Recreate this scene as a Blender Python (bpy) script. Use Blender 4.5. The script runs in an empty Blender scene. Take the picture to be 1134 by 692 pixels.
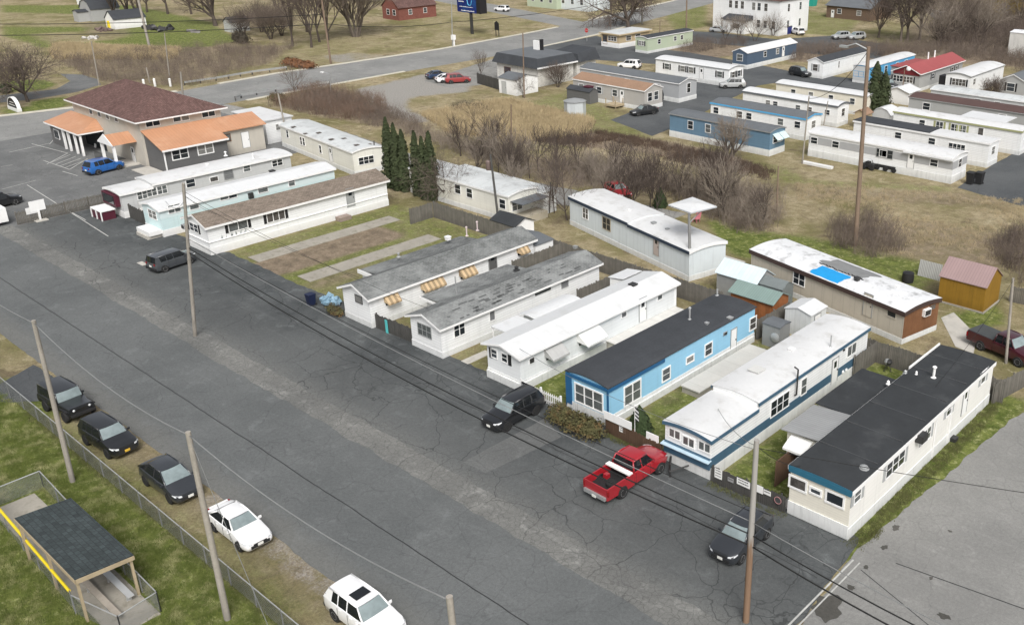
import bpy, math, random
import numpy as np
from mathutils import Vector, Matrix
random.seed(11); RNG = np.random.default_rng(5)
scene = bpy.context.scene
C = scene.collection
PI = math.pi
# ------------------------------------------------------------------ camera calibration
CAMZ = 34.0
PW, PH = 1134.0, 692.0
FOC, CX, CY = 1074.48, 725.15, 311.18
YAW, PITCH, ROLL = math.radians(129.4886), math.radians(22.4429), math.radians(-0.32055)
_f = Vector((math.cos(YAW)*math.cos(PITCH), math.sin(YAW)*math.cos(PITCH), -math.sin(PITCH)))
_r = _f.cross(Vector((0, 0, 1))).normalized(); _d = _f.cross(_r)
CR = math.cos(ROLL)*_r + math.sin(ROLL)*_d
CD = -math.sin(ROLL)*_r + math.cos(ROLL)*_d
CF = _f
CAMP = Vector((0, 0, CAMZ))
cam = bpy.data.cameras.new('camera'); camo = bpy.data.objects.new('camera', cam); C.objects.link(camo)
camo.matrix_world = Matrix(((CR.x, -CD.x, -CF.x, 0), (CR.y, -CD.y, -CF.y, 0), (CR.z, -CD.z, -CF.z, CAMZ), (0, 0, 0, 1)))
cam.sensor_fit = 'HORIZONTAL'; cam.sensor_width = 36.0
cam.lens = 36.0*FOC/PW
cam.shift_x = (PW/2 - CX)/PW
cam.shift_y = (CY - PH/2)/PW
cam.clip_end = 6000; cam.clip_start = 0.5
scene.camera = camo

def ray(px, py):
    return CR*((px-CX)/FOC) + CD*((py-CY)/FOC) + CF
def g(px, py, z=0.0):           # surveyed point of the photograph -> place on the plane of height z
    d = ray(px, py); t = (z-CAMZ)/d.z
    return CAMP + d*t
def onx(px, py, x):
    d = ray(px, py); return CAMP + d*(x/d.x)
def ony(px, py, y):
    d = ray(px, py); return CAMP + d*(y/d.y)
def gp(pts, z=0.0):
    return [g(p[0], p[1], z) for p in pts]

# ------------------------------------------------------------------ materials
MATS = {}
def srgb(r, gg, b):
    f = lambda c: (c/255/12.92 if c/255 <= .04045 else ((c/255+.055)/1.055)**2.4)
    return (f(r), f(gg), f(b))
def mat(name, col, rough=.7, var=.15, scale=1.5, metal=0.0, bump=0.0, pat=None, period=.2, line=.1, dark=.6, streak=0.0, spots=None, spec=.4, warp=0., var2=0.):
    if name in MATS: return MATS[name]
    m = bpy.data.materials.new(name); m.use_nodes = True; MATS[name] = m
    nt = m.node_tree; N = nt.nodes; L = nt.links
    b = N['Principled BSDF']; b.inputs['Roughness'].default_value = rough; b.inputs['Metallic'].default_value = metal
    b.inputs['Specular IOR Level'].default_value = spec
    tc = N.new('ShaderNodeTexCoord'); vec = tc.outputs['Object']
    def math_(op, a, bb=None, c=None):
        n = N.new('ShaderNodeMath'); n.operation = op
        for i, v in enumerate((a, bb, c)):
            if v is None: continue
            if isinstance(v, (int, float)): n.inputs[i].default_value = v
            else: L.new(v, n.inputs[i])
        return n.outputs[0]
    def noise(sc, det=4, rgh=.6, v=None):
        n = N.new('ShaderNodeTexNoise'); n.inputs['Scale'].default_value = sc; n.inputs['Detail'].default_value = det; n.inputs['Roughness'].default_value = rgh
        L.new(v or vec, n.inputs['Vector']); return n.outputs['Fac']
    f = noise(scale)
    # brightness factor = 1 + var*(2f-1)*1.6
    k = math_('MULTIPLY_ADD', f, 3.2*var, 1-1.6*var)
    if var2:
        k = math_('MULTIPLY', k, math_('MULTIPLY_ADD', noise(scale*9, 3), 3.2*var2, 1-1.6*var2))
    if streak:
        mp = N.new('ShaderNodeMapping'); mp.inputs['Scale'].default_value = (3.5, 3.5, .25); L.new(vec, mp.inputs['Vector'])
        s = noise(1.0, 5, .65, mp.outputs[0])
        s = math_('SMOOTHSTEP', s, .5, .78) if False else s
        mr = N.new('ShaderNodeMapRange'); mr.inputs[1].default_value = .52; mr.inputs[2].default_value = .8; L.new(s, mr.inputs[0])
        k = math_('MULTIPLY', k, math_('MULTIPLY_ADD', mr.outputs[0], -streak, 1.0))
        sz = N.new('ShaderNodeSeparateXYZ'); L.new(vec, sz.inputs[0]); gr = N.new('ShaderNodeMapRange'); gr.interpolation_type = 'SMOOTHSTEP'; gr.inputs[1].default_value = 0; gr.inputs[2].default_value = 1.0; gr.inputs[3].default_value = .30+streak*.3; gr.inputs[4].default_value = 0; L.new(sz.outputs[2], gr.inputs[0])
        k = math_('MULTIPLY', k, math_('SUBTRACT', 1.0, math_('MULTIPLY', gr.outputs[0], noise(2.2, 4, .7))))
    hgt = None
    if pat in ('z', 'x', 'y', 'xy'):
        sx = N.new('ShaderNodeSeparateXYZ'); L.new(vec, sx.inputs[0])
        src = {'z': sx.outputs[2], 'x': sx.outputs[0], 'y': sx.outputs[1], 'xy': math_('ADD', sx.outputs[0], sx.outputs[1])}[pat]
        fr = math_('FRACT', math_('DIVIDE', math_('ADD', src, 100.0), period))
        ln = math_('LESS_THAN', fr, line)
        k = math_('MULTIPLY', k, math_('MULTIPLY_ADD', ln, dark-1, 1.0)); hgt = fr
        # each board a little different
        fl = math_('FLOOR', math_('DIVIDE', math_('ADD', src, 100.0), period))
        wn = N.new('ShaderNodeTexWhiteNoise'); wn.noise_dimensions = '1D'; L.new(fl, wn.inputs['W'])
        k = math_('MULTIPLY', k, math_('MULTIPLY_ADD', wn.outputs['Value'], var*.7, 1-var*.35))
    if pat == 'shingle':
        bt = N.new('ShaderNodeTexBrick'); bt.inputs['Scale'].default_value = 1.0
        bt.inputs['Brick Width'].default_value = .33; bt.inputs['Row Height'].default_value = period
        bt.inputs['Mortar Size'].default_value = .012; bt.inputs['Color1'].default_value = (1.18, 1.18, 1.18, 1); bt.inputs['Color2'].default_value = (.78, .78, .78, 1); bt.inputs['Mortar'].default_value = (.5, .5, .5, 1)
        mp = N.new('ShaderNodeMapping'); mp.inputs['Rotation'].default_value = (0, 0, line); L.new(vec, mp.inputs['Vector']); L.new(mp.outputs[0], bt.inputs['Vector'])
        k = math_('MULTIPLY', k, bt.outputs['Color'])
    if pat == 'brick':
        bt = N.new('ShaderNodeTexBrick'); bt.inputs['Scale'].default_value = 1.0
        bt.inputs['Brick Width'].default_value = .4; bt.inputs['Row Height'].default_value = .15
        bt.inputs['Color1'].default_value = (1.15, 1.1, 1.1, 1); bt.inputs['Color2'].default_value = (.8, .8, .8, 1); bt.inputs['Mortar'].default_value = (1.4, 1.5, 1.6, 1)
        sx = N.new('ShaderNodeSeparateXYZ'); L.new(vec, sx.inputs[0]); cb = N.new('ShaderNodeCombineXYZ')
        L.new(math_('ADD', sx.outputs[0], sx.outputs[1]), cb.inputs[0]); L.new(sx.outputs[2], cb.inputs[1]); L.new(cb.outputs[0], bt.inputs['Vector'])
        k = math_('MULTIPLY', k, bt.outputs['Color'])
    mx = N.new('ShaderNodeVectorMath'); mx.operation = 'SCALE'; mx.inputs[0].default_value = col; L.new(k, mx.inputs['Scale'])
    out = mx.outputs[0]
    if spots:        # (colour, scale, threshold low, high)
        sf = noise(spots[1], 5, .65); mr = N.new('ShaderNodeMapRange'); mr.inputs[1].default_value = spots[2]; mr.inputs[2].default_value = spots[3]; L.new(sf, mr.inputs[0])
        mm = N.new('ShaderNodeMix'); mm.data_type = 'RGBA'; L.new(mr.outputs[0], mm.inputs[0]); L.new(out, mm.inputs[6]); mm.inputs[7].default_value = (*spots[0], 1); out = mm.outputs[2]
    L.new(out, b.inputs['Base Color'])
    if bump:
        bn = N.new('ShaderNodeBump'); bn.inputs['Strength'].default_value = bump; bn.inputs['Distance'].default_value = .03
        L.new(hgt if hgt is not None else noise(scale*12, 3), bn.inputs['Height']); L.new(bn.outputs[0], b.inputs['Normal'])
    return m

def glass(name, col=(.02, .025, .03), rough=.08):
    return mat(name, col, rough, var=.35, scale=.9, spec=.6)

# ------------------------------------------------------------------ mesh builder
class MB:
    def __init__(s): s.v = []; s.f = []; s.mi = []
    def add(s, vs, fs, mi=0):
        o = len(s.v); s.v += [tuple(p) for p in vs]; s.f += [tuple(i+o for i in f) for f in fs]; s.mi += [mi]*len(fs); return s
    def box(s, x0, x1, y0, y1, z0, z1, mi=0, M=None):
        vs = [Vector((x, y, z)) for z in (z0, z1) for x, y in ((x0, y0), (x1, y0), (x1, y1), (x0, y1))]
        if M: vs = [M @ p for p in vs]
        return s.add(vs, [(3, 2, 1, 0), (4, 5, 6, 7), (0, 1, 5, 4), (1, 2, 6, 5), (2, 3, 7, 6), (3, 0, 4, 7)], mi)
    def poly(s, pts, mi=0): return s.add(pts, [tuple(range(len(pts)))], mi)
    def prism(s, pts, d, mi=0):      # polygon extruded by vector d
        n = len(pts); d = Vector(d); a = [Vector(p) for p in pts]; vs = a+[p+d for p in a]
        fs = [tuple(reversed(range(n))), tuple(range(n, 2*n))]+[(i, (i+1) % n, n+(i+1) % n, n+i) for i in range(n)]
        return s.add(vs, fs, mi)
    def tube(s, path, rad, n=8, mi=0, caps=True):
        path = [Vector(p) for p in path]; m = len(path)
        if not hasattr(rad, '__len__'): rad = [rad]*m
        vs = []; t0 = (path[1]-path[0]).normalized()
        u = t0.cross(Vector((0, 0, 1))) if abs(t0.z) < .95 else t0.cross(Vector((1, 0, 0)))
        u.normalize()
        for i, p in enumerate(path):
            t = (path[min(i+1, m-1)]-path[max(i-1, 0)]).normalized()
            u = (u-t*u.dot(t)).normalized(); w = t.cross(u)
            vs += [p+(u*math.cos(2*PI*k/n)+w*math.sin(2*PI*k/n))*rad[i] for k in range(n)]
        fs = [(i*n+k, i*n+(k+1) % n, (i+1)*n+(k+1) % n, (i+1)*n+k) for i in range(m-1) for k in range(n)]
        if caps: fs += [tuple(reversed(range(n))), tuple(range((m-1)*n, m*n))]
        return s.add(vs, fs, mi)
    def cyl(s, p0, p1, r0, r1=None, n=12, mi=0): return s.tube([p0, p1], [r0, r0 if r1 is None else r1], n, mi)
    def loft(s, rings, mi=0, closed=True, caps=True):
        n = len(rings[0]); vs = [p for r in rings for p in r]; m = len(rings)
        rg = range(n) if closed else range(n-1)
        fs = [(i*n+k, i*n+(k+1) % n, (i+1)*n+(k+1) % n, (i+1)*n+k) for i in range(m-1) for k in rg]
        if caps and closed: fs += [tuple(reversed(range(n))), tuple(range((m-1)*n, m*n))]
        return s.add(vs, fs, mi)
    def lathe(s, prof, c, axis='y', n=18, mi=0):   # prof: (r, h)
        rings = []
        for r, h in prof:
            ring = []
            for k in range(n):
                a = 2*PI*k/n
                p = {'y': (r*math.cos(a), h, r*math.sin(a)), 'z': (r*math.cos(a), r*math.sin(a), h), 'x': (h, r*math.cos(a), r*math.sin(a))}[axis]
                ring.append(Vector(c)+Vector(p))
            rings.append(ring)
        return s.loft(rings, mi)
    def build(s, name, mats, parent=None, smooth=False, local=False, loc=None):
        me = bpy.data.meshes.new(name)
        off = Vector((0, 0, 0))
        if parent is not None and not local: off = ORG[parent.name]
        if loc is not None: off = Vector(loc)
        me.from_pydata([(p[0]-off.x, p[1]-off.y, p[2]-off.z) for p in s.v], [], s.f)
        if not isinstance(mats, (list, tuple)): mats = [mats]
        for m in mats: me.materials.append(m)
        if len(mats) > 1: me.polygons.foreach_set('material_index', s.mi)
        if smooth:
            me.polygons.foreach_set('use_smooth', [True]*len(me.polygons))
            if smooth != 'all':
                try: me.set_sharp_from_angle(angle=math.radians(38))
                except Exception: pass
        me.update()
        o = bpy.data.objects.new(name, me); C.objects.link(o)
        if parent is not None: o.parent = parent; ORG[o.name] = ORG.get(parent.name, Vector())
        if loc is not None: o.location = loc; ORG[o.name] = Vector(loc)
        return o
ORG = {}
def thing(name, label, cat, loc=(0, 0, 0), rz=0, group=None):
    o = bpy.data.objects.new(name, None); C.objects.link(o); o.location = loc; o.rotation_euler = (0, 0, rz); o.empty_display_size = .5
    o['label'] = label; o['category'] = cat
    if group: o['group'] = group
    ORG[o.name] = Vector(loc); return o
def single(name, mb, m, label, cat, group=None, smooth=False):
    xs = [p[0] for p in mb.v]; ys = [p[1] for p in mb.v]; zs = [p[2] for p in mb.v]
    o = mb.build(name, m, smooth=smooth, loc=((min(xs)+max(xs))/2, (min(ys)+max(ys))/2, min(zs)))
    o['label'] = label; o['category'] = cat
    if group: o['group'] = group
    return o
def struct(name, mb, m):
    o = mb.build(name, m); o['kind'] = 'structure'; return o

# ------------------------------------------------------------------ palette
WHITE = mat('white_siding', (.79, .80, .80), .6, var=.05, scale=.6, pat='z', period=.22, line=.12, dark=.70, streak=.14, bump=.25)
WHITE_PLAIN = mat('white_paint', (.78, .78, .77), .6, var=.04, scale=2, streak=.08)
WHITE_SKIRT = mat('white_skirt_panel', (.70, .71, .70), .65, var=.07, scale=1.2, streak=.25, pat='xy', period=.4, line=.04, dark=.85)
SKIRT_DIRTY = mat('weathered_skirt', (.56, .56, .53), .75, var=.15, scale=1.4, streak=.35)
CREAM = mat('cream_siding', (.72, .69, .60), .65, var=.04, scale=.8, pat='z', period=.16, line=.1, dark=.82, streak=.1, bump=.2)
IVORY = mat('ivory_metal_siding', (.76, .75, .715), .55, var=.05, scale=.7, pat='z', period=.3, line=.05, dark=.85, streak=.14)
BEIGE = mat('beige_panel_siding', (.47, .43, .36), .65, var=.08, scale=.6, pat='x', period=1.22, line=.02, dark=.6, streak=.2)
PALEBLUE = mat('pale_blue_siding', (.60, .65, .67), .6, var=.06, scale=.7, pat='x', period=.6, line=.05, dark=.82, streak=.2)
SKYBLUE = mat('sky_blue_siding', (.27, .52, .70), .55, var=.05, scale=.5, streak=.1, pat='z', period=.3, line=.04, dark=.88)
NAVYTRIM = mat('dark_blue_trim', (.02, .10, .22), .5, var=.1)
STEELBLUE = mat('steel_blue_band', (.055, .115, .175), .5, var=.1, scale=.8, streak=.15)
TEALBLUE = mat('teal_blue_band', (.03, .13, .20), .5, var=.08, scale=2)
AQUA = mat('aqua_siding', (.53, .67, .68), .6, var=.05, scale=.7, pat='z', period=.25, line=.06, dark=.85, streak=.12)
GREYSIDE = mat('light_grey_siding', (.50, .51, .51), .6, var=.05, scale=.6, pat='z', period=.25, line=.06, dark=.82, streak=.15)
MIDGREY = mat('grey_vinyl_siding', (.36, .365, .36), .65, var=.05, scale=.7, pat='z', period=.18, line=.1, dark=.8)
DKGREY = mat('charcoal_siding', (.115, .115, .115), .65, var=.06, scale=.7, pat='z', period=.18, line=.1, dark=.75)
TANSIDE = mat('tan_stucco', (.47, .44, .385), .8, var=.06, scale=.8, streak=.12)
PALEYELLOW = mat('pale_yellow_siding', (.70, .695, .635), .6, var=.06, scale=.6, pat='z', period=.3, line=.05, dark=.86, streak=.2)
PALEGREEN = mat('pale_green_siding', (.42, .48, .36), .6, var=.05, scale=.6, pat='z', period=.25, line=.06, dark=.85)
FARBLUE = mat('faded_blue_siding', (.125, .215, .30), .6, var=.08, scale=.5, streak=.15, pat='z', period=.3, line=.05, dark=.85)
SLATEBLUE = mat('slate_blue_siding', (.075, .11, .16), .6, var=.06, scale=.7, pat='z', period=.25, line=.07, dark=.8)
BRIGHTBLUE = mat('bright_blue_siding', (.10, .36, .62), .6, var=.06, scale=.7, pat='z', period=.25, line=.06, dark=.85)
BROWNWOOD = mat('brown_wood_siding', (.17, .078, .036), .7, var=.2, scale=1.2, pat='xy', period=.2, line=.06, dark=.6, streak=.25)
MUSTARD = mat('mustard_shed_siding', (.235, .13, .014), .7, var=.12, scale=.8, pat='xy', period=.3, line=.05, dark=.75, streak=.35)
REDBROWN = mat('redwood_shed_siding', (.27, .10, .035), .75, var=.25, scale=1.5, pat='xy', period=.15, line=.09, dark=.55, streak=.35)
GREYWOOD = mat('weathered_grey_fence_wood', (.15, .14, .122), .85, var=.25, scale=1.3, pat='xy', period=.14, line=.10, dark=.5, streak=.3)
DKWOOD = mat('dark_grey_fence_wood', (.075, .073, .068), .85, var=.25, scale=1.3, pat='xy', period=.15, line=.1, dark=.5, streak=.3)
BROWNFENCE = mat('brown_fence_wood', (.105, .062, .038), .8, var=.2, scale=1.2, pat='x', period=.16, line=.08, dark=.55, streak=.25)
POLEWOOD = mat('grey_pole_wood', (.30, .275, .24), .85, var=.2, scale=1.0, streak=.45, var2=.12)
POLEBROWN = mat('brown_pole_wood', (.20, .145, .105), .85, var=.2, scale=1.0, streak=.4, var2=.12)
LUMBER = mat('treated_lumber', (.38, .31, .205), .8, var=.15, scale=1.5, streak=.2)
R_BLACK = mat('black_membrane_roof', (.037, .040, .043), .85, var=.22, scale=.5, bump=.15, var2=.07, spots=((.075, .078, .08), .45, .55, .85), spec=.2)
R_CHAR = mat('charcoal_roof', (.05, .054, .06), .85, var=.16, scale=.6, bump=.2, var2=.12, pat='x', period=.9, line=.02, dark=1.15, spec=.2)
R_WHITE = mat('white_coated_roof', (.60, .605, .605), .5, var=.04, scale=.5, spots=((.36, .35, .32), .7, .52, .88), var2=.04)
R_WHITE2 = mat('white_metal_roof', (.61, .62, .625), .45, var=.03, scale=.6, pat='y', period=2.4, line=.012, dark=.85, spots=((.46, .46, .44), .6, .53, .88), var2=.03)
R_WORN = mat('worn_white_roof', (.66, .67, .68), .6, var=.1, scale=.5, spots=((.24, .24, .24), .9, .53, .75), var2=.08)
R_WORNL = mat('streaked_light_roof', (.52, .54, .54), .6, var=.14, scale=.35, spots=((.27, .27, .27), .7, .5, .8), pat='x', period=1.4, line=.03, dark=.75)
R_GREYSH = mat('grey_shingle_roof', (.155, .162, .16), .9, var=.2, scale=.45, pat='shingle', period=.16, line=PI/2, spots=((.27, .28, .275), .35, .48, .8), var2=.12, bump=.2, spec=.2)
R_GREYSH2 = mat('patched_grey_shingle_roof', (.18, .187, .185), .9, var=.18, scale=.4, pat='shingle', period=.16, line=PI/2, spots=((.28, .29, .285), .4, .45, .8), var2=.12, bump=.2, spec=.2)
R_BROWNSH = mat('brown_shingle_roof', (.20, .165, .135), .9, var=.18, scale=.7, pat='shingle', period=.16, line=PI/2, var2=.22, bump=.2, spec=.2)
R_MAROONSH = mat('maroon_shingle_roof', (.125, .075, .067), .9, var=.2, scale=.5, pat='shingle', period=.25, line=0, var2=.22, bump=.2, spec=.2)
R_DARKSH = mat('dark_shingle_roof', (.045, .056, .058), .9, var=.25, scale=.8, pat='shingle', period=.26, line=0, var2=.22, bump=.3, spec=.25)
R_SLATE = mat('slate_grey_roof', (.115, .125, .135), .85, var=.15, scale=.5, var2=.1)
R_ORANGE = mat('orange_brown_shingle_roof', (.26, .165, .11), .9, var=.15, scale=.5, var2=.12)
R_BROWN = mat('dark_brown_roof', (.085, .05, .045), .8, var=.15, scale=.4, var2=.08)
R_RED = mat('red_metal_roof', (.30, .07, .07), .5, var=.08, scale=.4, pat='y', period=.5, line=.06, dark=.8)
COPPER = mat('copper_metal_roof', (.45, .235, .135), .45, var=.08, scale=.4, pat='y', period=.42, line=.07, dark=.72, spots=((.52, .31, .20), .5, .5, .8))
COPPERX = mat('copper_metal_roof_across', (.45, .235, .135), .45, var=.08, scale=.4, pat='x', period=.42, line=.07, dark=.72, spots=((.52, .31, .20), .5, .5, .8))
R_PINK = mat('faded_pink_metal_roof', (.29, .205, .20), .55, var=.08, scale=.6, pat='x', period=.25, line=.12, dark=.75)
R_TEAL = mat('teal_metal_roof', (.19, .26, .24), .55, var=.08, scale=.8, pat='x', period=.22, line=.12, dark=.75)
R_PALE = mat('pale_blue_metal_roof', (.55, .64, .68), .5, var=.08, scale=.8, streak=.1, pat='x', period=.4, line=.06, dark=.8)
R_RIB = mat('grey_ribbed_metal_roof', (.28, .285, .285), .5, var=.1, scale=.8, pat='y', period=.22, line=.14, dark=.65)
TARP = mat('bright_blue_tarp', (.012, .28, .62), .5, var=.08, scale=2, bump=.3)
GLASS = glass('window_glass'); GLASSL = mat('curtained_window_glass', (.10, .11, .11), .15, var=.5, scale=1.8, spec=.6)
SCREEN = mat('window_screen', (.16, .165, .17), .5, var=.2, scale=2)
BLACK = mat('black_shutter', (.015, .015, .017), .6, var=.1)
GREYSHUT = mat('grey_shutter', (.38, .39, .39), .6, var=.08, pat='z', period=.08, line=.25, dark=.75)
GREYMETAL = mat('grey_metal', (.33, .34, .34), .5, var=.1, metal=.3)
GALV = mat('galvanized_steel', (.42, .43, .43), .45, var=.15, metal=.4)
DKMETAL = mat('dark_metal', (.03, .03, .03), .5, var=.1)
RUBBER = mat('black_rubber', (.018, .018, .018), .85, var=.15)
CONC = mat('concrete', (.44, .42, .38), .9, var=.12, scale=.7, var2=.06, spots=((.26, .25, .22), .9, .52, .8))
CONCD = mat('weathered_concrete', (.30, .28, .24), .9, var=.18, scale=.6, var2=.08, spots=((.16, .145, .11), 1.2, .5, .75))
AWNTAN = mat('tan_striped_awning', (.50, .37, .22), .6, var=.1, pat='y', period=.5, line=.5, dark=.55)
AWNGREY = mat('grey_awning', (.42, .42, .41), .55, var=.1, pat='y', period=.12, line=.3, dark=.8)
AWNWHITE = mat('white_awning', (.76, .76, .74), .5, var=.06, pat='y', period=.12, line=.25, dark=.92)
MAROON = mat('maroon_paint', (.075, .012, .025), .6, var=.1)
OLIVE = mat('olive_trim', (.32, .33, .17), .6, var=.1)
CANOPYGREY = mat('canopy_edge_grey', (.40, .42, .44), .5, var=.08)
# ================================================================== GROUND
def noise_node(nt, vec, sc, det=4, rgh=.6, dist=0):
    n = nt.nodes.new('ShaderNodeTexNoise'); n.inputs['Scale'].default_value = sc; n.inputs['Detail'].default_value = det
    n.inputs['Roughness'].default_value = rgh; n.inputs['Distortion'].default_value = dist; nt.links.new(vec, n.inputs['Vector']); return n.outputs['Fac']
class NT:
    def __init__(s, name, rough=.9, spec=.25):
        s.m = bpy.data.materials.new(name); s.m.use_nodes = True; s.nt = s.m.node_tree; s.b = s.nt.nodes['Principled BSDF']
        s.b.inputs['Roughness'].default_value = rough; s.b.inputs['Specular IOR Level'].default_value = spec
        s.tc = s.nt.nodes.new('ShaderNodeTexCoord'); s.vec = s.tc.outputs['Object']
        sx = s.nt.nodes.new('ShaderNodeSeparateXYZ'); s.nt.links.new(s.vec, sx.inputs[0]); s.X, s.Y, s.Z = sx.outputs
    def noise(s, sc, det=4, rgh=.6, dist=0, v=None): return noise_node(s.nt, v or s.vec, sc, det, rgh, dist)
    def math(s, op, *a):
        n = s.nt.nodes.new('ShaderNodeMath'); n.operation = op
        for i, v in enumerate(a):
            if isinstance(v, (int, float)): n.inputs[i].default_value = v
            else: s.nt.links.new(v, n.inputs[i])
        return n.outputs[0]
    def ramp(s, v, a, b, c=0., d=1., smooth=True):
        n = s.nt.nodes.new('ShaderNodeMapRange'); n.interpolation_type = 'SMOOTHSTEP' if smooth else 'LINEAR'
        for i, q in enumerate((a, b, c, d)): n.inputs[i+1].default_value = q
        s.nt.links.new(v, n.inputs[0]); return n.outputs[0]
    def mix(s, f, a, b, mode='MIX'):
        n = s.nt.nodes.new('ShaderNodeMix'); n.data_type = 'RGBA'; n.blend_type = mode
        for i, v in ((0, f), (6, a), (7, b)):
            if isinstance(v, (int, float)): n.inputs[i].default_value = v
            elif isinstance(v, tuple): n.inputs[i].default_value = (*v, 1) if len(v) == 3 else v
            else: s.nt.links.new(v, n.inputs[i])
        return n.outputs[2]
    def mapping(s, scale=(1, 1, 1), rot=(0, 0, 0)):
        n = s.nt.nodes.new('ShaderNodeMapping'); n.inputs['Scale'].default_value = scale; n.inputs['Rotation'].default_value = rot; s.nt.links.new(s.vec, n.inputs['Vector']); return n.outputs[0]
    def finish(s, colr, hgt=None, strength=.3, dist=.05):
        s.nt.links.new(colr, s.b.inputs['Base Color'])
        if hgt is not None:
            bn = s.nt.nodes.new('ShaderNodeBump'); bn.inputs['Strength'].default_value = strength; bn.inputs['Distance'].default_value = dist
            s.nt.links.new(hgt, bn.inputs['Height']); s.nt.links.new(bn.outputs[0], s.b.inputs['Normal'])
        return s.m
    def voronoi_edge(s, sc, v=None, warp=.0, wsc=1.0):
        n = s.nt.nodes.new('ShaderNodeTexVoronoi'); n.feature = 'DISTANCE_TO_EDGE'; n.inputs['Scale'].default_value = sc
        src = v or s.vec
        if warp:
            nn = s.nt.nodes.new('ShaderNodeTexNoise'); nn.inputs['Scale'].default_value = wsc; nn.inputs['Detail'].default_value = 4; s.nt.links.new(src, nn.inputs['Vector'])
            vm = s.nt.nodes.new('ShaderNodeVectorMath'); vm.operation = 'SCALE'; vm.inputs['Scale'].default_value = warp; s.nt.links.new(nn.outputs['Color'], vm.inputs[0])
            va = s.nt.nodes.new('ShaderNodeVectorMath'); va.operation = 'ADD'; s.nt.links.new(src, va.inputs[0]); s.nt.links.new(vm.outputs[0], va.inputs[1]); src = va.outputs[0]
        s.nt.links.new(src, n.inputs['Vector']); return n.outputs['Distance']

def ground_material():
    t = NT('ground_grass_and_soil', .95, .15)
    at = t.nt.nodes.new('ShaderNodeAttribute'); at.attribute_name = 'cover'
    sp = t.nt.nodes.new('ShaderNodeSeparateColor'); t.nt.links.new(at.outputs['Color'], sp.inputs[0])
    n1 = t.noise(.12, 5); n2 = t.noise(.9, 5, .65); n3 = t.noise(6.0, 4, .7); n4 = t.noise(22, 3, .7)
    dead = t.mix(t.ramp(n2, .3, .7), (.225, .185, .11), (.385, .325, .215))
    olive = t.mix(t.ramp(n1, .35, .65), (.165, .15, .066), (.245, .205, .11))
    base = t.mix(t.ramp(n1, .3, .7), olive, dead)
    lush = t.mix(t.ramp(n2, .32, .68), (.066, .092, .018), (.165, .19, .052))
    lush = t.mix(t.ramp(t.noise(1.9, 6, .78), .50, .68), lush, (.33, .335, .155))
    mott = t.noise(.33, 6, .72, .8); base = t.mix(t.math('MULTIPLY', t.ramp(mott, .52, .68), .75), base, (.13, .10, .068)); base = t.mix(t.math('MULTIPLY', t.ramp(mott, .34, .46, 1, 0), .6), base, (.40, .35, .235))
    brown = t.mix(t.ramp(n2, .3, .7), (.15, .118, .085), (.27, .215, .155))
    grav = t.mix(t.ramp(n3, .3, .7), (.20, .19, .17), (.37, .355, .33))
    def w(ch, lo=.25, hi=.75, amp=.7):
        a = t.math('ADD', ch, t.math('MULTIPLY_ADD', n2, amp, -amp/2)); a = t.math('ADD', a, t.math('MULTIPLY_ADD', n3, .4, -.2)); return t.ramp(a, lo, hi)
    c = t.mix(w(sp.outputs[0]), base, lush)
    c = t.mix(w(sp.outputs[1]), c, brown)
    c = t.mix(w(sp.outputs[2]), c, grav)
    k = t.math('MULTIPLY', t.math('MULTIPLY_ADD', t.noise(5.0, 5, .8), 1.7, .15), t.math('MULTIPLY_ADD', n4, 1.3, .35))
    vm = t.nt.nodes.new('ShaderNodeVectorMath'); vm.operation = 'SCALE'; t.nt.links.new(c, vm.inputs[0]); t.nt.links.new(k, vm.inputs['Scale'])
    return t.finish(vm.outputs[0], t.math('ADD', n3, n4), .9, .08)

def inside(poly, X, Y):
    r = np.zeros(X.shape, bool); n = len(poly)
    for i in range(n):
        x1, y1 = poly[i][:2]; x2, y2 = poly[(i+1) % n][:2]
        c = ((y1 > Y) != (y2 > Y)) & (X < (x2-x1)*(Y-y1)/((y2-y1) if y2 != y1 else 1e-9)+x1)
        r ^= c
    return r
gx = np.arange(-380, 42, 1.0); gy = np.arange(-30, 372, 1.0)
GX, GY = np.meshgrid(gx, gy, indexing='ij')
COV = np.zeros((3,)+GX.shape)
def cover(ch, val, pts=None, world=None, feather=2, sub=False):
    poly = world if world else [(p.x, p.y) for p in gp(pts)]
    m = inside(poly, GX, GY).astype(float)
    for _ in range(feather):
        p = np.pad(m, 1, mode='edge'); m = (p[:-2, 1:-1]+p[2:, 1:-1]+p[1:-1, :-2]+p[1:-1, 2:]+2*p[1:-1, 1:-1])/6
    COV[ch] = COV[ch]*(1-m)+val*m
R_ = lambda x0, x1, y0, y1: [(x0, y0), (x1, y0), (x1, y1), (x0, y1)]
cover(0, .95, world=R_(-380, 42, -30, 17.6), feather=1)
cover(0, .42, world=R_(-380, 42, 17.2, 19.0), feather=1)
cover(1, .50, world=R_(-70, -20, 18.3, 21.3), feather=1); cover(0, .42, world=R_(-70, -20, 18.0, 20.6), feather=1)
cover(2, .50, world=R_(-52, -20, 19.4, 22), feather=1)
cover(0, .80, world=R_(-76, -68, 17.5, 21), feather=1)
cover(0, .9, world=R_(-20.3, -17.5, 40, 64), feather=1)
cover(0, .78, world=R_(-29.5, -23.6, 40, 63), feather=1)
cover(0, .66, world=R_(-38.4, -33, 41.5, 60), feather=1)
cover(1, .55, world=R_(-37, -33, 52, 60), feather=1)
cover(0, .9, world=R_(-46.5, -42.0, 41.5, 60), feather=1)
cover(0, .45, world=R_(-55.0, -50, 41, 60), feather=1)
cover(0, .45, world=R_(-63.6, -58.5, 41, 60), feather=1)
cover(0, .55, world=R_(-89, -67.5, 41, 63), feather=1)
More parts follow.
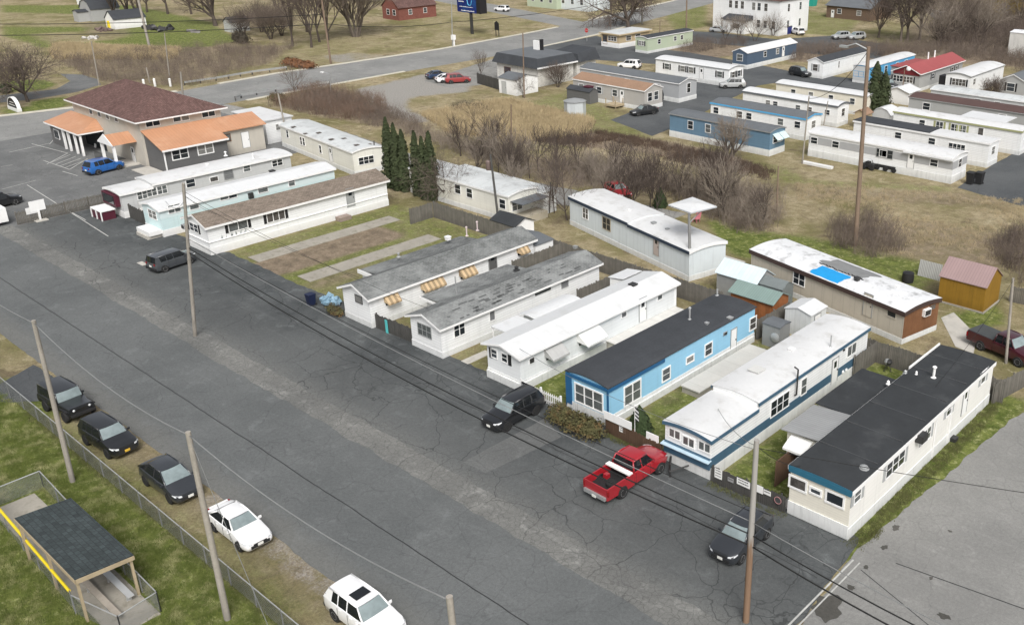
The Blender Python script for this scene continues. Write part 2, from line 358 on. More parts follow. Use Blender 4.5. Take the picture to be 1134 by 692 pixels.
cover(1, .95, world=R_(-84, -79.8, 42, 57), feather=1); cover(1, .6, world=R_(-76, -73.5, 42, 50), feather=2)
cover(0, .6, world=R_(-79, -76, 41, 56), feather=1)
cover(0, .66, [(0, 6), (150, 6), (235, 25), (270, 45), (195, 60), (150, 52), (105, 48), (45, 54), (0, 40)])
cover(0, .35, [(0, 14), (90, 16), (110, 30), (0, 30)])
cover(0, .35, [(30, 38), (110, 34), (150, 42), (60, 50)])
cover(1, .5, [(85, 25), (140, 22), (150, 40), (95, 42)])
cover(0, .72, [(130, 42), (200, 38), (215, 50), (165, 58)])
cover(0, .85, [(0, 90), (45, 88), (68, 93), (52, 100), (0, 103)])
cover(0, .8, [(0, 118), (78, 106), (76, 119), (0, 128)])
cover(1, .6, [(0, 108), (30, 106), (40, 118), (0, 124)])
cover(0, .35, [(380, 62), (470, 15), (560, 8), (620, 20), (590, 28), (480, 52)])
cover(0, .35, [(200, 62), (330, 45), (420, 40), (420, 62), (260, 84)])
cover(1, .55, [(60, 66), (200, 52), (330, 50), (300, 72), (210, 96), (110, 94)])
cover(1, .3, [(210, 90), (280, 74), (350, 70), (330, 78), (200, 100)])
cover(0, .5, [(640, 96), (700, 135), (740, 160), (880, 186), (900, 198), (1060, 205), (1060, 216), (880, 205), (740, 172), (620, 138), (560, 118)])
cover(0, .62, [(700, 100), (760, 92), (800, 98), (735, 108)])
cover(0, .5, [(890, 12), (960, 18), (940, 42), (885, 38)])
cover(0, .55, [(730, 10), (785, 4), (785, 30), (745, 38)])
cover(1, .8, [(745, 42), (830, 42), (820, 62), (770, 66), (735, 58)])
cover(0, .4, [(960, 30), (1060, 26), (1040, 45), (960, 52)])
cover(1, .75, [(860, 55), (960, 50), (1134, 60), (1134, 75), (1000, 68), (870, 70)])
cover(1, .6, [(1000, 30), (1134, 5), (1134, 60), (1010, 55)])
cover(0, .95, [(780, 238), (832, 250), (868, 268), (830, 292), (795, 272)])
cover(0, .9, [(1036, 350), (1112, 334), (1120, 362), (1060, 368)])
cover(0, .7, [(830, 255), (900, 260), (1036, 290), (1036, 330), (960, 305), (860, 270)])
# brush litter band  behind the alley and rough field
BRUSH = [(292, 118), (345, 98), (420, 116), (440, 128), (520, 158), (600, 172), (700, 184), (800, 198), (866, 214), (880, 240), (840, 262), (800, 252), (740, 214), (620, 208), (520, 172), (430, 142), (380, 136)]
cover(1, .6, BRUSH, feather=3); cover(1, .0, [(580, 158), (700, 172), (800, 184), (860, 202), (800, 198), (700, 184), (600, 172)], feather=2)
cover(1, .6, [(500, 112), (545, 118), (540, 138), (490, 132)], feather=2)
cover(1, .85, [(570, 142), (700, 150), (800, 168), (860, 190), (800, 182), (700, 168), (600, 160)])
cover(1, .5, [(880, 205), (1134, 214), (1134, 236), (1000, 226), (880, 222)], feather=3)
cover(1, .55, [(930, 250), (1000, 240), (1134, 262), (1134, 300), (1020, 290), (940, 285)], feather=3)
cover(2, .8, [(390, 100), (470, 82), (520, 92), (522, 102), (455, 108), (452, 120), (480, 134), (455, 138), (415, 118)], feather=2)
cover(2, .6, [(355, 62), (400, 58), (420, 66), (370, 70)], feather=1)
cover(2, .45, [(380, 58), (440, 62), (400, 72)], feather=1)

gm = ground_material()
nx, ny = GX.shape
vs = np.stack([GX.ravel(), GY.ravel(), np.zeros(GX.size)], 1)
ii, jj = np.meshgrid(np.arange(nx-1), np.arange(ny-1), indexing='ij'); a = (ii*ny+jj).ravel()
fs = np.stack([a, a+ny, a+ny+1, a+1], 1)
# outer apron to the horizon
B0 = len(vs); x0, x1, y0, y1 = gx[0], gx[-1], gy[0], gy[-1]; E_ = 4000
ap = np.array([(x0, y0, 0), (x1, y0, 0), (x1, y1, 0), (x0, y1, 0), (-E_, -E_, 0), (E_, -E_, 0), (E_, E_, 0), (-E_, E_, 0)])
vs = np.vstack([vs, ap])
fl = np.concatenate([fs, np.array([(B0+4, B0+5, B0+1, B0), (B0+5, B0+6, B0+2, B0+1), (B0+6, B0+7, B0+3, B0+2), (B0+7, B0+4, B0, B0+3)])])
me = bpy.data.meshes.new('ground'); me.from_pydata(vs.tolist(), [], fl.tolist())
ca = me.color_attributes.new('cover', 'FLOAT_COLOR', 'POINT')
cd = np.zeros((len(vs), 4), np.float32); cd[:B0, 0] = COV[0].ravel(); cd[:B0, 1] = COV[1].ravel(); cd[:B0, 2] = COV[2].ravel(); cd[:, 3] = 1; cd[B0:, 0] = .4
ca.data.foreach_set('color', cd.ravel())
me.materials.append(gm); ground = bpy.data.objects.new('ground', me); C.objects.link(ground); ground['kind'] = 'structure'

# ================================================================== PAVING
def asphalt(name, c0, c1, crack=0., alligator=None, light_y=None, patch=.3, seams=None, rubble=None):
    t = NT(name, .92, .25)
    big = t.noise(.13, 4, .6); mid = t.noise(.7, 5, .68, .6); fine = t.noise(5, 4, .75); tiny = t.noise(16, 3, .8)
    strm = t.noise(.55, 5, .65, 0, t.mapping((.16, 2.2, 1)))
    c = t.mix(t.ramp(big, .34, .66), c0, c1)
    c = t.mix(t.math('MULTIPLY', t.ramp(mid, .52, .76), patch), c, tuple(min(1, v*2.1) for v in c1))
    c = t.mix(t.math('MULTIPLY', t.ramp(mid, .26, .42, 1, 0), patch*.9), c, tuple(v*.62 for v in c0))
    c = t.mix(t.math('MULTIPLY', t.ramp(strm, .55, .75), patch*.7), c, tuple(min(1, v*1.7) for v in c1))
    if light_y:
        for (ya, yb, lc, amt) in light_y:
            yy = t.math('ADD', t.Y, t.math('MULTIPLY_ADD', mid, 1.6, -.8))
            c = t.mix(t.math('MULTIPLY', t.ramp(yy, ya, yb, 1, 0), amt), c, lc)
    h = t.math('MULTIPLY_ADD', fine, .4, t.math('MULTIPLY', tiny, .6))
    if crack:
        d1 = t.voronoi_edge(.30, None, 1.9, .4); d2 = t.voronoi_edge(.42, t.mapping((1.3, .8, 1)), .9, .8)
        k1 = t.math('MULTIPLY', t.ramp(d1, .003, .011, crack, 0), t.ramp(t.noise(.11, 3), .36, .5)); gate = t.ramp(t.noise(.08, 2), .45, .6)
        k2 = t.math('MULTIPLY', t.ramp(d2, .005, .02, crack*.8, 0), gate)
        k = t.math('MAXIMUM', k1, k2); c = t.mix(k, c, (.02, .021, .022))
    if alligator:
        ya, yb, amt = alligator
        d3 = t.voronoi_edge(2.3, None, .35, 1.5)
        yy = t.math('ADD', t.Y, t.math('MULTIPLY_ADD', t.noise(.25, 3), 3.0, -1.5))
        k = t.math('MULTIPLY', t.ramp(d3, .015, .05, amt*.55, 0), t.ramp(yy, ya, yb, 1, 0)); c = t.mix(k, c, (.05, .05, .048))
    kk = t.math('MULTIPLY', t.math('MULTIPLY_ADD', fine, .7, .65), t.math('MULTIPLY_ADD', tiny, .7, .65))
    vm = t.nt.nodes.new('ShaderNodeVectorMath'); vm.operation = 'SCALE'; t.nt.links.new(c, vm.inputs[0]); t.nt.links.new(kk, vm.inputs['Scale'])
    return t.finish(vm.outputs[0], h, .35, .02)
A_ROAD = asphalt('front_road_asphalt', (.098, .104, .1045), (.122, .128, .128), .2, None, [(21.4, 23.2, (.16, .158, .145), .5)], .22)
A_LOT = asphalt('parking_lot_asphalt', (.052, .057, .059), (.090, .096, .097), .55, (31.2, 34.0, .7), [(30.8, 33.2, (.20, .198, .182), .7), (32, 39.5, (.115, .119, .117), .6)], .5)
A_SHOULDER = asphalt('crumbled_shoulder', (.125, .126, .121), (.170, .170, .160), .4, (40, 41, .7), None, .5)
A_SIDE = asphalt('side_road_concrete', (.185, .184, .176), (.225, .223, .212), .14, None, None, .16)
A_MAIN = asphalt('main_road_asphalt', (.19, .192, .186), (.235, .235, .226), .25, None, None, .22)
A_REST = asphalt('restaurant_lot_asphalt', (.115, .118, .118), (.155, .158, .156), .35, None, None, .22)
A_PARK = asphalt('park_lane_asphalt', (.068, .073, .077), (.092, .097, .10), .3, None, None, .15)
A_ALLEY = asphalt('alley_asphalt', (.19, .19, .18), (.25, .245, .23), .4, None, None, .3)
A_PATCH = asphalt('light_asphalt_patch', (.105, .108, .107), (.135, .138, .135), .2, None, None, .2)
A_STAIN = asphalt('oil_stain', (.06, .058, .052), (.09, .086, .078), 0, None, None, .2)
PAINT = mat('faded_road_paint', (.42, .42, .40), .8, var=.3, scale=1.5, var2=.2)
CURB = mat('curb_concrete', (.50, .475, .40), .9, var=.12, scale=.8, var2=.08)
def ragged(poly, amp, step=.5, seed=1):
    rr = random.Random(seed); out = []; n = len(poly)
    for i in range(n):
        a = Vector(poly[i][:2]); b = Vector(poly[(i+1) % n][:2]); d = b-a; L = d.length
        if L < 1e-6: continue
        k = max(1, int(L/step)); k = min(k, 400); nn = Vector((-d.y, d.x))/L
        w = 0
        for q in range(k):
            w = w*.62+rr.uniform(-1, 1)*amp*.6
            out.append(a+d*(q/k)+nn*(w if q else 0))
    return out
def sheet(name, poly, z, m, amp=.0, kind='structure', seed=1, step=.5):
    if amp: poly = ragged(poly, amp, step, seed)
    mb = MB().poly([(p[0], p[1], z) for p in poly])
    return struct(name, mb, m)
W2 = lambda pts: [(p.x, p.y) for p in gp(pts)]
sheet('front_road', [(-156, 20.9), (60, 20.9), (60, 30.4), (-156, 30.4)], .012, A_ROAD, .12, seed=3)
sheet('parking_lot', [(-113.2, 30.45), (-18.3, 30.45), (-18.6, 34), (-19.6, 41.9), (-67, 41.6), (-68, 42.6), (-76, 42.0), (-89, 42.2), (-90, 41), (-113.2, 42)], .016, A_LOT, .16, seed=5)
sheet('road_shoulder', [(-114, 29.75), (-17.5, 29.6), (-17.8, 31.5), (-114, 31.5)], .020, A_SHOULDER, .13, seed=7, step=.35)
sheet('side_road', [(-18.9, 29.7), (60, 29.7), (60, 110), (-14, 110), (-15.5, 82), (-17.5, 74), (-17.2, 63.5), (-18.0, 60), (-18.5, 50), (-19.2, 41), (-18.4, 34)], .008, A_SIDE, .16, seed=9)
sheet('main_road', [(-171.5, -60), (-171, 49), (-168.8, 60), (-169.3, 78), (-171.5, 96), (-171, 134), (-174, 162), (-179, 190), (-190, 238), (-240, 420), (-222, 420), (-170, 211), (-160.5, 172), (-156.8, 150), (-155.4, 135), (-155, 103), (-154.3, 90), (-153.5, 76), (-153, 60), (-153, -60)], .010, A_MAIN, .1, seed=11, step=2)
sheet('restaurant_lot', [(-154, 30), (-113.2, 30), (-113.2, 42.5), (-118, 70), (-121, 77), (-154, 76)], .014, A_REST, .1, seed=13, step=1)
sheet('alley', [(-153, 72.5), (-122, 73.6), (-100, 71.0), (-75, 74), (-62, 76.2), (-62, 80.8), (-78, 79), (-100, 76), (-122, 78), (-153, 76.5)], .018, A_ALLEY, .2, seed=15)
sheet('side_driveway', W2([(0, 114), (40, 110), (86, 102), (112, 94), (108, 88), (92, 83), (66, 82), (78, 90), (62, 99), (0, 106)]), .012, A_REST, .1, seed=17, step=1)
sheet('cross_street', [(-172, 176), (-176, 186), (-240, 200), (-420, 236), (-420, 226), (-240, 190)], .012, A_MAIN, .1, seed=18, step=2)
sheet('park_lane', W2([(597, 53), (660, 40), (690, 50), (760, 58), (830, 70), (880, 80), (985, 92), (1000, 97), (985, 108), (860, 92), (840, 95), (800, 114), (750, 140), (722, 151), (676, 133), (730, 112), (752, 100), (735, 72), (650, 66)]), .012, A_PARK, .1, seed=19, step=1)
sheet('park_lane', W2([(1060, 208), (1100, 182), (1134, 164), (1250, 120), (1300, 250), (1134, 229)]), .012, A_PARK, .1, seed=21, step=1)
sheet('farmhouse_driveway', W2([(745, 34), (790, 36), (860, 44), (920, 40), (985, 50), (975, 66), (900, 60), (850, 54), (760, 46)]), .012, A_PARK, .15, seed=22, step=1)
sheet('far_lot', W2([(1025, 12), (1090, 10), (1085, 20), (1035, 22)]), .012, A_REST, .15, seed=23, step=1)
sheet('garage_lot', W2([(470, 90), (552, 64), (600, 54), (560, 78), (552, 92), (500, 98)]), .012, A_ALLEY, .3, seed=24, step=1)
sheet('driveway_apron', W2([(-30, 440), (0, 425), (37, 404), (66, 424), (44, 444), (0, 446), (-20, 460)]), .013, A_PARK, .12, seed=26)
sheet('light_asphalt_patch', W2([(513, 512), (538, 524), (622, 484), (604, 463)]), .021, A_PATCH, .06, seed=25)
def blob(px, rx, ry, seed):
    c = g(*px); r = random.Random(seed); ph = [r.uniform(0, 6.28) for _ in range(4)]
    return [(c.x+rx*math.cos(t)*(1+.22*math.sin(2*t+ph[0])+.14*math.sin(5*t+ph[1])+.07*math.sin(11*t+ph[2])), c.y+ry*math.sin(t)*(1+.2*math.sin(3*t+ph[3])+.1*math.sin(7*t+ph[1]))) for t in np.linspace(0, 6.2832, 60, endpoint=False)]
for i, (px, rx, ry) in enumerate([((916, 672), .75, 1.0), ((979, 606), .16, .25), ((1045, 682), .3, .22), ((959, 628), .14, .18), ((992, 584), .2, .3), ((1031, 640), .1, .14), ((1052, 588), .12, .1), ((942, 650), .25, .18)]): sheet('oil_stain', blob(px, rx, ry, 30+i), .013, A_STAIN)
mb = MB(); pts = ragged([(-156, 25.25), (60, 25.25)], .04, .5, 3)[:430]
for p, q in zip(pts[:-1], pts[1:]):
    if q.x > p.x: mb.poly([(p.x, p.y-.035, .016), (q.x, q.y-.035, .016), (q.x, q.y+.035, .016), (p.x, p.y+.035, .016)])
struct('sealed_crack', mb, mat('crack_sealer', (.03, .03, .031), .7, var=.3, scale=.7))
# dark seam lines crossing the lot and side road
mb = MB()
for (pa, pb) in [((905, 640), (560, 470)), ((560, 470), (330, 360)), ((330, 360), (200, 262))]:
    a = g(*pa); b = g(*pb); path = ragged([(a.x, a.y), (b.x, b.y)], .12, .7, 4); path = path[:len(path)//2]
    for p, q in zip(path[:-1], path[1:]): mb.poly([(p.x, p.y-.03, .022), (q.x, q.y-.03, .022), (q.x, q.y+.03, .022), (p.x, p.y+.03, .022)])
struct('pavement_seam', mb, mat('seam_dark', (.035, .035, .036), .8, var=.3))
# kerbs of the main road
def kerb(name, pts, w=.5, h=.12, m=CURB):
    mb = MB(); P2 = [Vector(p[:2]) for p in pts]
    L, Rr = [], []
    for i, p in enumerate(P2):
        t = (P2[min(i+1, len(P2)-1)]-P2[max(i-1, 0)]).normalized(); n = Vector((-t.y, t.x))*w/2; L.append(p+n); Rr.append(p-n)
    rings = [[(a.x, a.y, 0), (a.x, a.y, h), (b.x, b.y, h), (b.x, b.y, 0)] for a, b in zip(L, Rr)]
    mb.loft(rings); return struct(name, mb, m)
kerb('kerb', [(-171.6, -60), (-171.1, 49), (-168.9, 60), (-169.4, 76)], .9)
kerb('kerb', [(-170.2, 84), (-171.6, 96), (-171.1, 134), (-174.1, 162), (-176, 175)], .8)
kerb('kerb', [(-179.4, 190), (-190, 238), (-215, 330)], .8)
kerb('kerb', [(-153.4, 80), (-154.1, 90), (-154.8, 103), (-155.2, 113)], .7)
kerb('kerb', [(-156.3, 146), (-160.2, 172), (-164, 187)], .7)
# painted lines of the restaurant's car park
for (a, b, w) in [((10, 169), (55, 159), .12), ((35, 159.5), (75, 170), .12), ((75, 170), (52, 182), .12), ((1, 185), (14, 183), .1), ((48, 178), (77, 188), .12), ((77, 188), (97, 176), .12), ((57, 180), (78, 171.5), .12), ((62, 182), (84, 173.5), .12), ((67, 184), (90, 175.5), .12), ((72, 186), (95, 177.5), .12), ((69, 190), (86, 195), .12), ((55, 160), (62, 152), .1), ((2, 210), (40, 200), .1), ((30, 205), (120, 262), .1), ((62, 226), (95, 244), .1)]:
    A = g(*a); Bq = g(*b); d = (Bq-A).normalized(); n = Vector((-d.y, d.x, 0))*w/2
    zz = .024
    struct('painted_line', MB().poly([(A+n)[:2]+(zz,), (A-n)[:2]+(zz,), (Bq-n)[:2]+(zz,), (Bq+n)[:2]+(zz,)]), PAINT)
struct('painted_line', MB().box(-18.95, -18.85, 30.5, 40, .018, .022), PAINT); struct('painted_line', MB().box(-18.55, -18.47, 31, 40, .018, .022), PAINT)
# concrete pads of the empty lots and walks
def slab(name, x0, x1, y0, y1, z=.05, m=CONC): return struct(name, MB().box(x0, x1, y0, y1, -.05, z), m)
for q in ([(242, 290), (262, 297), (410, 252), (384, 253)], [(338, 312), (352, 320), (440, 292), (425, 286)]):
    pass
slab('concrete_pad', -86.2, -84.2, 42.6, 59, .05, CONCD); slab('concrete_pad', -78.2, -76.1, 43.0, 58, .05, CONCD)
struct('concrete_path', MB().poly([(p.x, p.y, .024) for p in gp([(1042, 352), (1056, 346), (1082, 372), (1078, 392), (1058, 384)])]), CONC)
struct('concrete_path', MB().poly([(p.x, p.y, .024) for p in gp([(803, 283), (826, 290), (812, 297), (800, 302)])]), CONC)
slab('concrete_path', -24.7, -23.95, 41.6, 47, .04, CONC)
struct('side_road_seam', MB().poly([(-17.0, 41.2, .0125), (10, 44.9, .0125), (10, 44.97, .0125), (-17.0, 41.27, .0125)]), mat('seam_dark', (.035, .035, .036), .8, var=.3)); struct('side_road_seam', MB().poly([(-18.2, 39.5, .0125), (-8, 36.0, .0125), (-8, 36.05, .0125), (-18.2, 39.56, .0125)]), mat('seam_dark', (0, 0, 0)))
slab('concrete_pad', -53.4, -52.6, 41.6, 44, .04, CONC)
struct('concrete_marker', MB().box(-92.9, -91.7, 35.0, 35.5, 0, .03), CONC)
# ================================================================== MOBILE HOMES
WRN = random.Random(1); PANES = [GLASS, GLASS, mat('curtained_window_glass', (0, 0, 0)), mat('reflecting_window_glass', (.05, .058, .066), .06, var=.5, scale=1.1, spec=.8), mat('blind_window_glass', (.20, .20, .19), .25, var=.25, scale=2, pat='z', period=.05, line=.3, dark=.7, spec=.6), mat('half_curtain_glass', (.08, .075, .07), .15, var=.7, scale=2.6, spec=.6)]
HOMEG = 'mobile homes of the park'
class Home:
    """axis 'y': long along y; axis 'x': long along x.  Visible faces: F (y=y0, normal -y) and R (x=x1, normal +x)."""
    def __init__(s, label, x0, x1, y0, y1, ze, axis='y', roof='flat', rise=.12, over=.12, wall=WHITE, roofm=R_WHITE, skirt=.55, skirtm=WHITE_SKIRT,
                 fascia=None, fh=.16, group=HOMEG, name='mobile_home', cat='mobile home', segs=None, bands=(), endfascia=None, endwall=None, t=.07, rot=0):
        s.__dict__.update(x0=x0, x1=x1, y0=y0, y1=y1, ze=ze, axis=axis)
        s.root = thing(name, label, cat, ((x0+x1)/2, (y0+y1)/2, 0), rot, group); s.rot = rot
        a0, a1 = (y0, y1) if axis == 'y' else (x0, x1); c0, c1 = (x0, x1) if axis == 'y' else (y0, y1)
        cm, hw = (c0+c1)/2, (c1-c0)/2; s.cm, s.hw = cm, hw
        def top(u):
            if roof == 'gable': return rise*(1-abs(u))
            if roof == 'arch': return rise*(1-u*u)
            return rise*(1-u*u)*.3
        us = [-1, -.75, -.5, -.25, 0, .25, .5, .75, 1] if roof != 'gable' else [-1, 0, 1]
        P = (lambda c, a, z: (c, a, z)) if axis == 'y' else (lambda c, a, z: (a, c, z))
        D = (lambda d: (0, d, 0)) if axis == 'y' else (lambda d: (d, 0, 0))
        segs = segs or [(a0, a1, ze)]; s.segs = segs; s.top = top
        for (b0, b1, zz) in segs:
            mb = MB(); mb.prism([P(cm-hw, b0, skirt), P(cm+hw, b0, skirt)]+[P(cm+u*hw, b0, zz+top(u)) for u in reversed(us)], D(b1-b0)); mb.build('wall', wall, s.root)
            e0 = over if b0 == a0 else .04; e1 = over if b1 == a1 else .0
            sc = (hw+over)/hw; mb = MB(); drop = 0
            if roof == 'gable': drop = rise*(sc-1)
            def tz(u): return (zz+top(u)+.006) if abs(u) < 1 else zz+.006-drop
            pr = [P(cm+u*hw*(sc if abs(u) == 1 else 1), b0-e0, tz(u)) for u in us]
            pr += [P(cm+u*hw*(sc if abs(u) == 1 else 1), b0-e0, tz(u)+t) for u in reversed(us)]
            mb.prism(pr, D(b1-b0+e0+e1)); mb.build('roof', roofm, s.root, smooth=(roof == 'arch'))
            if fascia:
                for sg in (-1, 1):
                    mb = MB()
                    ce = cm+sg*(hw+over)
                    lo, hi = (ce, ce+.025) if sg > 0 else (ce-.025, ce)
                    zl = zz-drop
                    if axis == 'y': mb.box(lo, hi, b0-e0-.02, b1+e1, zl-fh, zl+t*.8)
                    else: mb.box(b0-e0-.02, b1+e1, lo, hi, zl-fh, zl+t*.8)
                    mb.build('fascia', fascia, s.root)
            ef = endfascia or fascia
            if ef:
                for e, dd in ((b0-e0, -.025), (b1+e1, .025)):
                    if (e < a0 and b0 == a0) or (e > a1 and b1 == a1):
                        q = [P(cm+u*(hw+over*.9), e, tz(u)+t*.8) for u in us]; q += [P(cm+u*(hw+over*.9), e, tz(u)-fh*.9) for u in reversed(us)]
                        MB().prism(q, D(dd)).build('end_trim', ef, s.root)
        if skirt > 0:
            MB().box(x0-.035, x1+.035, y0-.035, y1+.035, -.02, skirt+.03).build('skirting', skirtm, s.root)
        for (z0, z1, m, out) in bands:
            MB().box(x0-out, x1+out, y0-out, y1+out, z0, z1).build('wall_band', m, s.root)
        if endwall:
            if axis == 'x': MB().box(x1+.004, x1+.03, y0+.02, y1-.02, skirt+.02, ze).build('end_wall', endwall, s.root)
            else: MB().box(x0+.02, x1-.02, y0-.03, y0-.004, skirt+.02, ze).build('end_wall', endwall, s.root)
    rot = 0
    def inv(s, p):
        c = Vector(((s.x0+s.x1)/2, (s.y0+s.y1)/2, 0)); return c+Matrix.Rotation(-s.rot, 3, 'Z') @ (Vector(p)-c)
    def on(s, face, px, py):
        o = s.inv(CAMP); d = Matrix.Rotation(-s.rot, 3, 'Z') @ ray(px, py)
        return o+d*((s.x1-o.x)/d.x) if face == 'R' else o+d*((s.y0-o.y)/d.y)
    def ax(s, face):   # (along, normal) unit vectors
        return (Vector((0, 1, 0)), Vector((1, 0, 0))) if face == 'R' else (Vector((1, 0, 0)), Vector((0, -1, 0)))
    def rect(s, mb, face, c, w, h, o0, o1, du=0, dz=0):
        u, n = s.ax(face); a = c+u*(du-w/2)+Vector((0, 0, dz-h/2)); mb.prism([a+n*o0, a+u*w+n*o0, a+u*w+Vector((0, 0, h))+n*o0, a+Vector((0, 0, h))+n*o0], n*(o1-o0)); return mb
    def win(s, face, px, py, w, h, n=1, frame=None, pane=None, shut=None, bar=True, fw=.07, world=None, out=.0, lab=None, sash=None):
        c = world or s.on(face, px, py); c = c.copy()
        if face == 'R': c.x = s.x1
        else: c.y = s.y0
        frame = frame or WHITE_PLAIN; mb = MB()
        s.rect(mb, face, c, w+2*fw, fw, out, out+.05, 0, h/2+fw/2); s.rect(mb, face, c, w+2*fw, fw, out, out+.06, 0, -h/2-fw/2)
        for k in range(n+1): s.rect(mb, face, c, fw if k in (0, n) else fw*.9, h, out, out+.045, -w/2-fw/2+(w+fw)*k/n if k in (0, n) else -w/2+w*k/n, 0)
        if bar: s.rect(mb, face, c, w, .035, out, out+.036)
        f = mb.build('window', frame, s.root)
        WRN.seed(int(abs(c.x)*31+abs(c.y)*17+c.z*7)); MBp = MB(); s.rect(MBp, face, c, w, h, out, out+.02); MBp.build('pane', pane or WRN.choice(PANES), f)
        if shut:
            for sg in (-1, 1):
                m2 = MB(); s.rect(m2, face, c, .3, h+.12, out, out+.035, sg*(w/2+fw+.17), 0); m2.build('shutter', shut, s.root)
        return f
    def door(s, face, px, py, w=.85, h=1.95, m=None, glassy=True, world=None, frame=True, zb=None):
        c = (world or s.on(face, px, py)).copy()
        if face == 'R': c.x = s.x1
        else: c.y = s.y0
        if zb is not None: c.z = zb+h/2
        mb = MB(); s.rect(mb, face, c, w, h, 0, .045); d = mb.build('door', m or WHITE_PLAIN, s.root)
        if frame:
            mb = MB(); s.rect(mb, face, c, .06, h+.06, 0, .06, -w/2-.03, .03); s.rect(mb, face, c, .06, h+.06, 0, .06, w/2+.03, .03); s.rect(mb, face, c, w, .06, 0, .06, 0, h/2+.03); mb.build('door_frame', GREYMETAL, d)
        if glassy:
            mb = MB(); s.rect(mb, face, c, w*.45, h*.26, .0, .052, 0, h*.25); mb.build('pane', GLASS, d)
        mb = MB(); s.rect(mb, face, c, .05, .12, .045, .09, w*.38, -.02); mb.build('handle', DKMETAL, d)
        return d
    def awning(s, face, px, py, w, m, dep=.75, h=.7):
        c = s.on(face, px, py).copy(); u, n = s.ax(face)
        if face == 'R': c.x = s.x1
        else: c.y = s.y0
        mb = MB(); a = c-u*(w/2)+Vector((0, 0, h/2)); b = a+n*dep-Vector((0, 0, h*.8)); up = Vector((0, 0, .04))
        lip = b-Vector((0, 0, .12))
        mb.prism([a+n*.01, b, lip, lip+n*.03, b+n*.03+up, a+n*.01+up], u*w)
        for q in (0, w-.03):
            a2, b2 = a+u*q, b+u*q; mb.prism([a2+n*.012-Vector((0, 0, .01)), b2-Vector((0, 0, .01)), a2+n*.012-Vector((0, 0, h*.75))], u*.03)
        aw = mb.build('awning', m, s.root)
        m2 = MB(); s.rect(m2, face, c, w*.8, h*.9, 0, .03, 0, -h*.25); m2.build('window', GLASS, s.root); return aw
    def unit(s, face, px, py, w=.7, h=.5, d=.4, m=None, name='air_conditioner'):
        c = s.on(face, px, py).copy()
        if face == 'R': c.x = s.x1
        else: c.y = s.y0
        mb = MB(); s.rect(mb, face, c, w, h, .0, d); o = mb.build(name, m or GREYMETAL, s.root)
        m2 = MB(); s.rect(m2, face, c, w*.85, h*.75, d, d+.015); m2.build('grille', DKMETAL, o); return o
    def roofz(s, x, y):
        a, c = (y, x) if s.axis == 'y' else (x, y)
        z = s.segs[-1][2]
        for (b0, b1, zz) in s.segs:
            if b0-.3 <= a <= b1+.3: z = zz
        return z+s.top(max(-1, min(1, (c-s.cm)/s.hw)))+.07
    def vent(s, px, py, h=.5, r=.06, m=None, cap=True):
        p = s.inv(g(px, py, s.ze+.15)); z = s.roofz(p.x, p.y); p = s.inv(g(px, py, z))
        mb = MB(); mb.cyl((p.x, p.y, z-.05), (p.x, p.y, z+h), r, r, 10)
        if cap: mb.lathe([(r*1.7, z+h), (r*1.7, z+h+.05), (r*.3, z+h+.14)], (p.x, p.y, 0), 'z', 10)
        mb.lathe([(r*2.6, z-.03), (r*1.5, z+.05)], (p.x, p.y, 0), 'z', 10)
        return mb.build('vent_pipe', m or WHITE_PLAIN, s.root, smooth=True)
    def cap(s, px, py, w=.4, h=.14, m=None):
        p = s.inv(g(px, py, s.ze+.1)); z = s.roofz(p.x, p.y); p = s.inv(g(px, py, z))
        mb = MB(); mb.box(p.x-w/2, p.x+w/2, p.y-w/2, p.y+w/2, z-.05, z+h*.6); mb.prism([(p.x-w*.6, p.y-w*.6, z+h*.6), (p.x+w*.6, p.y-w*.6, z+h*.6), (p.x+w*.6, p.y+w*.6, z+h*.6), (p.x-w*.6, p.y+w*.6, z+h*.6)], (0, 0, h*.4))
        return mb.build('roof_vent', m or DKMETAL, s.root)
    def box(s, name, m, *a): return MB().box(*a).build(name, m, s.root)

# ---- 1: nearest home, black membrane roof
h = Home('nearest mobile home, cream front with a teal blue band under a flat black roof', -23.9, -20.0, 41.3, 61.3, 3.25, wall=IVORY, roofm=R_BLACK, skirt=.75, skirtm=WHITE_SKIRT, over=.10, fascia=WHITE_PLAIN, fh=.22, endfascia=TEALBLUE, endwall=CREAM, rise=.3)
h.box('front_band', TEALBLUE, -23.95, -19.97, 41.16, 41.268, 2.92, 3.24)
h.box('front_panel', WHITE_SKIRT, -23.9, -20.0, 41.2, 41.262, .1, .95)
for a in ((884, 535.1, 1.0, .62), (903.7, 543.8, .6, .25), (925, 552.2, 1.0, .62)): h.win('F', *a, bar=False, out=.03, fw=.12)
h.win('R', 949.5, 548.5, .7, .75, shut=GREYSHUT); h.win('R', 991.5, 513, 2.3, .95, n=3, shut=GREYSHUT); h.win('R', 1026, 481, 1.1, .85, n=2, shut=GREYSHUT)
h.unit('R', 1016.4, 482.5, .75, .5, .5, DKMETAL); h.win('R', 1051, 453, .7, .8, shut=GREYSHUT, bar=True); h.door('R', 1068.3, 444, .75, 1.95, glassy=True); h.win('R', 1089, 417, .7, .9, shut=GREYSHUT)
h.box('downspout', WHITE_PLAIN, -19.98, -19.9, 52.0, 52.08, .1, 3.1); h.box('downspout', WHITE_PLAIN, -19.98, -19.9, 54.3, 54.38, .1, 3.1)
h.box('drip_edge', WHITE_PLAIN, -24.12, -24.03, 56.6, 61.4, 3.2, 3.42)
for y in (44.4, 47.5, 50.6, 53.7, 56.8, 59.4): h.box('roof_seam', mat('membrane_seam', (.062, .065, .068), .8, var=.2), -23.9, -20.1, y, y+.05, 3.36, 3.42)
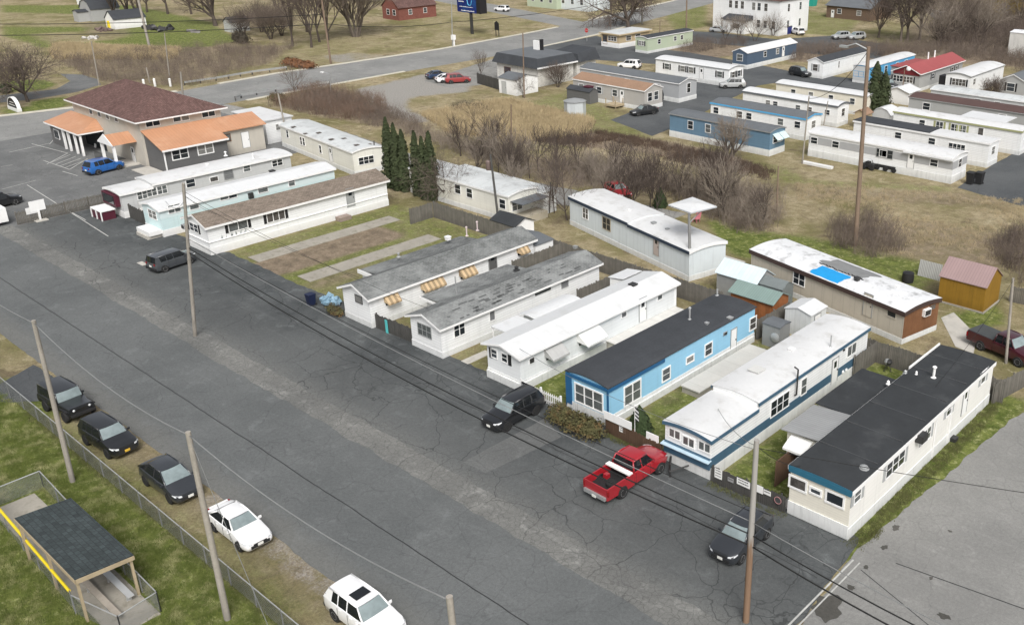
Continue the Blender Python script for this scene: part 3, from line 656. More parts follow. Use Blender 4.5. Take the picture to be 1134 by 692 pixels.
h.vent(1033.8, 418, .75, .09); h.vent(1002.5, 413, .1, .07, GALV); h.vent(1014.7, 414.4, .12, .05); h.vent(983.5, 424.5, .1, .06); h.vent(956.5, 518, .06, .14, GREYMETAL)
# flat-roofed addition with ribbed porch roof and entry
mb = MB().box(-26.7, -23.96, 49.1, 55.0, 0, 2.86); mb.build('addition', CREAM, h.root)
MB().box(-26.85, -23.99, 48.95, 55.15, 2.865, 2.95).build('addition_roof', R_BLACK, h.root)
MB().prism([(-26.95, 45.0, 2.72), (-23.99, 45.0, 2.95), (-23.99, 45.0, 3.0), (-26.95, 45.0, 2.78)], (0, 3.93, 0)).build('porch_roof', R_RIB, h.root)
MB().box(-26.6, -24.2, 45.25, 49.09, .1, 2.6).build('porch_wall', CREAM, h.root)
d = MB().box(-25.95, -25.15, 45.19, 45.246, .15, 2.05).build('porch_door', SCREEN, h.root); MB().box(-25.85, -25.25, 45.17, 45.188, .3, 1.9).build('screen', GLASS, d)
MB().prism([(-26.3, 45.24, 2.5), (-26.3, 44.3, 2.05), (-26.3, 44.3, 1.93), (-26.3, 44.27, 1.93), (-26.3, 44.27, 2.08), (-26.3, 45.24, 2.55)], (1.5, 0, 0)).build('awning', AWNWHITE, h.root)
mb = MB().box(-25.9, -25.83, 42.9, 45.2, .1, 1.9); mb.build('porch_screen', BROWNFENCE, h.root)
h.unit('R', 1053, 485.5, .5, .4, .4, DKMETAL, 'meter_box')
# ---- 2: white with blue band and stepped white roof
h = Home('white mobile home with broad steel blue bands and a stepped white roof', -32.95, -29.4, 41.1, 60.8, 3.2, wall=WHITE, roofm=R_WHITE, skirt=.8, skirtm=WHITE_SKIRT, over=.12, rise=.2, roof='arch', segs=[(41.1, 46.1, 2.78), (46.1, 60.8, 3.2)], fascia=STEELBLUE, fh=.2, bands=[(.82, 1.5, STEELBLUE, .02)])
h.box('front_band', STEELBLUE, -32.97, -29.38, 40.98, 41.075, .72, 1.42)
mb = MB().prism([(-33.05, 41.08, 1.42), (-33.05, 40.72, 1.36), (-33.05, 40.72, 1.31), (-33.05, 41.08, 1.36)], (3.75, 0, 0)); mb.build('front_ledge', mat('light_blue_ledge', (.40, .52, .60), .6, var=.1), h.root)
for a in ((747.3, 480.2), (762.7, 489), (780.3, 494.6)): h.win('F', *a, .82, .55, n=2, bar=False, pane=GLASSL, fw=.08)
h.win('R', 863.5, 447, 2.15, 1.1, n=3, pane=GLASS); h.win('R', 890, 427.5, .65, 1.15); h.door('R', 924, 410, .8, 1.95); h.win('R', 943, 387, 1.25, .8, n=2, bar=False)
for q in ((933, 411.6), (936.6, 409.5)):
    p = h.on('R', *q); MB().lathe([(.13, 0), (.15, .06), (.05, .12)], (h.x1, p.y, p.z), 'x', 12).build('wall_vent', WHITE_PLAIN, h.root)
h.vent(919.7, 384, .9, .05, GALV, False); h.cap(876.5, 387.5, .35, .15, WHITE_PLAIN); h.cap(838, 410.5, .75, .16, mat('grey_hatch', (.55, .55, .53), .6, var=.1));
p = onx(881, 431, -29.3); MB().tube([(-29.32, p.y, 1.9), (-29.2, p.y, 2.0), (-29.2, p.y, 3.9), (-29.5, p.y, 4.0)], .06, 8).build('stove_pipe', DKMETAL, h.root, smooth=True)
h.box('wall_light', DKMETAL, -29.38, -29.3, 57.0, 57.2, 2.75, 2.85)
# ---- 3: sky blue
h = Home('sky blue mobile home with white window frames and a charcoal roof', -42.2, -38.35, 41.75, 59.0, 2.95, wall=SKYBLUE, roofm=R_CHAR, skirt=.72, skirtm=WHITE_SKIRT, over=.1, rise=.22, roof='arch', segs=[(41.75, 59.0, 2.9)], fascia=None)
h.box('trim', NAVYTRIM, -38.28, -38.24, 41.62, 47.6, 2.62, 2.88); h.box('corner_trim', NAVYTRIM, -38.45, -38.3, 41.70, 41.75, .1, 2.7); h.box('corner_trim', NAVYTRIM, -42.25, -41.7, 41.68, 41.74, .5, 2.72); h.box('corner_trim', NAVYTRIM, -42.28, -42.2, 41.7, 42.4, .3, 2.7)
h.box('front_trim', NAVYTRIM, -42.2, -38.3, 41.64, 41.74, 2.68, 2.89)
h.win('F', 652.3, 440, 2.45, 1.3, n=3, pane=GLASSL, fw=.11); h.win('R', 700.3, 434.5, 1.6, 1.35, n=2, fw=.12, pane=GLASSL)
h.win('R', 737.6, 414, .8, .9, fw=.1); h.win('R', 764, 397.6, .8, .42, fw=.1, bar=False); h.win('R', 784.4, 386.5, .8, .9, fw=.1); h.unit('R', 802.5, 369, .45, .25, .1, GREYMETAL, 'wall_vent')
h.door('R', 812, 376.5, .7, 1.9, glassy=False); h.win('R', 833.6, 358, .8, .95, fw=.1)
h.vent(763.7, 353.5, .9, .07, GALV); h.cap(782.8, 358.5, .25, .12, GALV); h.cap(808.4, 353, .35, .15, GALV); h.vent(794.3, 327, .55, .07, GALV, False)
h.box('skirt_flare', WHITE_SKIRT, -38.31, -38.2, 42.5, 58.9, -.01, .5)
MB().box(-37.55, -36.0, 48.7, 57.2, .0, .5).build('patio', CONCD, h.root); MB().box(-37.6, -35.9, 48.6, 57.3, .502, .6).build('patio_slab', mat('pale_patio_concrete', (.50, .485, .45), .9, var=.1, scale=.8, pat='y', period=2.2, line=.012, dark=.7, var2=.05), h.root)
# ---- 4: white, low ridge
h = Home('white mobile home with a bright white ridged metal roof and black front shutters', -50.0, -46.5, 41.4, 59.2, 2.75, wall=mat('cool_white_siding', (.69, .71, .715), .6, var=.04, scale=.6, pat='z', period=.3, line=.05, dark=.84, streak=.1), roofm=R_WHITE2, skirt=.72, roof='gable', rise=.42, over=.3, fascia=WHITE_PLAIN, fh=.1)
for a in (547.5, 391.4), (558.9, 396.2): h.win('F', *a, .55, .62)
for a in (543.6, 390.2), (564.6, 399): h.box('shutter', BLACK, h.on('F', *a).x-.16, h.on('F', *a).x+.16, 41.36, 41.4, h.on('F', *a).z-.42, h.on('F', *a).z+.42)
h.awning('R', 612, 388, 1.7, AWNGREY, .9, .8); h.awning('R', 650.5, 370, 2.3, AWNWHITE, 1.1, .9); h.win('R', 690.8, 346, .55, .75); h.door('R', 711.6, 342.6, .85, 2.0); h.win('R', 730.6, 326.8, .55, .75)
h.cap(701, 316.5, .5, .2); h.unit('R', 588.5, 399, .5, .5, .06, WHITE_PLAIN, 'meter_box');
h.box('corner_post', WHITE_PLAIN, -46.50, -46.42, 59.12, 59.22, .05, 2.75)
h.box('skirt_flare', WHITE_SKIRT, -46.46, -46.3, 41.5, 50.3, -.01, .6); h.box('skirt_flare', WHITE_SKIRT, -50, -46.45, 41.22, 41.36, -.01, .6)
MB().box(-46.45, -44.2, 50.4, 59.0, .0, .62).build('porch', CONC, h.root)
MB().box(-46.43, -44.1, 50.35, 59.05, .622, .68).build('porch_deck', mat('pale_deck', (.58, .57, .54), .8, var=.1, scale=1, pat='y', period=.3, line=.05, dark=.8), h.root)
MB().box(-52.5, -50.05, 44.0, 46.7, 2.28, 2.38).build('side_roof', R_WHITE2, h.root)
for x, y in ((-52.4, 44.1), (-52.4, 46.6)): MB().cyl((x, y, 0), (x, y, 2.28), .05).build('post', WHITE_PLAIN, h.root)
prof = [(-52.6+2.5*q/6, 46.85, 2.32+.28*math.sin(PI*q/6*.9+.2)) for q in range(7)]
mb = MB().prism(prof+[(p[0], p[1], p[2]-.06) for p in reversed(prof)], (0, 5.2, 0)); mb.build('carport_roof', R_WHITE2, h.root)
MB().box(-52.4, -50.05, 47.3, 52.0, 0, 2.28).build('side_room', mat('cool_white_siding', (0, 0, 0)), h.root)
MB().box(-51.6, -50.1, 56.6, 58.8, 0, 2.7).build('rear_room', WHITE_PLAIN, h.root); MB().prism([(-51.7, 56.5, 2.71), (-50.05, 56.5, 2.95), (-50.05, 56.5, 3.0), (-51.7, 56.5, 2.78)], (0, 2.5, 0)).build('rear_room_roof', R_WHITE2, h.root)
# ---- 5: white with patched grey shingles
h = Home('white mobile home with a patched grey shingle roof, missing tabs, and a double front window', -58.5, -54.8, 41.0, 58.7, 2.62, wall=WHITE, roofm=R_GREYSH2, skirt=.5, skirtm=WHITE, roof='gable', rise=.62, over=.28, fascia=WHITE_PLAIN, fh=.12)
h.win('F', 470.3, 366, 1.6, .95, n=3, frame=GREYMETAL, fw=.04); h.win('R', 508.5, 363.8, 1.0, 1.15, n=2, fw=.08); h.win('R', 544.8, 347.5, .5, 1.1, pane=SCREEN, bar=False); h.win('R', 601, 320, 1.7, .55, n=1, bar=False, fw=.05, frame=DKMETAL); h.win('R', 625.3, 313.9, .7, .6, pane=SCREEN, bar=False, frame=GREYMETAL)
rng = random.Random(3); mb = MB()
for k in range(75):
    y = rng.uniform(42, 57); x = rng.uniform(-56.3, -54.8) if rng.random() < .8 else rng.uniform(-58.4, -56.9); u = (x+56.65)/1.85; l = rng.uniform(.25, .9)
    if y > 50 and rng.random() < .5: continue
    zf = lambda xx: 2.62+.62*(1-abs((xx+56.65)/1.85))+.085
    mb.poly([(x, y, zf(x)), (x+.14, y, zf(x+.14)), (x+.14, y+l, zf(x+.14)), (x, y+l, zf(x))])
mb.build('dark_shingle_tabs', mat('dark_shingle_tab', (.085, .088, .088), .9, var=.3), h.root)['kind'] = 'stuff'
h.vent(572, 298.5, .2, .12, DKMETAL); h.cap(637, 274.5, .3, .2, GREYMETAL)
MB().prism([(-61.4, 44.2, 2.2), (-58.55, 44.2, 2.5), (-58.55, 44.2, 2.56), (-61.4, 44.2, 2.27)], (0, 9.6, 0)).build('porch_roof', R_GREYSH2, h.root)
MB().box(-61.1, -58.55, 44.6, 53.5, 0, 2.19).build('porch_wall', WHITE, h.root)
MB().box(-61.44, -61.38, 44.15, 53.85, 2.1, 2.26).build('porch_fascia', WHITE_PLAIN, h.root); MB().box(-61.44, -58.5, 44.12, 44.19, 2.1, 2.3).build('porch_fascia', WHITE_PLAIN, h.root)
MB().tube([(-59.2, 46.2, 2.3), (-59.2, 46.2, 4.0)], .05, 8).build('stove_pipe', GREYMETAL, h.root)
# ---- 6: white with striped awnings
h = Home('white mobile home with tan striped window awnings and a grey shingle roof', -67.2, -63.5, 40.75, 59.0, 2.75, wall=WHITE, roofm=R_GREYSH, skirt=.0, roof='gable', rise=.72, over=.3, fascia=WHITE_PLAIN, fh=.14)
h.box('skirting', WHITE_SKIRT, -67.23, -63.47, 40.72, 59.03, -.02, .5)
h.win('F', 397.4, 331.3, .95, .62, n=1, frame=DKMETAL, fw=.03, bar=False)
for a, w_ in (((432.4, 329.5), 1.3), ((477.7, 313.6), 2.3), ((516.3, 300.2), 1.7), ((577.3, 275.6), 1.2)): h.awning('R', *a, w_, AWNTAN, .6, .8)
h.door('R', 545.5, 291, .9, 2.0, m=mat('dark_grey_door', (.10, .10, .10), .6, var=.1))
h.vent(517, 261, .8, .07, mat('pinkish_pipe', (.5, .42, .42), .6, var=.1)); h.vent(528.7, 255, .8, .07, mat('pinkish_pipe', (.5, .42, .42))); h.cap(496, 265, .4, .3, WHITE_PLAIN); h.vent(441.5, 284, .25, .08, GREYMETAL)
MB().prism([(-70.4, 44.5, 2.15), (-67.28, 44.5, 2.55), (-67.28, 44.5, 2.61), (-70.4, 44.5, 2.22)], (0, 11.5, 0)).build('side_roof', R_GREYSH, h.root)
MB().box(-70.2, -67.25, 44.7, 55.9, 0, 2.14).build('side_room', WHITE, h.root); MB().box(-70.46, -67.3, 44.40, 44.49, 1.95, 2.3).build('side_fascia', WHITE_PLAIN, h.root)
# ---- 7: brown shingles
h = Home('long white mobile home with a speckled brown shingle roof and black shuttered double windows', -93.7, -89.4, 40.6, 61.3, 3.0, wall=WHITE, roofm=R_BROWNSH, skirt=.7, skirtm=WHITE_PLAIN, roof='gable', rise=.75, over=.3, fascia=WHITE_PLAIN, fh=.16)
h.win('F', 214.8, 252, 1.6, .8, n=2, shut=BLACK); h.win('R', 263.4, 248.8, 1.9, 1.05, n=2, shut=BLACK, pane=GLASSL, bar=False); h.win('R', 305.4, 239.0, 1.9, 1.0, n=3, shut=BLACK, bar=False); h.door('R', 387.9, 219, .9, 2.0, m=mat('grey_screen_door', (.32, .33, .33), .6, var=.1))
h.unit('F', 206, 250.5, .6, .4, .35, GREYMETAL); h.box('siding_lip', WHITE_PLAIN, -89.42, -89.32, 40.6, 61.3, 1.28, 1.36); h.box('front_lip', WHITE_PLAIN, -93.72, -89.3, 40.52, 40.6, 1.28, 1.36)
h.box('step', mat('rusty_grey', (.25, .2, .17), .8, var=.2), -89.3, -88.4, 54.4, 55.8, .02, .45)
mb = MB()
for k in range(16):
    y = 41.2+rng.random()*4.2; zt = rng.uniform(1.6, 2.0); mb.prism([(-89.396, y, 1.4), (-89.396, y+.1, 1.4), (-89.396, y+.05, zt)], (.004, 0, 0))
mb.build('peeling_paint', mat('peeled_grey', (.33, .36, .36), .8, var=.3), h.root)['kind'] = 'stuff'
# ---- 8: aqua
h = Home('pale aqua mobile home with a white roof and white lower front panels', -101.9, -98.05, 40.1, 60.3, 2.9, wall=AQUA, roofm=R_WHITE2, skirt=.7, skirtm=WHITE_PLAIN, roof='gable', rise=.35, over=.2, fascia=WHITE_PLAIN, fh=.14, bands=[(1.9, 2.88, mat('pale_aqua_upper', (.60, .70, .71), .6, var=.05, scale=.7, pat='z', period=.25, line=.06, dark=.88), .012)])
h.win('F', 169, 237.5, 1.7, .85, n=2); h.win('R', 193, 231, 1.2, .8, n=2, pane=GLASSL); h.win('R', 214.8, 227.3, .9, .8); h.win('R', 248.4, 219, .9, .4, bar=False); h.win('R', 257.6, 217, .9, .4, bar=False); h.win('R', 291, 209, 1.1, .8, pane=GLASSL); h.win('R', 322.8, 202, .7, .8)
h.cap(301.5, 190.5, .5, .2, DKMETAL); h.unit('R', 277, 216.5, .5, .6, .3, DKMETAL); h.box('front_step', CONC, -100.9, -98.4, 38.6, 40.0, .0, .35); h.box('front_apron', WHITE_PLAIN, -101.0, -98.2, 38.75, 40.05, .36, .8)
# ---- 9: light grey with raised roof
h = Home('light grey mobile home with white stepped roof and maroon porch at its end', -110.9, -107.1, 40.2, 60.2, 2.9, wall=GREYSIDE, roofm=R_WHITE, skirt=.7, skirtm=WHITE_PLAIN, over=.2, rise=.2, roof='arch', segs=[(40.2, 43.6, 2.68), (43.6, 60.2, 3.0)], fascia=WHITE_PLAIN, fh=.14)
h.box('window_bay', MAROON, -110.8, -107.6, 39.7, 40.18, 1.25, 2.5); h.box('bay_glass', GLASS, -110.5, -107.9, 39.64, 39.69, 1.5, 2.4); h.box('porch_box', MAROON, -110.3, -107.9, 38.2, 39.6, 0, 1.0); h.box('porch_rail', WHITE_PLAIN, -110.4, -107.8, 38.1, 39.65, 1.0, 1.12)
for x in (-110.35, -109.1, -107.85): MB().box(x-.05, x+.05, 38.08, 38.19, 0, .99).build('porch_post', WHITE_PLAIN, h.root)
for a in ((157.5, 216), (168, 212.7), (179.5, 210.3)): h.win('R', *a, 1.0, .85, pane=GLASSL, n=2)
h.win('R', 211, 203, .95, .85); h.win('R', 237, 198.5, .9, .5, bar=False); h.win('R', 253, 193.2, 1.0, .95, pane=SCREEN, frame=GREYMETAL); h.win('R', 273.3, 186.6, .8, .7); h.win('R', 307, 180.5, 1.3, .7, n=2)
h.vent(250, 172.5, .4, .1); h.vent(280.5, 176, .5, .06); h.cap(229, 183.5, .3, .2, WHITE_PLAIN)

# ---- homes of the second row, along the alley
h = Home('pale yellow mobile home with a streaked grey roof, furthest along the alley', -122.0, -102.0, 66.75, 70.85, 2.95, 'x', rot=math.radians(-6), wall=PALEYELLOW, roofm=R_WORNL, skirt=.55, skirtm=WHITE_SKIRT, over=.12, rise=.28, roof='arch', fascia=WHITE_PLAIN, fh=.12, group='mobile homes along the alley')
for a in ((318.5, 148.5), (333.5, 156), (336.5, 157), (355, 165.5)): h.win('F', *a, .55, 1.0)
h.door('F', 366.5, 171, .8, 1.9); h.win('R', 405.5, 177.5, 2.0, .85, n=3)
for k in range(7): p = (325+k*14, 141+k*3.2+(k % 2)*4); h.cap(*p, .5, .05, mat('rust_patch', (.10, .085, .075), .8, var=.3))
h = Home('pale yellow mobile home with a worn roof behind the dark evergreens', -91.5, -74.6, 66.0, 70.2, 2.95, 'x', wall=PALEYELLOW, roofm=R_WORNL, skirt=.5, over=.12, rise=.28, roof='arch', fascia=WHITE_PLAIN, fh=.12, group='mobile homes along the alley')
for a in ((507, 209.5), (520, 214), (556.5, 226)): h.win('F', *a, .9, 1.0, n=1, pane=GLASS)
h.win('R', 572.5, 227, 1.4, 1.1, n=2); h.box('side_roof', R_WORNL, -89, -73.6, 70.3, 72.3, 2.45, 2.55); h.box('side_room', WHITE_SKIRT, -88.9, -73.7, 70.25, 72.2, 0, 2.44)
h.box('porch', mat('tan_porch', (.42, .38, .30), .7, var=.1), -74.55, -72.8, 66.4, 70.0, 0, .8); h.box('porch_roof', R_SLATE, -74.5, -72.6, 66.2, 70.2, 2.3, 2.38)
h = Home('pale blue mobile home with dark band and curved white roof behind the fence', -69.05, -49.15, 67.6, 72.0, 3.0, 'x', rot=math.radians(-12.8), wall=PALEBLUE, roofm=R_WHITE, skirt=.5, skirtm=WHITE_SKIRT, over=.12, rise=.25, roof='arch', fascia=mat('dark_slate_band', (.03, .045, .07), .6, var=.1), endfascia=WHITE_PLAIN, fh=.25, group='mobile homes along the alley', segs=[(-69.05, -58.5, 3.05), (-58.5, -49.15, 2.92)])
h.win('F', 648.5, 236.5, .95, 1.1, n=2); h.win('F', 671.8, 248, 1.3, 1.2, n=2, frame=mat('tan_frame', (.35, .3, .22), .7, var=.1)); h.door('F', 727, 272.5, .8, 1.9, m=mat('pinkish_door', (.42, .36, .33), .7, var=.1)); h.cap(724, 247.5, .4, .15, GREYMETAL); h.cap(739, 254, .3, .1, GREYMETAL); h.cap(696.5, 233, .3, .1, WHITE_PLAIN)
h = Home('beige mobile home with a worn white roof, blue tarp and a brown wooden end', -45.75, -28.35, 67.85, 72.25, 2.8, 'x', rot=math.radians(-12.2), wall=BEIGE, roofm=R_WORN, skirt=.45, skirtm=WHITE_SKIRT, over=.15, rise=.24, roof='arch', fascia=mat('dark_brown_fascia', (.055, .035, .03), .7, var=.15), fh=.34, group='mobile homes along the alley', endwall=BROWNWOOD)
h.win('F', 885, 309, 1.3, 1.05, n=2); h.door('F', 961.4, 338, .85, 1.95, m=BEIGE); h.win('F', 987.6, 347.5, .8, .5, bar=False, frame=BEIGE, pane=GLASS); h.unit('R', 1024.5, 345, .8, .6, .3, WHITE_PLAIN); h.win('R', 1029, 335, .7, .4, world=Vector((-28.35, 71.4, 2.3)), frame=BROWNWOOD, out=.03)
def roofpatch(hm, x0, x1, u0, u1, m, name, dz=.09, jag=.2, seed=2):
    r2 = random.Random(seed); mb = MB(); nxx = 10; rows = []
    for i in range(nxx+1):
        x = x0+(x1-x0)*i/nxx; row = []
        for k in range(7):
            u = u0+(u1-u0)*k/6+(r2.uniform(-jag, jag)*.15 if k in (0, 6) else 0); xx = x+(r2.uniform(-jag, jag) if i in (0, nxx) else 0)
            row.append((xx, hm.cm+u*hm.hw, hm.ze+hm.top(u)+dz))
        rows.append(row)
    mb.loft(rows, closed=False); return mb.build(name, m, hm.root)
roofpatch(h, -38.6, -35.3, -1.0, -.25, TARP, 'tarp', .1, .12); roofpatch(h, -39.2, -34.2, -.15, .95, mat('grey_roof_patch', (.20, .205, .205), .9, var=.15, var2=.1), 'roof_patch', .09, .4)
mb = MB()
for q in range(14): mb.tube([(-39.2+q*.36, 69.75+rng.uniform(-.15, .15), 3.15), (-38.9+q*.36, 69.75+rng.uniform(-.15, .15), 3.14)], .05, 5)
mb.build('roof_debris', DKMETAL, h.root)['kind'] = 'stuff'; h.cap(949, 310.5, .35, .3, DKMETAL); h.cap(993.5, 318, .3, .15, WHITE_PLAIN); h.vent(847.5, 297, .0, .0001, GREYMETAL, False) if False else None

# ================================================================== FAR PARK
FG = 'mobile homes of the park across the field'
def fwin(h, face, ts, z, w, hh, **k):
    for t in ts:
        if face == 'R': h.win('R', 0, 0, w, hh, world=Vector((h.x1, h.y0+(h.y1-h.y0)*t, z)), **k)
        else: h.win('F', 0, 0, w, hh, world=Vector((h.x0+(h.x1-h.x0)*t, h.y0, z)), **k)
def fdoor(h, face, t, z=.75, **k):
    if face == 'R': h.door('R', 0, 0, world=Vector((h.x1, h.y0+(h.y1-h.y0)*t, z+1)), **k)
    else: h.door('F', 0, 0, world=Vector((h.x0+(h.x1-h.x0)*t, h.y0, z+1)), **k)
def fhome(label, axis, A, Bc, D, ze, dep=None, **k):
    """A: near-left roof corner, Bc: near-right roof corner, D: far-right roof corner (photo points at eave height)"""
    a, b, d = g(*A, ze), g(*Bc, ze), g(*D, ze)
    x0, x1 = a.x, b.x; y0 = (a.y+b.y)/2; y1 = d.y
    if axis == 'x' : y0 = b.y; y1 = max(min(y1, y0+6.5), y0+3.6)
    else: x1 = (b.x+d.x)/2; x0 = min(max(x0, x1-6), x1-3.6)
    ov = k.get('over', .15)
    h = Home(label, x0+ov, x1-ov, y0+ov, y1-ov, ze-.05, axis, group=FG, **k); h.box_ = (x0, x1, y0, y1); return h
h = fhome('faded blue mobile home with a grey roof and aqua awnings behind the bare tree', 'x', (738.8, 126.2), (853.4, 147), (870.2, 140.8), 3.3, wall=FARBLUE, roofm=R_SLATE, skirt=.85, skirtm=WHITE_SKIRT, rise=.3, roof='arch', fascia=GREYMETAL, fh=.08)
fwin(h, 'F', (.22, .40, .62), 2.2, .85, 1.1); fwin(h, 'R', (.35, .68), 2.1, 1.0, .9)
for t in (.33, .70): MB().prism([(h.x1+.02, h.y0+4.0*t-.7, 2.9), (h.x1+.9, h.y0+4.0*t-.7, 2.2), (h.x1+.9, h.y0+4.0*t-.7, 2.14), (h.x1+.02, h.y0+4.0*t-.7, 2.84)], (0, 1.35, 0)).build('awning', AQUA, h.root)
h = fhome('white mobile home with a slate roof edged in bright blue', 'x', (781.5, 114.4), (893, 131.8), (911.6, 125.8), 3.2, wall=WHITE, roofm=R_SLATE, skirt=.6, rise=.35, roof='gable', fascia=BRIGHTBLUE, fh=.18)
fwin(h, 'F', (.06, .32, .42, .75, .92), 2.1, .9, .9); fwin(h, 'R', (.5,), 2.0, 1.0, 1.0)
h = fhome('white mobile home with a dark-edged roof, between cream and blue-edged homes', 'x', (816, 102.3), (928.4, 118), (940, 113.3), 3.2, wall=WHITE, roofm=R_WHITE2, skirt=.6, rise=.35, roof='arch', fascia=R_SLATE, fh=.22)
fwin(h, 'F', (.28, .36, .6, .72, .9), 2.0, .8, .7); fwin(h, 'R', (.5,), 2.0, .9, 1.1)
h = fhome('cream mobile home with rounded white roof beside the lane', 'x', (854, 93.2), (961, 107.5), (972, 103.3), 3.1, wall=CREAM, roofm=R_WHITE2, skirt=.5, rise=.28, roof='arch', fascia=GREYMETAL, fh=.06)
fwin(h, 'F', (.2, .4, .62, .85), 2.0, .8, .9)
h = fhome('long white and grey mobile home with wooden steps facing the rough field', 'x', (893.4, 147), (1057, 176.1), (1077, 168.5), 3.2, wall=WHITE, roofm=R_WHITE, skirt=.9, skirtm=WHITE_SKIRT, rise=.35, roof='arch', fascia=WHITE_PLAIN, fh=.12, bands=[(1.75, 2.7, mat('grey_upper_band', (.36, .365, .37), .6, var=.06, scale=.8), .012)])
fwin(h, 'F', (.04, .2, .54, .88), 2.2, .95, .8, n=1); fwin(h, 'F', (.55,), 2.2, 2.2, 1.0, n=3, frame=GREYMETAL); fdoor(h, 'F', .73, .95); fwin(h, 'R', (.5,), 2.2, .9, 1.0)
h.box('roof_end', R_WHITE2, h.x1-6.5, h.x1+.1, h.y0-.4, h.y0-.16, 2.9, 3.0); h5 = h
h = fhome('white mobile home with dark roof and bright end room behind grey-banded one', 'x', (945, 133.5), (1097, 159.5), (1105, 154), 3.2, wall=WHITE, roofm=R_WHITE, skirt=.6, rise=.2, fascia=WHITE_PLAIN, fh=.15, segs=None)
h.box('dark_roof', R_CHAR, h.x0-.1, h.x0+(h.x1-h.x0)*.58, h.y0-.1, h.y1+.1, 3.26, 3.33); fwin(h, 'F', (.35, .6,), 2.2, .9, .8); fwin(h, 'F', (.78,), 1.9, 2.2, 1.0, n=4); fwin(h, 'R', (.45,), 2, 1.0, 1.0)
h = fhome('long white mobile home with olive roof trim and olive window shutters', 'x', (985.7, 124.2), (1133, 146), (1146, 141), 3.3, wall=WHITE, roofm=R_WHITE, skirt=.6, rise=.3, roof='arch', fascia=OLIVE, fh=.18)
fwin(h, 'F', (.24,), 2.2, .8, .9); fwin(h, 'F', (.38, .50), 2.2, 1.0, 1.2, shut=OLIVE, n=2); fwin(h, 'F', (.56,), 2.2, 1.0, 1.2, shut=OLIVE, n=2); fwin(h, 'F', (.70,), 2.2, .7, 1.3, bar=False); fwin(h, 'R', (.5,), 2, 1.1, 1.0); h.box('white_roof_panel', R_WHITE2, h.x0+9, h.x0+15.5, h.y0+2.2, h.y1+3.2, 3.5, 3.58)
h = fhome('long grey mobile home with a dark brown roof', 'x', (997.6, 110), (1140, 127), (1155, 121), 3.2, wall=MIDGREY, roofm=R_BROWN, skirt=.6, rise=.35, roof='gable', fascia=GREYMETAL, fh=.08)
fwin(h, 'F', (.16, .8), 2.1, 1.1, 1.0, shut=GREYSHUT)
h = fhome('mobile home with a pale ribbed roof behind the brown-roofed one', 'x', (1021.3, 101.5), (1140, 114), (1152, 109), 3.0, wall=GREYSIDE, roofm=R_WORNL, skirt=.5, rise=.3, roof='arch', fascia=WHITE_PLAIN, fh=.1)
fwin(h, 'F', (.5, .7), 2.0, .9, .8)
h = fhome('dark slate blue mobile home with a white gabled roof', 'y', (811, 56.5), (830.5, 59.5), (880.3, 46.5), 3.2, wall=SLATEBLUE, roofm=R_WHITE2, skirt=.8, rise=.7, roof='gable', fascia=WHITE_PLAIN, fh=.08)
fwin(h, 'F', (.5,), 2.1, 1.3, 1.2); fwin(h, 'R', (.35, .6), 2.2, .9, 1.0); fdoor(h, 'R', .72, .9)
h = fhome('white mobile home with a dark gabled roof across the lane from the dark SUV', 'y', (893, 67), (916.3, 69.5), (958, 56.5), 3.1, wall=WHITE, roofm=R_CHAR, skirt=.4, rise=.7, roof='gable', fascia=WHITE_PLAIN, fh=.08)
fwin(h, 'F', (.5,), 1.9, 1.0, 1.2, shut=GREYSHUT); fwin(h, 'R', (.35,), 1.9, .4, 1.2)
h = fhome('bright blue and white mobile home with rounded white roof', 'y', (946, 72), (967.4, 75.5), (1010.3, 60), 3.1, wall=BRIGHTBLUE, roofm=R_WHITE, skirt=.4, rise=.28, roof='arch', fascia=WHITE_PLAIN, fh=.08, endwall=GREYSIDE)
fwin(h, 'F', (.2, .5, .8), 1.6, .9, .9, frame=BRIGHTBLUE); fwin(h, 'R', (.15, .35, .6, .8), 1.9, 1.0, 1.1)
h = fhome('grey home with a red metal roof and dark red gable', 'y', (986.4, 77.5), (1022.2, 82), (1067.7, 66), 3.3, wall=MIDGREY, roofm=R_RED, skirt=.5, rise=1.1, roof='gable', over=.35, fascia=WHITE_PLAIN, fh=.1)
h.box('front_fascia', mat('dark_red_fascia', (.16, .02, .025), .6, var=.1), h.x0, h.x1, h.y0-.12, h.y0-.02, 2.75, 3.3); fwin(h, 'F', (.2, .58), 1.9, 1.8, 1.0, n=3, shut=BLACK); fwin(h, 'R', (.3, .75, .85), 2.0, .9, .9, shut=BLACK)  # dark red fascia board across the front, below the gable
mb = MB(); c = (h.x0+h.x1)/2
mb.prism([(h.x0-.1, h.y0-.06, 3.3), (h.x1+.1, h.y0-.06, 3.3), (c, h.y0-.06, 4.2)], (0, -.05, 0)); mb.build('gable', mat('dark_red_fascia', (0, 0, 0)), h.root); h.box('addition_roof', R_RED, h.x0-3.2, h.x0-.4, h.y0+5, h.y1-3, 2.9, 3.0); h.box('addition', MIDGREY, h.x0-3.0, h.x0-.02, h.y0+5.2, h.y1-3.2, 0, 2.89)
for q in (.45, .6): MB().cyl((c, h.y0+(h.y1-h.y0)*q, 4.2), (c, h.y0+(h.y1-h.y0)*q, 5.6), .14, .12, 8).build('vent_pipe', WHITE_PLAIN, h.root)
h = fhome('white mobile home with a flat white roof and dark porch, right of the red roof', 'y', (1046, 82), (1078.2, 85.5), (1111.8, 72), 3.2, wall=WHITE, roofm=R_WHITE, skirt=.5, rise=.4, roof='arch', fascia=GREYMETAL, fh=.1)
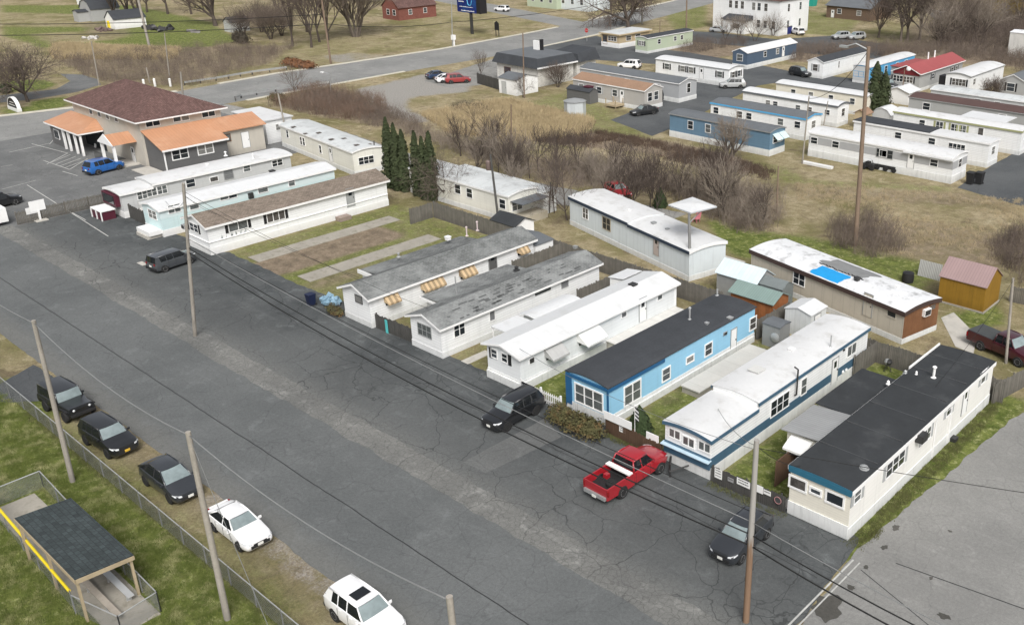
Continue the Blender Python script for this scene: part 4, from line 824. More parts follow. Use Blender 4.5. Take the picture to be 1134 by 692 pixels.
fwin(h, 'F', (.55,), 2.0, 2.4, 1.1, n=4, shut=BLACK); fwin(h, 'R', (.12,), 2.1, 1.0, 1.0); h.box('deck', DKWOOD, h.x0-.3, h.x1+.3, h.y0-1.6, h.y0-.06, 0, .75); h.box('porch', BLACK, h.x0-1.3, h.x0-.02, h.y0+.2, h.y0+2.5, .3, 2.7)
h = fhome('grey gabled home with slate roof at the right edge of the picture', 'y', (1106, 87.5), (1137, 91), (1170, 78), 3.2, wall=MIDGREY, roofm=R_SLATE, skirt=.5, rise=1.0, roof='gable', fascia=WHITE_PLAIN, fh=.1)
fwin(h, 'F', (.45,), 2.0, 1.3, 1.3, shut=BLACK)
h = fhome('tan grey mobile home with an orange brown shingle roof by the silver shed', 'x', (626, 88.5), (713.7, 101), (729, 95), 3.2, wall=mat('tan_grey_siding', (.40, .385, .36), .65, var=.05, scale=.7, pat='z', period=.2, line=.09, dark=.82), roofm=R_ORANGE, skirt=.6, rise=.8, roof='gable', fascia=WHITE_PLAIN, fh=.1)
fwin(h, 'F', (.12, .38, .60), 2.0, 1.0, 1.0, shut=GREYSHUT); fdoor(h, 'F', .70, .7); fwin(h, 'R', (.3, .65), 2.0, 1.0, 1.3); MB().box(h.x0+9.2, h.x0+11.5, h.y0-2.2, h.y0-.06, .3, .6).build('porch_deck', LUMBER, h.root)
for xx in (9.3, 11.4):
    for yy in (-2.1, -.3): MB().box(h.x0+xx-.06, h.x0+xx+.06, h.y0+yy-.06, h.y0+yy+.06, .0, 1.5).build('deck_post', LUMBER, h.root)
h = fhome('long grey mobile home with a slate roof behind the orange-roofed one', 'x', (648, 73.5), (752, 93), (766.1, 87), 3.2, wall=mat('grey_siding_far', (.36, .37, .38), .65, var=.05, scale=.7, pat='z', period=.2, line=.09, dark=.82), roofm=R_SLATE, skirt=.7, rise=.6, roof='gable', fascia=WHITE_PLAIN, fh=.08)
fwin(h, 'F', (.3, .5, .8), 2.0, 1.0, 1.0, shut=GREYSHUT); fwin(h, 'R', (.55,), 2.1, .9, 1.5)
h = fhome('white mobile home with black shutters beside the silver SUV', 'x', (722, 66), (807.6, 77.5), (820.8, 73), 3.1, wall=WHITE, roofm=R_WHITE2, skirt=.7, rise=.35, roof='arch', fascia=GREYMETAL, fh=.05)
fwin(h, 'F', (.16, .38, .50, .88), 2.0, 1.1, 1.0, shut=BLACK); fdoor(h, 'F', .64, .7); fwin(h, 'R', (.3, .7), 2.0, .9, 1.0, shut=BLACK)
h = fhome('pale green mobile home with a dark roof next to the road', 'y', (705, 41), (719.4, 43.5), (765, 33.5), 3.2, wall=PALEGREEN, roofm=R_CHAR, skirt=.5, rise=.3, roof='arch', fascia=WHITE_PLAIN, fh=.1)
fwin(h, 'F', (.5,), 2.0, 1.4, .9, n=2, shut=BLACK); fwin(h, 'R', (.25, .6, .75), 2.1, .9, .9)
h = fhome('low tan building with a flat roof and white base under the roadside tree', 'y', (661, 36), (693.6, 39.5), (716, 32), 3.0, wall=mat('tan_block', (.45, .36, .23), .8, var=.08, scale=.6), roofm=R_WORNL, skirt=1.0, skirtm=WHITE_PLAIN, rise=.1, fascia=mat('tan_block', (0, 0, 0)), fh=.25, over=.4, name='park_office', cat='building')
fwin(h, 'F', (.2,), 1.5, 1.2, 1.8, frame=BROWNWOOD); fwin(h, 'F', (.62,), 1.9, 2.4, .9, n=3); fwin(h, 'R', (.3, .6), 1.9, 1.6, .9)
# ================================================================== VEHICLES
def paint(name, c, rough=.28, metal=0.):
    m = mat(name, c, rough, var=.06, scale=1.2, spec=.5, metal=metal)
    m.node_tree.nodes['Principled BSDF'].inputs['Coat Weight'].default_value = .9; m.node_tree.nodes['Principled BSDF'].inputs['Coat Roughness'].default_value = .08; return m
P_BLACK = paint('black_car_paint', (.012, .013, .015)); P_CHAR = paint('charcoal_car_paint', (.028, .031, .036)); P_WHITE = paint('white_car_paint', (.78, .78, .78)); P_RED = paint('red_car_paint', (.33, .012, .02))
P_GREY = paint('dark_grey_car_paint', (.055, .06, .066)); P_BLUE = paint('blue_car_paint', (.015, .11, .36)); P_MAROON = paint('maroon_car_paint', (.05, .007, .014)); P_SILVER = paint('silver_car_paint', (.45, .46, .46), .3, .3); P_NAVY = paint('navy_car_paint', (.02, .04, .09)); P_RED2 = paint('faded_red_car_paint', (.26, .03, .03))
WS = mat('windscreen_glass', (.20, .245, .25), .07, var=.35, scale=1.4, spec=.7); CGLASS = mat('tinted_car_glass', (.012, .014, .016), .06, var=.3, scale=1.5, spec=.6)  # windscreen base colour is lightened to stand in for sky reflection
LAMP = mat('headlamp_lens', (.62, .64, .66), .12, var=.15, scale=8); TAIL = mat('tail_lamp_lens', (.22, .01, .012), .2, var=.1); RIM = mat('alloy_rim', (.55, .55, .56), .35, var=.15, scale=9); PLATE = mat('licence_plate_white', (.70, .70, .66), .5, var=.08); PLATEY = mat('licence_plate_yellow', (.62, .40, .05), .5, var=.08); PLASTIC = mat('black_plastic', (.02, .02, .021), .6, var=.12); DKRIM = mat('dark_rim', (.06, .06, .062), .4, var=.2)
KINDS = {
 'sedan': dict(L=4.5, W=1.76, H=1.43, zn=.62, zh=.86, zb=.95, zt=1.02, ws=(.285, .44), rw=(.72, .88), wr=.32, wb=(.185, .785), hwr=.66, zg=.19, D=0),
 'ev': dict(L=4.7, W=1.86, H=1.60, zn=.66, zh=.92, zb=1.02, zt=1.12, ws=(.225, .43), rw=(.74, .945), wr=.36, wb=(.185, .80), hwr=.66, zg=.2, D=0),
 'suv': dict(L=4.6, W=1.84, H=1.68, zn=.80, zh=1.02, zb=1.10, zt=1.12, ws=(.265, .40), rw=(.90, .97), wr=.36, wb=(.19, .78), hwr=.70, zg=.24, D=.13),
 'boxy': dict(L=4.2, W=1.80, H=1.60, zn=.80, zh=1.00, zb=1.05, zt=1.08, ws=(.24, .36), rw=(.95, .985), wr=.34, wb=(.19, .80), hwr=.76, zg=.22, D=.12),
 'coupeuv': dict(L=4.35, W=1.82, H=1.62, zn=.76, zh=1.0, zb=1.06, zt=1.14, ws=(.26, .42), rw=(.80, .955), wr=.35, wb=(.19, .80), hwr=.66, zg=.22, D=.1),
 'jeep': dict(L=4.3, W=1.86, H=1.83, zn=1.02, zh=1.12, zb=1.16, zt=1.16, ws=(.335, .385), rw=(.955, .975), wr=.40, wb=(.15, .76), hwr=.82, zg=.42, D=.1),
 'pickup': dict(L=5.7, W=1.98, H=1.86, zn=.92, zh=1.18, zb=1.24, zt=1.24, ws=(.245, .34), rw=(.555, .575), wr=.40, wb=(.165, .765), hwr=.72, zg=.34, D=.04),
}
def car(name, label, kind, pm, loc, rz, cat, group=None, rim=None, plate=None, detail=True, roofm=None, toolbox=False, cover=False, sunroof=False, rear_plate=True, ws=None):
    k = KINDS[kind]; L, W, H = k['L'], k['W'], k['H']; hw = W/2; T = thing(name, label, cat, (loc[0], loc[1], 0.02), rz, group)
    X = lambda q: L/2-q*L
    truck = kind == 'pickup'; jeep = kind == 'jeep'
    qend = .585 if truck else 1.0
    st = [0, .012, .04, .10, .18, k['ws'][0], k['ws'][0]+.06, .45, .55]+([.585] if truck else [.65, .75, k['rw'][1]-.03, .94, .985, 1.0])
    st = sorted(set(min(max(q, 0), qend) for q in st))
    def wf(q):
        if jeep: return .90 if q < .3 else 1.0
        f = 1-.20*max(0, (.13-q)/.13)**2
        if not truck: f -= .15*max(0, (q-.88)/.12)**2
        return f
    def zt(q):
        if q < k['ws'][0]:
            a = q/k['ws'][0]; return k['zn']+(k['zh']-k['zn'])*min(1, a*1.15)**.55 if not jeep else (k['zn']+.02 if q < .012 else k['zn']+.08)
        if q < k['rw'][1]-.02 or truck: return k['zb']+(k['zt']-k['zb'])*max(0, (q-.4)/.6)
        a = (q-k['rw'][1]+.02)/(1.02-k['rw'][1]); return k['zt']-(.10+.05*(kind == 'sedan'))*a**2
    rings = []
    for q in st:
        x = X(q); w = hw*wf(q); z1 = zt(q); e = 0
        zb = k['zg']+(.10*max(0, (.03-q)/.03))+(0 if truck else .14*max(0, (q-.96)/.04))
        if q == 0: z1 -= .10; w *= .93; zb += .06
        if q == 1.0: z1 -= .14; w *= .95
        half = [(0, zb), (w*.84, zb), (w*.965, zb+.10), (w*1.0, zb+(z1-zb)*.45), (w*.985, zb+(z1-zb)*.74), (w*.94, z1-.045), (w*.84, z1), (w*.42, z1+.025), (0, z1+.032)]
        rings.append([(x, y, z) for y, z in half]+[(x, -y, z) for y, z in reversed(half[1:-1])])
    MB().loft(rings).build('body', pm, T, smooth=True, local=True)
    # greenhouse
    xb, xt, rt, rb = X(k['ws'][0]), X(k['ws'][1]), X(k['rw'][0]), X(k['rw'][1]); zb1 = k['zh']-.03; zb2 = k['zt']-.03; wb_, wt = hw*.90, hw*k['hwr']; zr = H-.05
    def pane(nm, bl, tl, bulge_b, bulge_t, m, dirx, inset=.9):
        mb = MB(); rows = []
        for i in range(5):
            t = i/4; row = []
            for j in range(7):
                u = (j/6*2-1); y = (bl[1]+(tl[1]-bl[1])*t)*u*1.0; x = bl[0]+(tl[0]-bl[0])*t+dirx*(bulge_b+(bulge_t-bulge_b)*t)*(1-u*u); z = bl[2]+(tl[2]-bl[2])*t
                row.append((x, y, z))
            rows.append(row)
        mb.loft(rows, closed=False); return mb.build(nm, m, T, smooth='all', local=True)
    pane('windscreen', (xb, wb_, zb1), (xt, wt, zr), .10, .07, ws or WS, 1); pane('rear_window', (rb, wb_, zb2), (rt, wt, zr), .06, .05, CGLASS, -1)
    for sg in (1, -1):
        mb = MB(); rows = []
        for i in range(4):
            t = i/3; y = sg*(wb_+(wt-wb_)*t)*(1+.015*math.sin(PI*t)); rows.append([(xb+(xt-xb)*t, y, zb1+(zr-zb1)*t), (X(.5)+.2, y, (zb1+zb2)/2+(zr-(zb1+zb2)/2)*t), (rb+(rt-rb)*t, y, zb2+(zr-zb2)*t)])
        mb.loft(rows, closed=False); mb.build('side_window', CGLASS, T, smooth='all', local=True)
        pl = [(.56 if not truck else .45)]+([.72] if kind in ('suv', 'boxy') else [])
        for q in pl:
            mb = MB(); x = X(q); mb.tube([(x+.04, sg*(wb_+.006), (zb1+zb2)/2), (x-.02, sg*(wt+.012), zr)], .035, 5); mb.build('pillar', pm if kind not in ('ev', 'coupeuv') else PLASTIC, T, local=True)
        MB().tube([(xb+.02, sg*wb_, zb1), ((xb+xt)/2, sg*(wb_+wt)/2*1.008, (zb1+zr)/2), (xt, sg*wt, zr)], [.055, .045, .04], 6).build('pillar', pm, T, smooth='all', local=True)
        if k['D'] > 0.05:
            mb = MB(); d = k['D']*L
            mb.prism([(rb-.01, sg*(wb_+.012), zb2-.02), (rb+d*1.1, sg*(wb_+.012), zb2-.02), (rt+d*.6, sg*(wt+.014), zr+.01), (rt-.01, sg*(wt+.014), zr+.01)], (0, -sg*.03, 0)); mb.build('pillar', roofm or pm, T, local=True)
        else: MB().tube([(rb, sg*wb_, zb2), (rt, sg*wt, zr)], [.07, .045], 6).build('pillar', pm, T, smooth='all', local=True)
        MB().tube([(xt, sg*wt, zr), ((xt+rt)/2, sg*wt*1.01, zr+.03), (rt, sg*wt, zr)], .045, 6).build('roof_rail', roofm or pm, T, smooth='all', local=True)
    rows = []
    for i in range(7):
        t = i/6; x = xt+(rt-xt)*t; c = .035+.045*math.sin(PI*min(1, max(0, t))); bx = .07*(1-2*t) if abs(1-2*t) > .99 else 0
        rows.append([(x+(.07 if i == 0 else -.05 if i == 6 else 0)*(1-u*u), wt*u*1.01, zr+c*(1-u**4)*1.0) for u in (-1, -.8, -.4, 0, .4, .8, 1)])
    MB().loft(rows, closed=False).build('roof', roofm or pm, T, smooth='all', local=True)
    if sunroof: MB().box(xt-1.0, xt-.35, -.42, .42, zr+.078, zr+.092).build('sunroof', CGLASS, T, local=True)
    # wheels
    wr = k['wr']
    for q in k['wb']:
        for sg in (1, -1):
            x = X(q); yo = hw*(1.0)+(.04 if (truck or jeep) else .005)
            mb = MB().lathe([(wr*1.16, -.16), (wr*1.16, .0), (wr*1.0, .012)], (x, sg*(hw*.975), wr+.02), 'y', 20) if not jeep else MB().box(x-.55, x+.5, min(sg*hw*.8, sg*hw*1.03), max(sg*hw*.8, sg*hw*1.03), wr*2+.04, wr*2+.11)
            if sg < 0 and not jeep:
                mb = MB().lathe([(wr*1.16, .16), (wr*1.16, .0), (wr*1.0, -.012)], (x, sg*(hw*.975), wr+.02), 'y', 20)
            mb.build('wheel_arch', PLASTIC, T, smooth=True, local=True)
            wy = sg*(yo-.1); w_ = MB().lathe([(wr*.62, -.11), (wr*.93, -.11), (wr, -.07), (wr, .07), (wr*.93, .11), (wr*.62, .11)], (x, wy, wr), 'y', 20).build('wheel', RUBBER, T, smooth=True, local=True)
            s2 = sg*.112; r_ = MB().lathe([(wr*.64, s2*.92), (wr*.58, s2), (wr*.5, s2*.75), (wr*.2, s2*.8), (0.01, s2*.95)], (x, wy, wr), 'y', 16).build('rim', rim or RIM, w_, smooth=True, local=True)
            m3 = MB()
            for a in range(5):
                an = a*2*PI/5+.3; ca, sa = math.cos(an), math.sin(an); bx_ = [Vector((x+ca*wr*.2-sa*.035, wy+s2*.8, wr+sa*wr*.2+ca*.035)), Vector((x+ca*wr*.58-sa*.05, wy+s2*.9, wr+sa*wr*.58+ca*.05)), Vector((x+ca*wr*.42-sa*.14, wy+s2*.86, wr+sa*wr*.42+ca*.14))]
                m3.poly([(p.x, p.y+sg*.006, p.z) for p in bx_])
            m3.build('spoke_gap', DKMETAL, w_, local=True)['kind'] = 'stuff'
    # lamps, plates, mirrors
    for sg in (1, -1):
        z = k['zn']-.02 if not jeep else .92; y = sg*hw*.66
        if jeep: mb = MB().lathe([(.085, 0), (.085, .03), (.04, .05)], (L/2-.02, sg*.52, z), 'x', 14)
        else:
            mb = MB(); xa = L/2-.015; mb.loft([[(xa-.015-.0, sg*hw*.52, z-.06), (xa-.02, sg*hw*.52, z+.05)], [(xa-.06, sg*hw*.72, z-.04), (xa-.09, sg*hw*.72, z+.08)], [(xa-.20, sg*hw*.885, z+.0), (xa-.26, sg*hw*.875, z+.10)], [(xa-.42, sg*hw*.94, z+.07), (xa-.44, sg*hw*.93, z+.12)]], closed=False)
            mb.v = [(v[0]+.045, v[1]*1.02, v[2]+.01) for v in mb.v]
        mb.build('headlight', LAMP, T, smooth='all', local=True)
        if truck: mb = MB().box(-L/2-.012, -L/2+.08, sg*hw*.97-.085, sg*hw*.97+.03, .78, 1.12)
        elif kind in ('sedan', 'ev'): mb = MB().box(-L/2-.008, -L/2+.2, min(sg*hw*.48, sg*hw*.79), max(sg*hw*.48, sg*hw*.79), .80, .94)
        else: mb = MB().box(-L/2-.008, -L/2+.14, min(sg*hw*(.60 if not jeep else .78), sg*hw*(.80 if not jeep else .93)), max(sg*hw*(.60 if not jeep else .78), sg*hw*(.80 if not jeep else .93)), .80, 1.0 if not jeep else 1.02)
        mb.build('tail_light', TAIL, T, local=True)
        xm = xb-.28*1; zz = zb1+.10
        mb = MB().loft([[(xm-.02, sg*(wb_+.0), zz-.02), (xm+.03, sg*(wb_+.0), zz-.02), (xm+.03, sg*(wb_), zz+.03), (xm-.02, sg*(wb_), zz+.03)], [(xm-.04, sg*(wb_+.10), zz-.05), (xm+.06, sg*(wb_+.10), zz-.05), (xm+.05, sg*(wb_+.10), zz+.09), (xm-.04, sg*(wb_+.10), zz+.09)], [(xm-.03, sg*(wb_+.24), zz-.03), (xm+.04, sg*(wb_+.22), zz-.03), (xm+.03, sg*(wb_+.22), zz+.08), (xm-.03, sg*(wb_+.24), zz+.08)]])
        mb.build('mirror', pm, T, smooth=True, local=True)
        if detail:
            for q in ((.47, .66) if not truck else (.42, .53)):
                MB().box(X(q)-.09, X(q)+.09, sg*hw*.975-.02, sg*hw*.975+.02, k['zb']-.16, k['zb']-.12).build('door_handle', pm, T, local=True)
            for q in ((k['ws'][0]+.065, .52, .70) if not truck else (.33, .45, .56)):
                MB().box(X(q)-.006, X(q)+.006, sg*hw*.992-.012, sg*hw*.992+.006, k['zg']+.2, k['zb']-.06).build('door_seam', DKMETAL, T, local=True)
    MB().box(L/2-.06, L/2+.012, -hw*.62, hw*.62, k['zg']+.14, k['zg']+.32).build('grille', PLASTIC, T, local=True)
    if kind not in ('ev',): MB().box(L/2-.05, L/2+.006, -hw*.44, hw*.44, k['zn']-.16, k['zn']-.04).build('grille', PLASTIC if not jeep else P_BLACK, T, local=True)
    if plate: MB().box(L/2+.013, L/2+.03, -.16, .16, k['zg']+.2, k['zg']+.36).build('licence_plate', plate, T, local=True)
    if rear_plate: MB().box(-L/2-.025 if not truck else -L/2-.16, -L/2+.01 if not truck else -L/2-.13, -.16, .16, .62 if not truck else .42, .78 if not truck else .58).build('licence_plate', PLATE, T, local=True)
    MB().box(-L/2-.03 if not truck else -L/2-.13, -L/2+.12, -hw*.86, hw*.86, k['zg']+.12, k['zg']+.34).build('bumper', (GREYMETAL if truck else PLASTIC), T, local=True)
    if kind == 'sedan': MB().box(-L/2+.05, -L/2+.2, -hw*.62, hw*.62, .99, 1.02).build('spoiler', pm, T, local=True)
    if jeep:
        MB().lathe([(.12, -.12), (.36, -.12), (.39, -.07), (.39, .07), (.36, .12), (.1, .12)], (-L/2-.16, .1, .98), 'x', 20).build('spare_wheel', RUBBER, T, smooth=True, local=True)
        MB().box(L/2-.02, L/2+.14, -hw*.86, hw*.86, .5, .66).build('front_bumper', PLASTIC, T, local=True)
    if truck:
        x0, x1 = -L/2, X(.587); zt_ = 1.24; zf = .72
        for sg in (1, -1):
            ys = sorted((sg*hw*.985, sg*(hw*.985-.09))); MB().prism([(x0, ys[0], k['zg']+.12), (x1, ys[0], k['zg']+.05), (x1, ys[0], zt_), (x0, ys[0], zt_-.02)], (0, ys[1]-ys[0], 0)).build('bed_side', pm, T, local=True)
        MB().box(x0, x0+.07, -hw*.88, hw*.88, k['zg']+.3, zt_-.03).build('tailgate', pm, T, local=True)
        MB().box(x0+.08, x1, -hw*.87, hw*.87, zf-.2, zf).build('bed_floor', PLASTIC, T, local=True)
        MB().box(x1-.08, x1-.01, -hw*.87, hw*.87, zf, zt_).build('bed_front', PLASTIC, T, local=True)
        if toolbox: MB().box(x1-.46, x1-.12, -hw*.97, hw*.97, zt_+.005, zt_+.10).build('toolbox', WHITE_PLAIN, T, local=True)
        if cover: MB().box(x0+.02, x1-.05, -hw*.93, hw*.93, zt_+.003, zt_+.045).build('bed_cover', mat('dark_vinyl_cover', (.06, .065, .066), .6, var=.15), T, local=True)
    return T
def place(front, heading, kind, back=0):   # ground point under the middle of the front bumper
    L = KINDS[kind]['L']; p = g(*front); return (p.x-math.cos(heading)*L/2, p.y-math.sin(heading)*L/2)
RD = math.radians
ROW = 'cars parked nose to tail along the chain link fence'
car('jeep', 'black boxy off-road jeep with round headlights, first in the row by the fence', 'jeep', P_BLACK, place((94, 465), RD(5), 'jeep'), RD(5), 'jeep', ROW, rim=DKRIM)
car('parked_car', 'black crossover with a yellow front plate between the jeep and the charcoal car', 'suv', P_BLACK, place((143, 506), RD(4), 'suv'), RD(4), 'car', ROW, rim=DKRIM, plate=PLATEY)
car('parked_car', 'charcoal rounded electric car parked in front of the white sedan', 'ev', P_CHAR, place((213, 556), RD(1), 'ev'), RD(1), 'car', ROW, rim=DKRIM, plate=PLATE)
car('parked_car', 'white four-door sedan parked beside the leaning grey pole', 'sedan', P_WHITE, place((290, 609), RD(0), 'sedan'), RD(0), 'car', ROW, plate=PLATE)
car('parked_car', 'white crossover with a dark sunroof at the bottom edge of the picture', 'suv', P_WHITE, (-35.0, 20.2), RD(1), 'car', ROW, sunroof=True)
car('parked_car', 'dark grey boxy hatchback parked askew in the empty part of the lot', 'boxy', P_GREY, (-89.4, 36.8), RD(97), 'car', 'cars in the front lot')
car('parked_car', 'black crossover nosed toward the street beside the white picket fence', 'suv', P_BLACK, place((541.5, 479), RD(-88), 'suv'), RD(-88), 'car', 'cars in the front lot', plate=PLATE, rim=DKRIM)
car('parked_car', 'black sloping-roofed crossover behind the brown wooden pole', 'coupeuv', P_CHAR, place((797, 626), RD(-87), 'coupeuv'), RD(-87), 'car', 'cars in the front lot', plate=PLATE)
T = car('pickup_truck', 'bright red extended-cab pickup with a white toolbox across its bed', 'pickup', P_RED, (-33.15, 37.75), RD(89), 'pickup truck', toolbox=True, ws=CGLASS)
MB().lathe([(.2, -.08), (.32, -.08), (.34, 0), (.32, .08), (.2, .08)], (-1.75, -.25, .83), 'z', 16).build('spare_tyre', RUBBER, T, smooth=True, local=True)
MB().box(-1.5, -1.2, .35, .65, .722, 1.0).build('fuel_can', P_RED, T, local=True)
car('pickup_truck', 'maroon pickup with a dark bed cover parked on the side road', 'pickup', P_MAROON, (-22.1, 69.6), RD(-15), 'pickup truck', cover=True)
car('parked_car', 'bright blue crossover in front of the copper-roofed restaurant', 'suv', P_BLUE, (-127.5, 46.6), RD(100), 'car')
car('parked_car', 'black car cut off by the left edge beside the board fence', 'suv', P_BLACK, (-121.8, 32.9), RD(95), 'car')
car('parked_car', 'red car parked behind the curved white roof at the alley end', 'sedan', P_RED, (g(684, 216).x, g(684, 216).y, 0), RD(-20), 'car')
GR = 'cars on the gravel by the main road'
a = g(485.5, 87); car('parked_car', 'dark navy sedan on the gravel lot', 'sedan', P_NAVY, (a.x, a.y), RD(75), 'car', GR, detail=False)
a = g(496, 91); car('parked_car', 'white car half hidden behind the faded red wagon', 'sedan', P_WHITE, (a.x, a.y), RD(70), 'car', GR, detail=False)
a = g(507, 92); car('parked_car', 'faded red wagon on the gravel lot', 'suv', P_RED2, (a.x, a.y), RD(60), 'car', GR, detail=False)
FARG = 'cars parked around the far park'
for lab, kind, pm, px, hd in [('black sedan parked before the orange-roofed mobile home', 'sedan', P_BLACK, (713, 127), -110), ('dark car parked between the two grey gabled homes', 'suv', P_BLACK, (736, 109.5), 80), ('silver crossover at the corner of the white shuttered home', 'suv', P_SILVER, (811, 97.5), -135),
        ('black crossover in the lane before the white gabled home', 'suv', P_BLACK, (886, 84.5), -10), ('white hatchback beside the white farmhouse', 'suv', P_WHITE, (883, 38.5), 150), ('silver hatchback parked left of the silver crossover on the driveway', 'suv', P_SILVER, (931, 43.5), -115), ('silver crossover in the far driveway beside a hatchback', 'suv', P_SILVER, (948, 44), -115),
        ('pale sedan half hidden behind bushes near the farmhouse', 'sedan', P_SILVER, (796, 36), 20), ('dark pickup bonnet under the evergreen by the red-roofed home', 'suv', P_CHAR, (982, 98), -20), ('white car in the distant lot beyond the bare trees', 'sedan', P_WHITE, (1045, 15.5), 160), ('dark car far off left of the distant white car', 'sedan', P_BLACK, (1026, 13), 160),
        ('white car beside the blue billboard road', 'suv', P_WHITE, (556, 13), 190), ('white pickup-like car before the grey home by the lane', 'suv', P_WHITE, (697, 76), 200)]:
    a = g(*px); car('parked_car', lab, kind, pm, (a.x, a.y), RD(hd), 'car', FARG, detail=False)
# ================================================================== VEGETATION
BARK = mat('dark_bark', (.075, .06, .05), .9, var=.25, scale=2); BARKG = mat('grey_bark', (.15, .125, .105), .9, var=.25, scale=2)
TWIG = mat('grey_brown_twigs', (.115, .09, .075), .9, var=.25, scale=.6); TWIGR = mat('reddish_twigs', (.145, .115, .094), .9, var=.3, scale=.5); TWIGL = mat('pale_twigs', (.22, .185, .15), .9, var=.3, scale=.5)
WILLOW = mat('yellow_willow_twigs', (.30, .22, .06), .9, var=.25, scale=.5)
EVERG = mat('dark_evergreen_foliage', (.036, .048, .018), .85, var=.5, scale=1.6, var2=.3, spots=((.085, .055, .025), 1.1, .62, .8)); HEDGE = mat('hedge_leaves', (.075, .07, .028), .9, var=.4, scale=2.5, var2=.3, spots=((.14, .085, .035), 1.6, .5, .65))
GREENB = mat('bush_leaves', (.035, .055, .02), .9, var=.4, scale=2.5, var2=.3)
DRYG = mat('dry_grass_stems', (.40, .32, .19), .9, var=.25, scale=.4, var2=.2)
def hz(b, t):
    p = g(*b); lo, hi = 0., 60.
    d = Vector((p.x, p.y, 0)).normalized()
    q = ray(*t); s = (p.x*d.x+p.y*d.y)/(q.x*d.x+q.y*d.y); return CAMZ+q.z*s
def tree(label, base, h, spread=.6, seed=1, trunk_r=None, multi=1, twig=None, bark=None, dens=1.0, name='bare_tree', fork=.25, group=None, cat='tree', lean=0, depth=5, thin=1.0, up=.25):
    p = g(*base) if len(base) == 2 else Vector(base); r = random.Random(seed); T = thing(name, label, cat, p, 0, group)
    big, small = MB(), MB(); tr = trunk_r or h*.024
    LN = [h*fork, h*.40, h*.25, h*.16, h*.10, h*.065]; CN = [5, 4, 4, 3, 3]; RAD = [1, .52, .27, .14, .075, .045]
    def grow(a, d, lev):
        n = 4 if lev < 2 else 3 if lev < 4 else 2; ln = LN[lev]*r.uniform(.75, 1.2); r0 = max(tr*RAD[lev]*r.uniform(.8, 1.1), .011*thin); pts = [a]; rr = [r0]; cur = a.copy(); dd = d.copy()
        for i in range(n):
            w = .08 if lev == 0 else .16 if lev < 3 else .24
            dd = (dd+Vector((r.uniform(-w, w), r.uniform(-w, w), r.uniform(-w, w)*.5+up*.22))).normalized(); cur = cur+dd*(ln/n); pts.append(cur.copy()); rr.append(r0*(1-.5*(i+1)/n))
        (big if lev <= 1 else small).tube(pts, rr, 7 if lev == 0 else 5 if lev < 3 else 3, caps=False)
        if lev >= depth: return
        k = max(2, int(round(CN[lev]*dens+r.uniform(-.5, .5))))
        for j in range(k):
            t = (j+r.uniform(.1, .9))/k; t = (.6+.4*t) if lev == 0 else (.25+.75*t); i = min(n-1, int(t*n)); q = pts[i]+(pts[i+1]-pts[i])*(t*n-i)
            pr = dd.cross(Vector((math.cos(j*2.4+ph0+lev), math.sin(j*2.4+ph0+lev), r.uniform(-.3, .3)))).normalized()
            ang = spread*r.uniform(.75, 1.45); grow(q, (dd*math.cos(ang)+pr*math.sin(ang)).normalized(), lev+1)
        grow(cur, dd, lev+1)
    ph0 = r.uniform(0, 6)
    for m in range(multi):
        o = Vector((0, 0, 0)) if multi == 1 else Vector((math.cos(m*6.28/multi+ph0), math.sin(m*6.28/multi+ph0), 0))*tr*1.3
        d = Vector((r.uniform(-.08, .08)+lean, r.uniform(-.08, .08), 1)) if multi == 1 else Vector((o.x*.3/tr+r.uniform(-.1, .1), o.y*.3/tr+r.uniform(-.1, .1), 1))
        grow(p+o+Vector((0, 0, -.1)), d.normalized(), 0)
    zt_ = max(v[2] for v in small.v+big.v)-p.z; k_ = h/zt_
    for M_ in (big, small): M_.v = [(p.x+(v[0]-p.x)*k_, p.y+(v[1]-p.y)*k_, p.z+(v[2]-p.z)*k_) for v in M_.v]
    big.build('trunk', bark or BARK, T, smooth='all'); small.build('crown', twig or TWIG, T)
    return T
tree('rounded bare street tree left of the maroon-roofed restaurant', (31, 113), hz((31, 113), (31, 39)), .74, 3, multi=1, dens=1.2, fork=.18, group='bare trees around the park', trunk_r=.3)
tree('big bare multi-trunk tree beside the brick house', (394, 41), 22, .38, 5, .55, multi=5, bark=BARKG, twig=TWIGL, group='bare trees around the park', fork=.32)
tree('bare tree with thick dark trunk behind the white sheds', (239, 29), 20, .5, 7, .75, group='bare trees around the park')
for i, (b, lab) in enumerate([((324, 51), 'leftmost slim bare tree of the row by the brush pile'), ((345, 53), 'second slim bare tree of the row, leaning a little'), ((354, 47), 'third slim bare tree standing behind the leaning one'), ((363, 45), 'slim bare tree beside the street pole across the main road')]):
    tree(lab, b, 18, .36, 20+i, .42, dens=.85, bark=BARK, group='slim bare trees across the main road', lean=-.1+.05*i)
tree('wide bare tree with low spreading limbs beside the main road', (696, 31), 15, .8, 31, .8, multi=1, fork=.16, dens=1.15, group='bare trees around the park', up=.1)
tree('low many-stemmed bare tree in front of the faded blue home', (808, 176), hz((808, 176), (806, 122)), .5, 33, .26, multi=4, dens=.72, bark=BARKG, twig=TWIGL, fork=.3, group='bare trees around the park')
for i, (b, hh, lab) in enumerate([((973, 42), 15, 'bare tree behind the white farm driveway, left of the thick trunks'), ((997.5, 46), 19, 'thick bare tree behind the blue and white home'), ((1005, 45), 20, 'tall thick bare trunk right beside another thick trunk'), ((1018, 45), 17, 'slimmer bare tree right of the two thick trunks')]):
    tree(lab, b, hh, .55, 40+i, .45 if i else .35, dens=1.0, bark=BARKG, group='bare trees behind the far park')
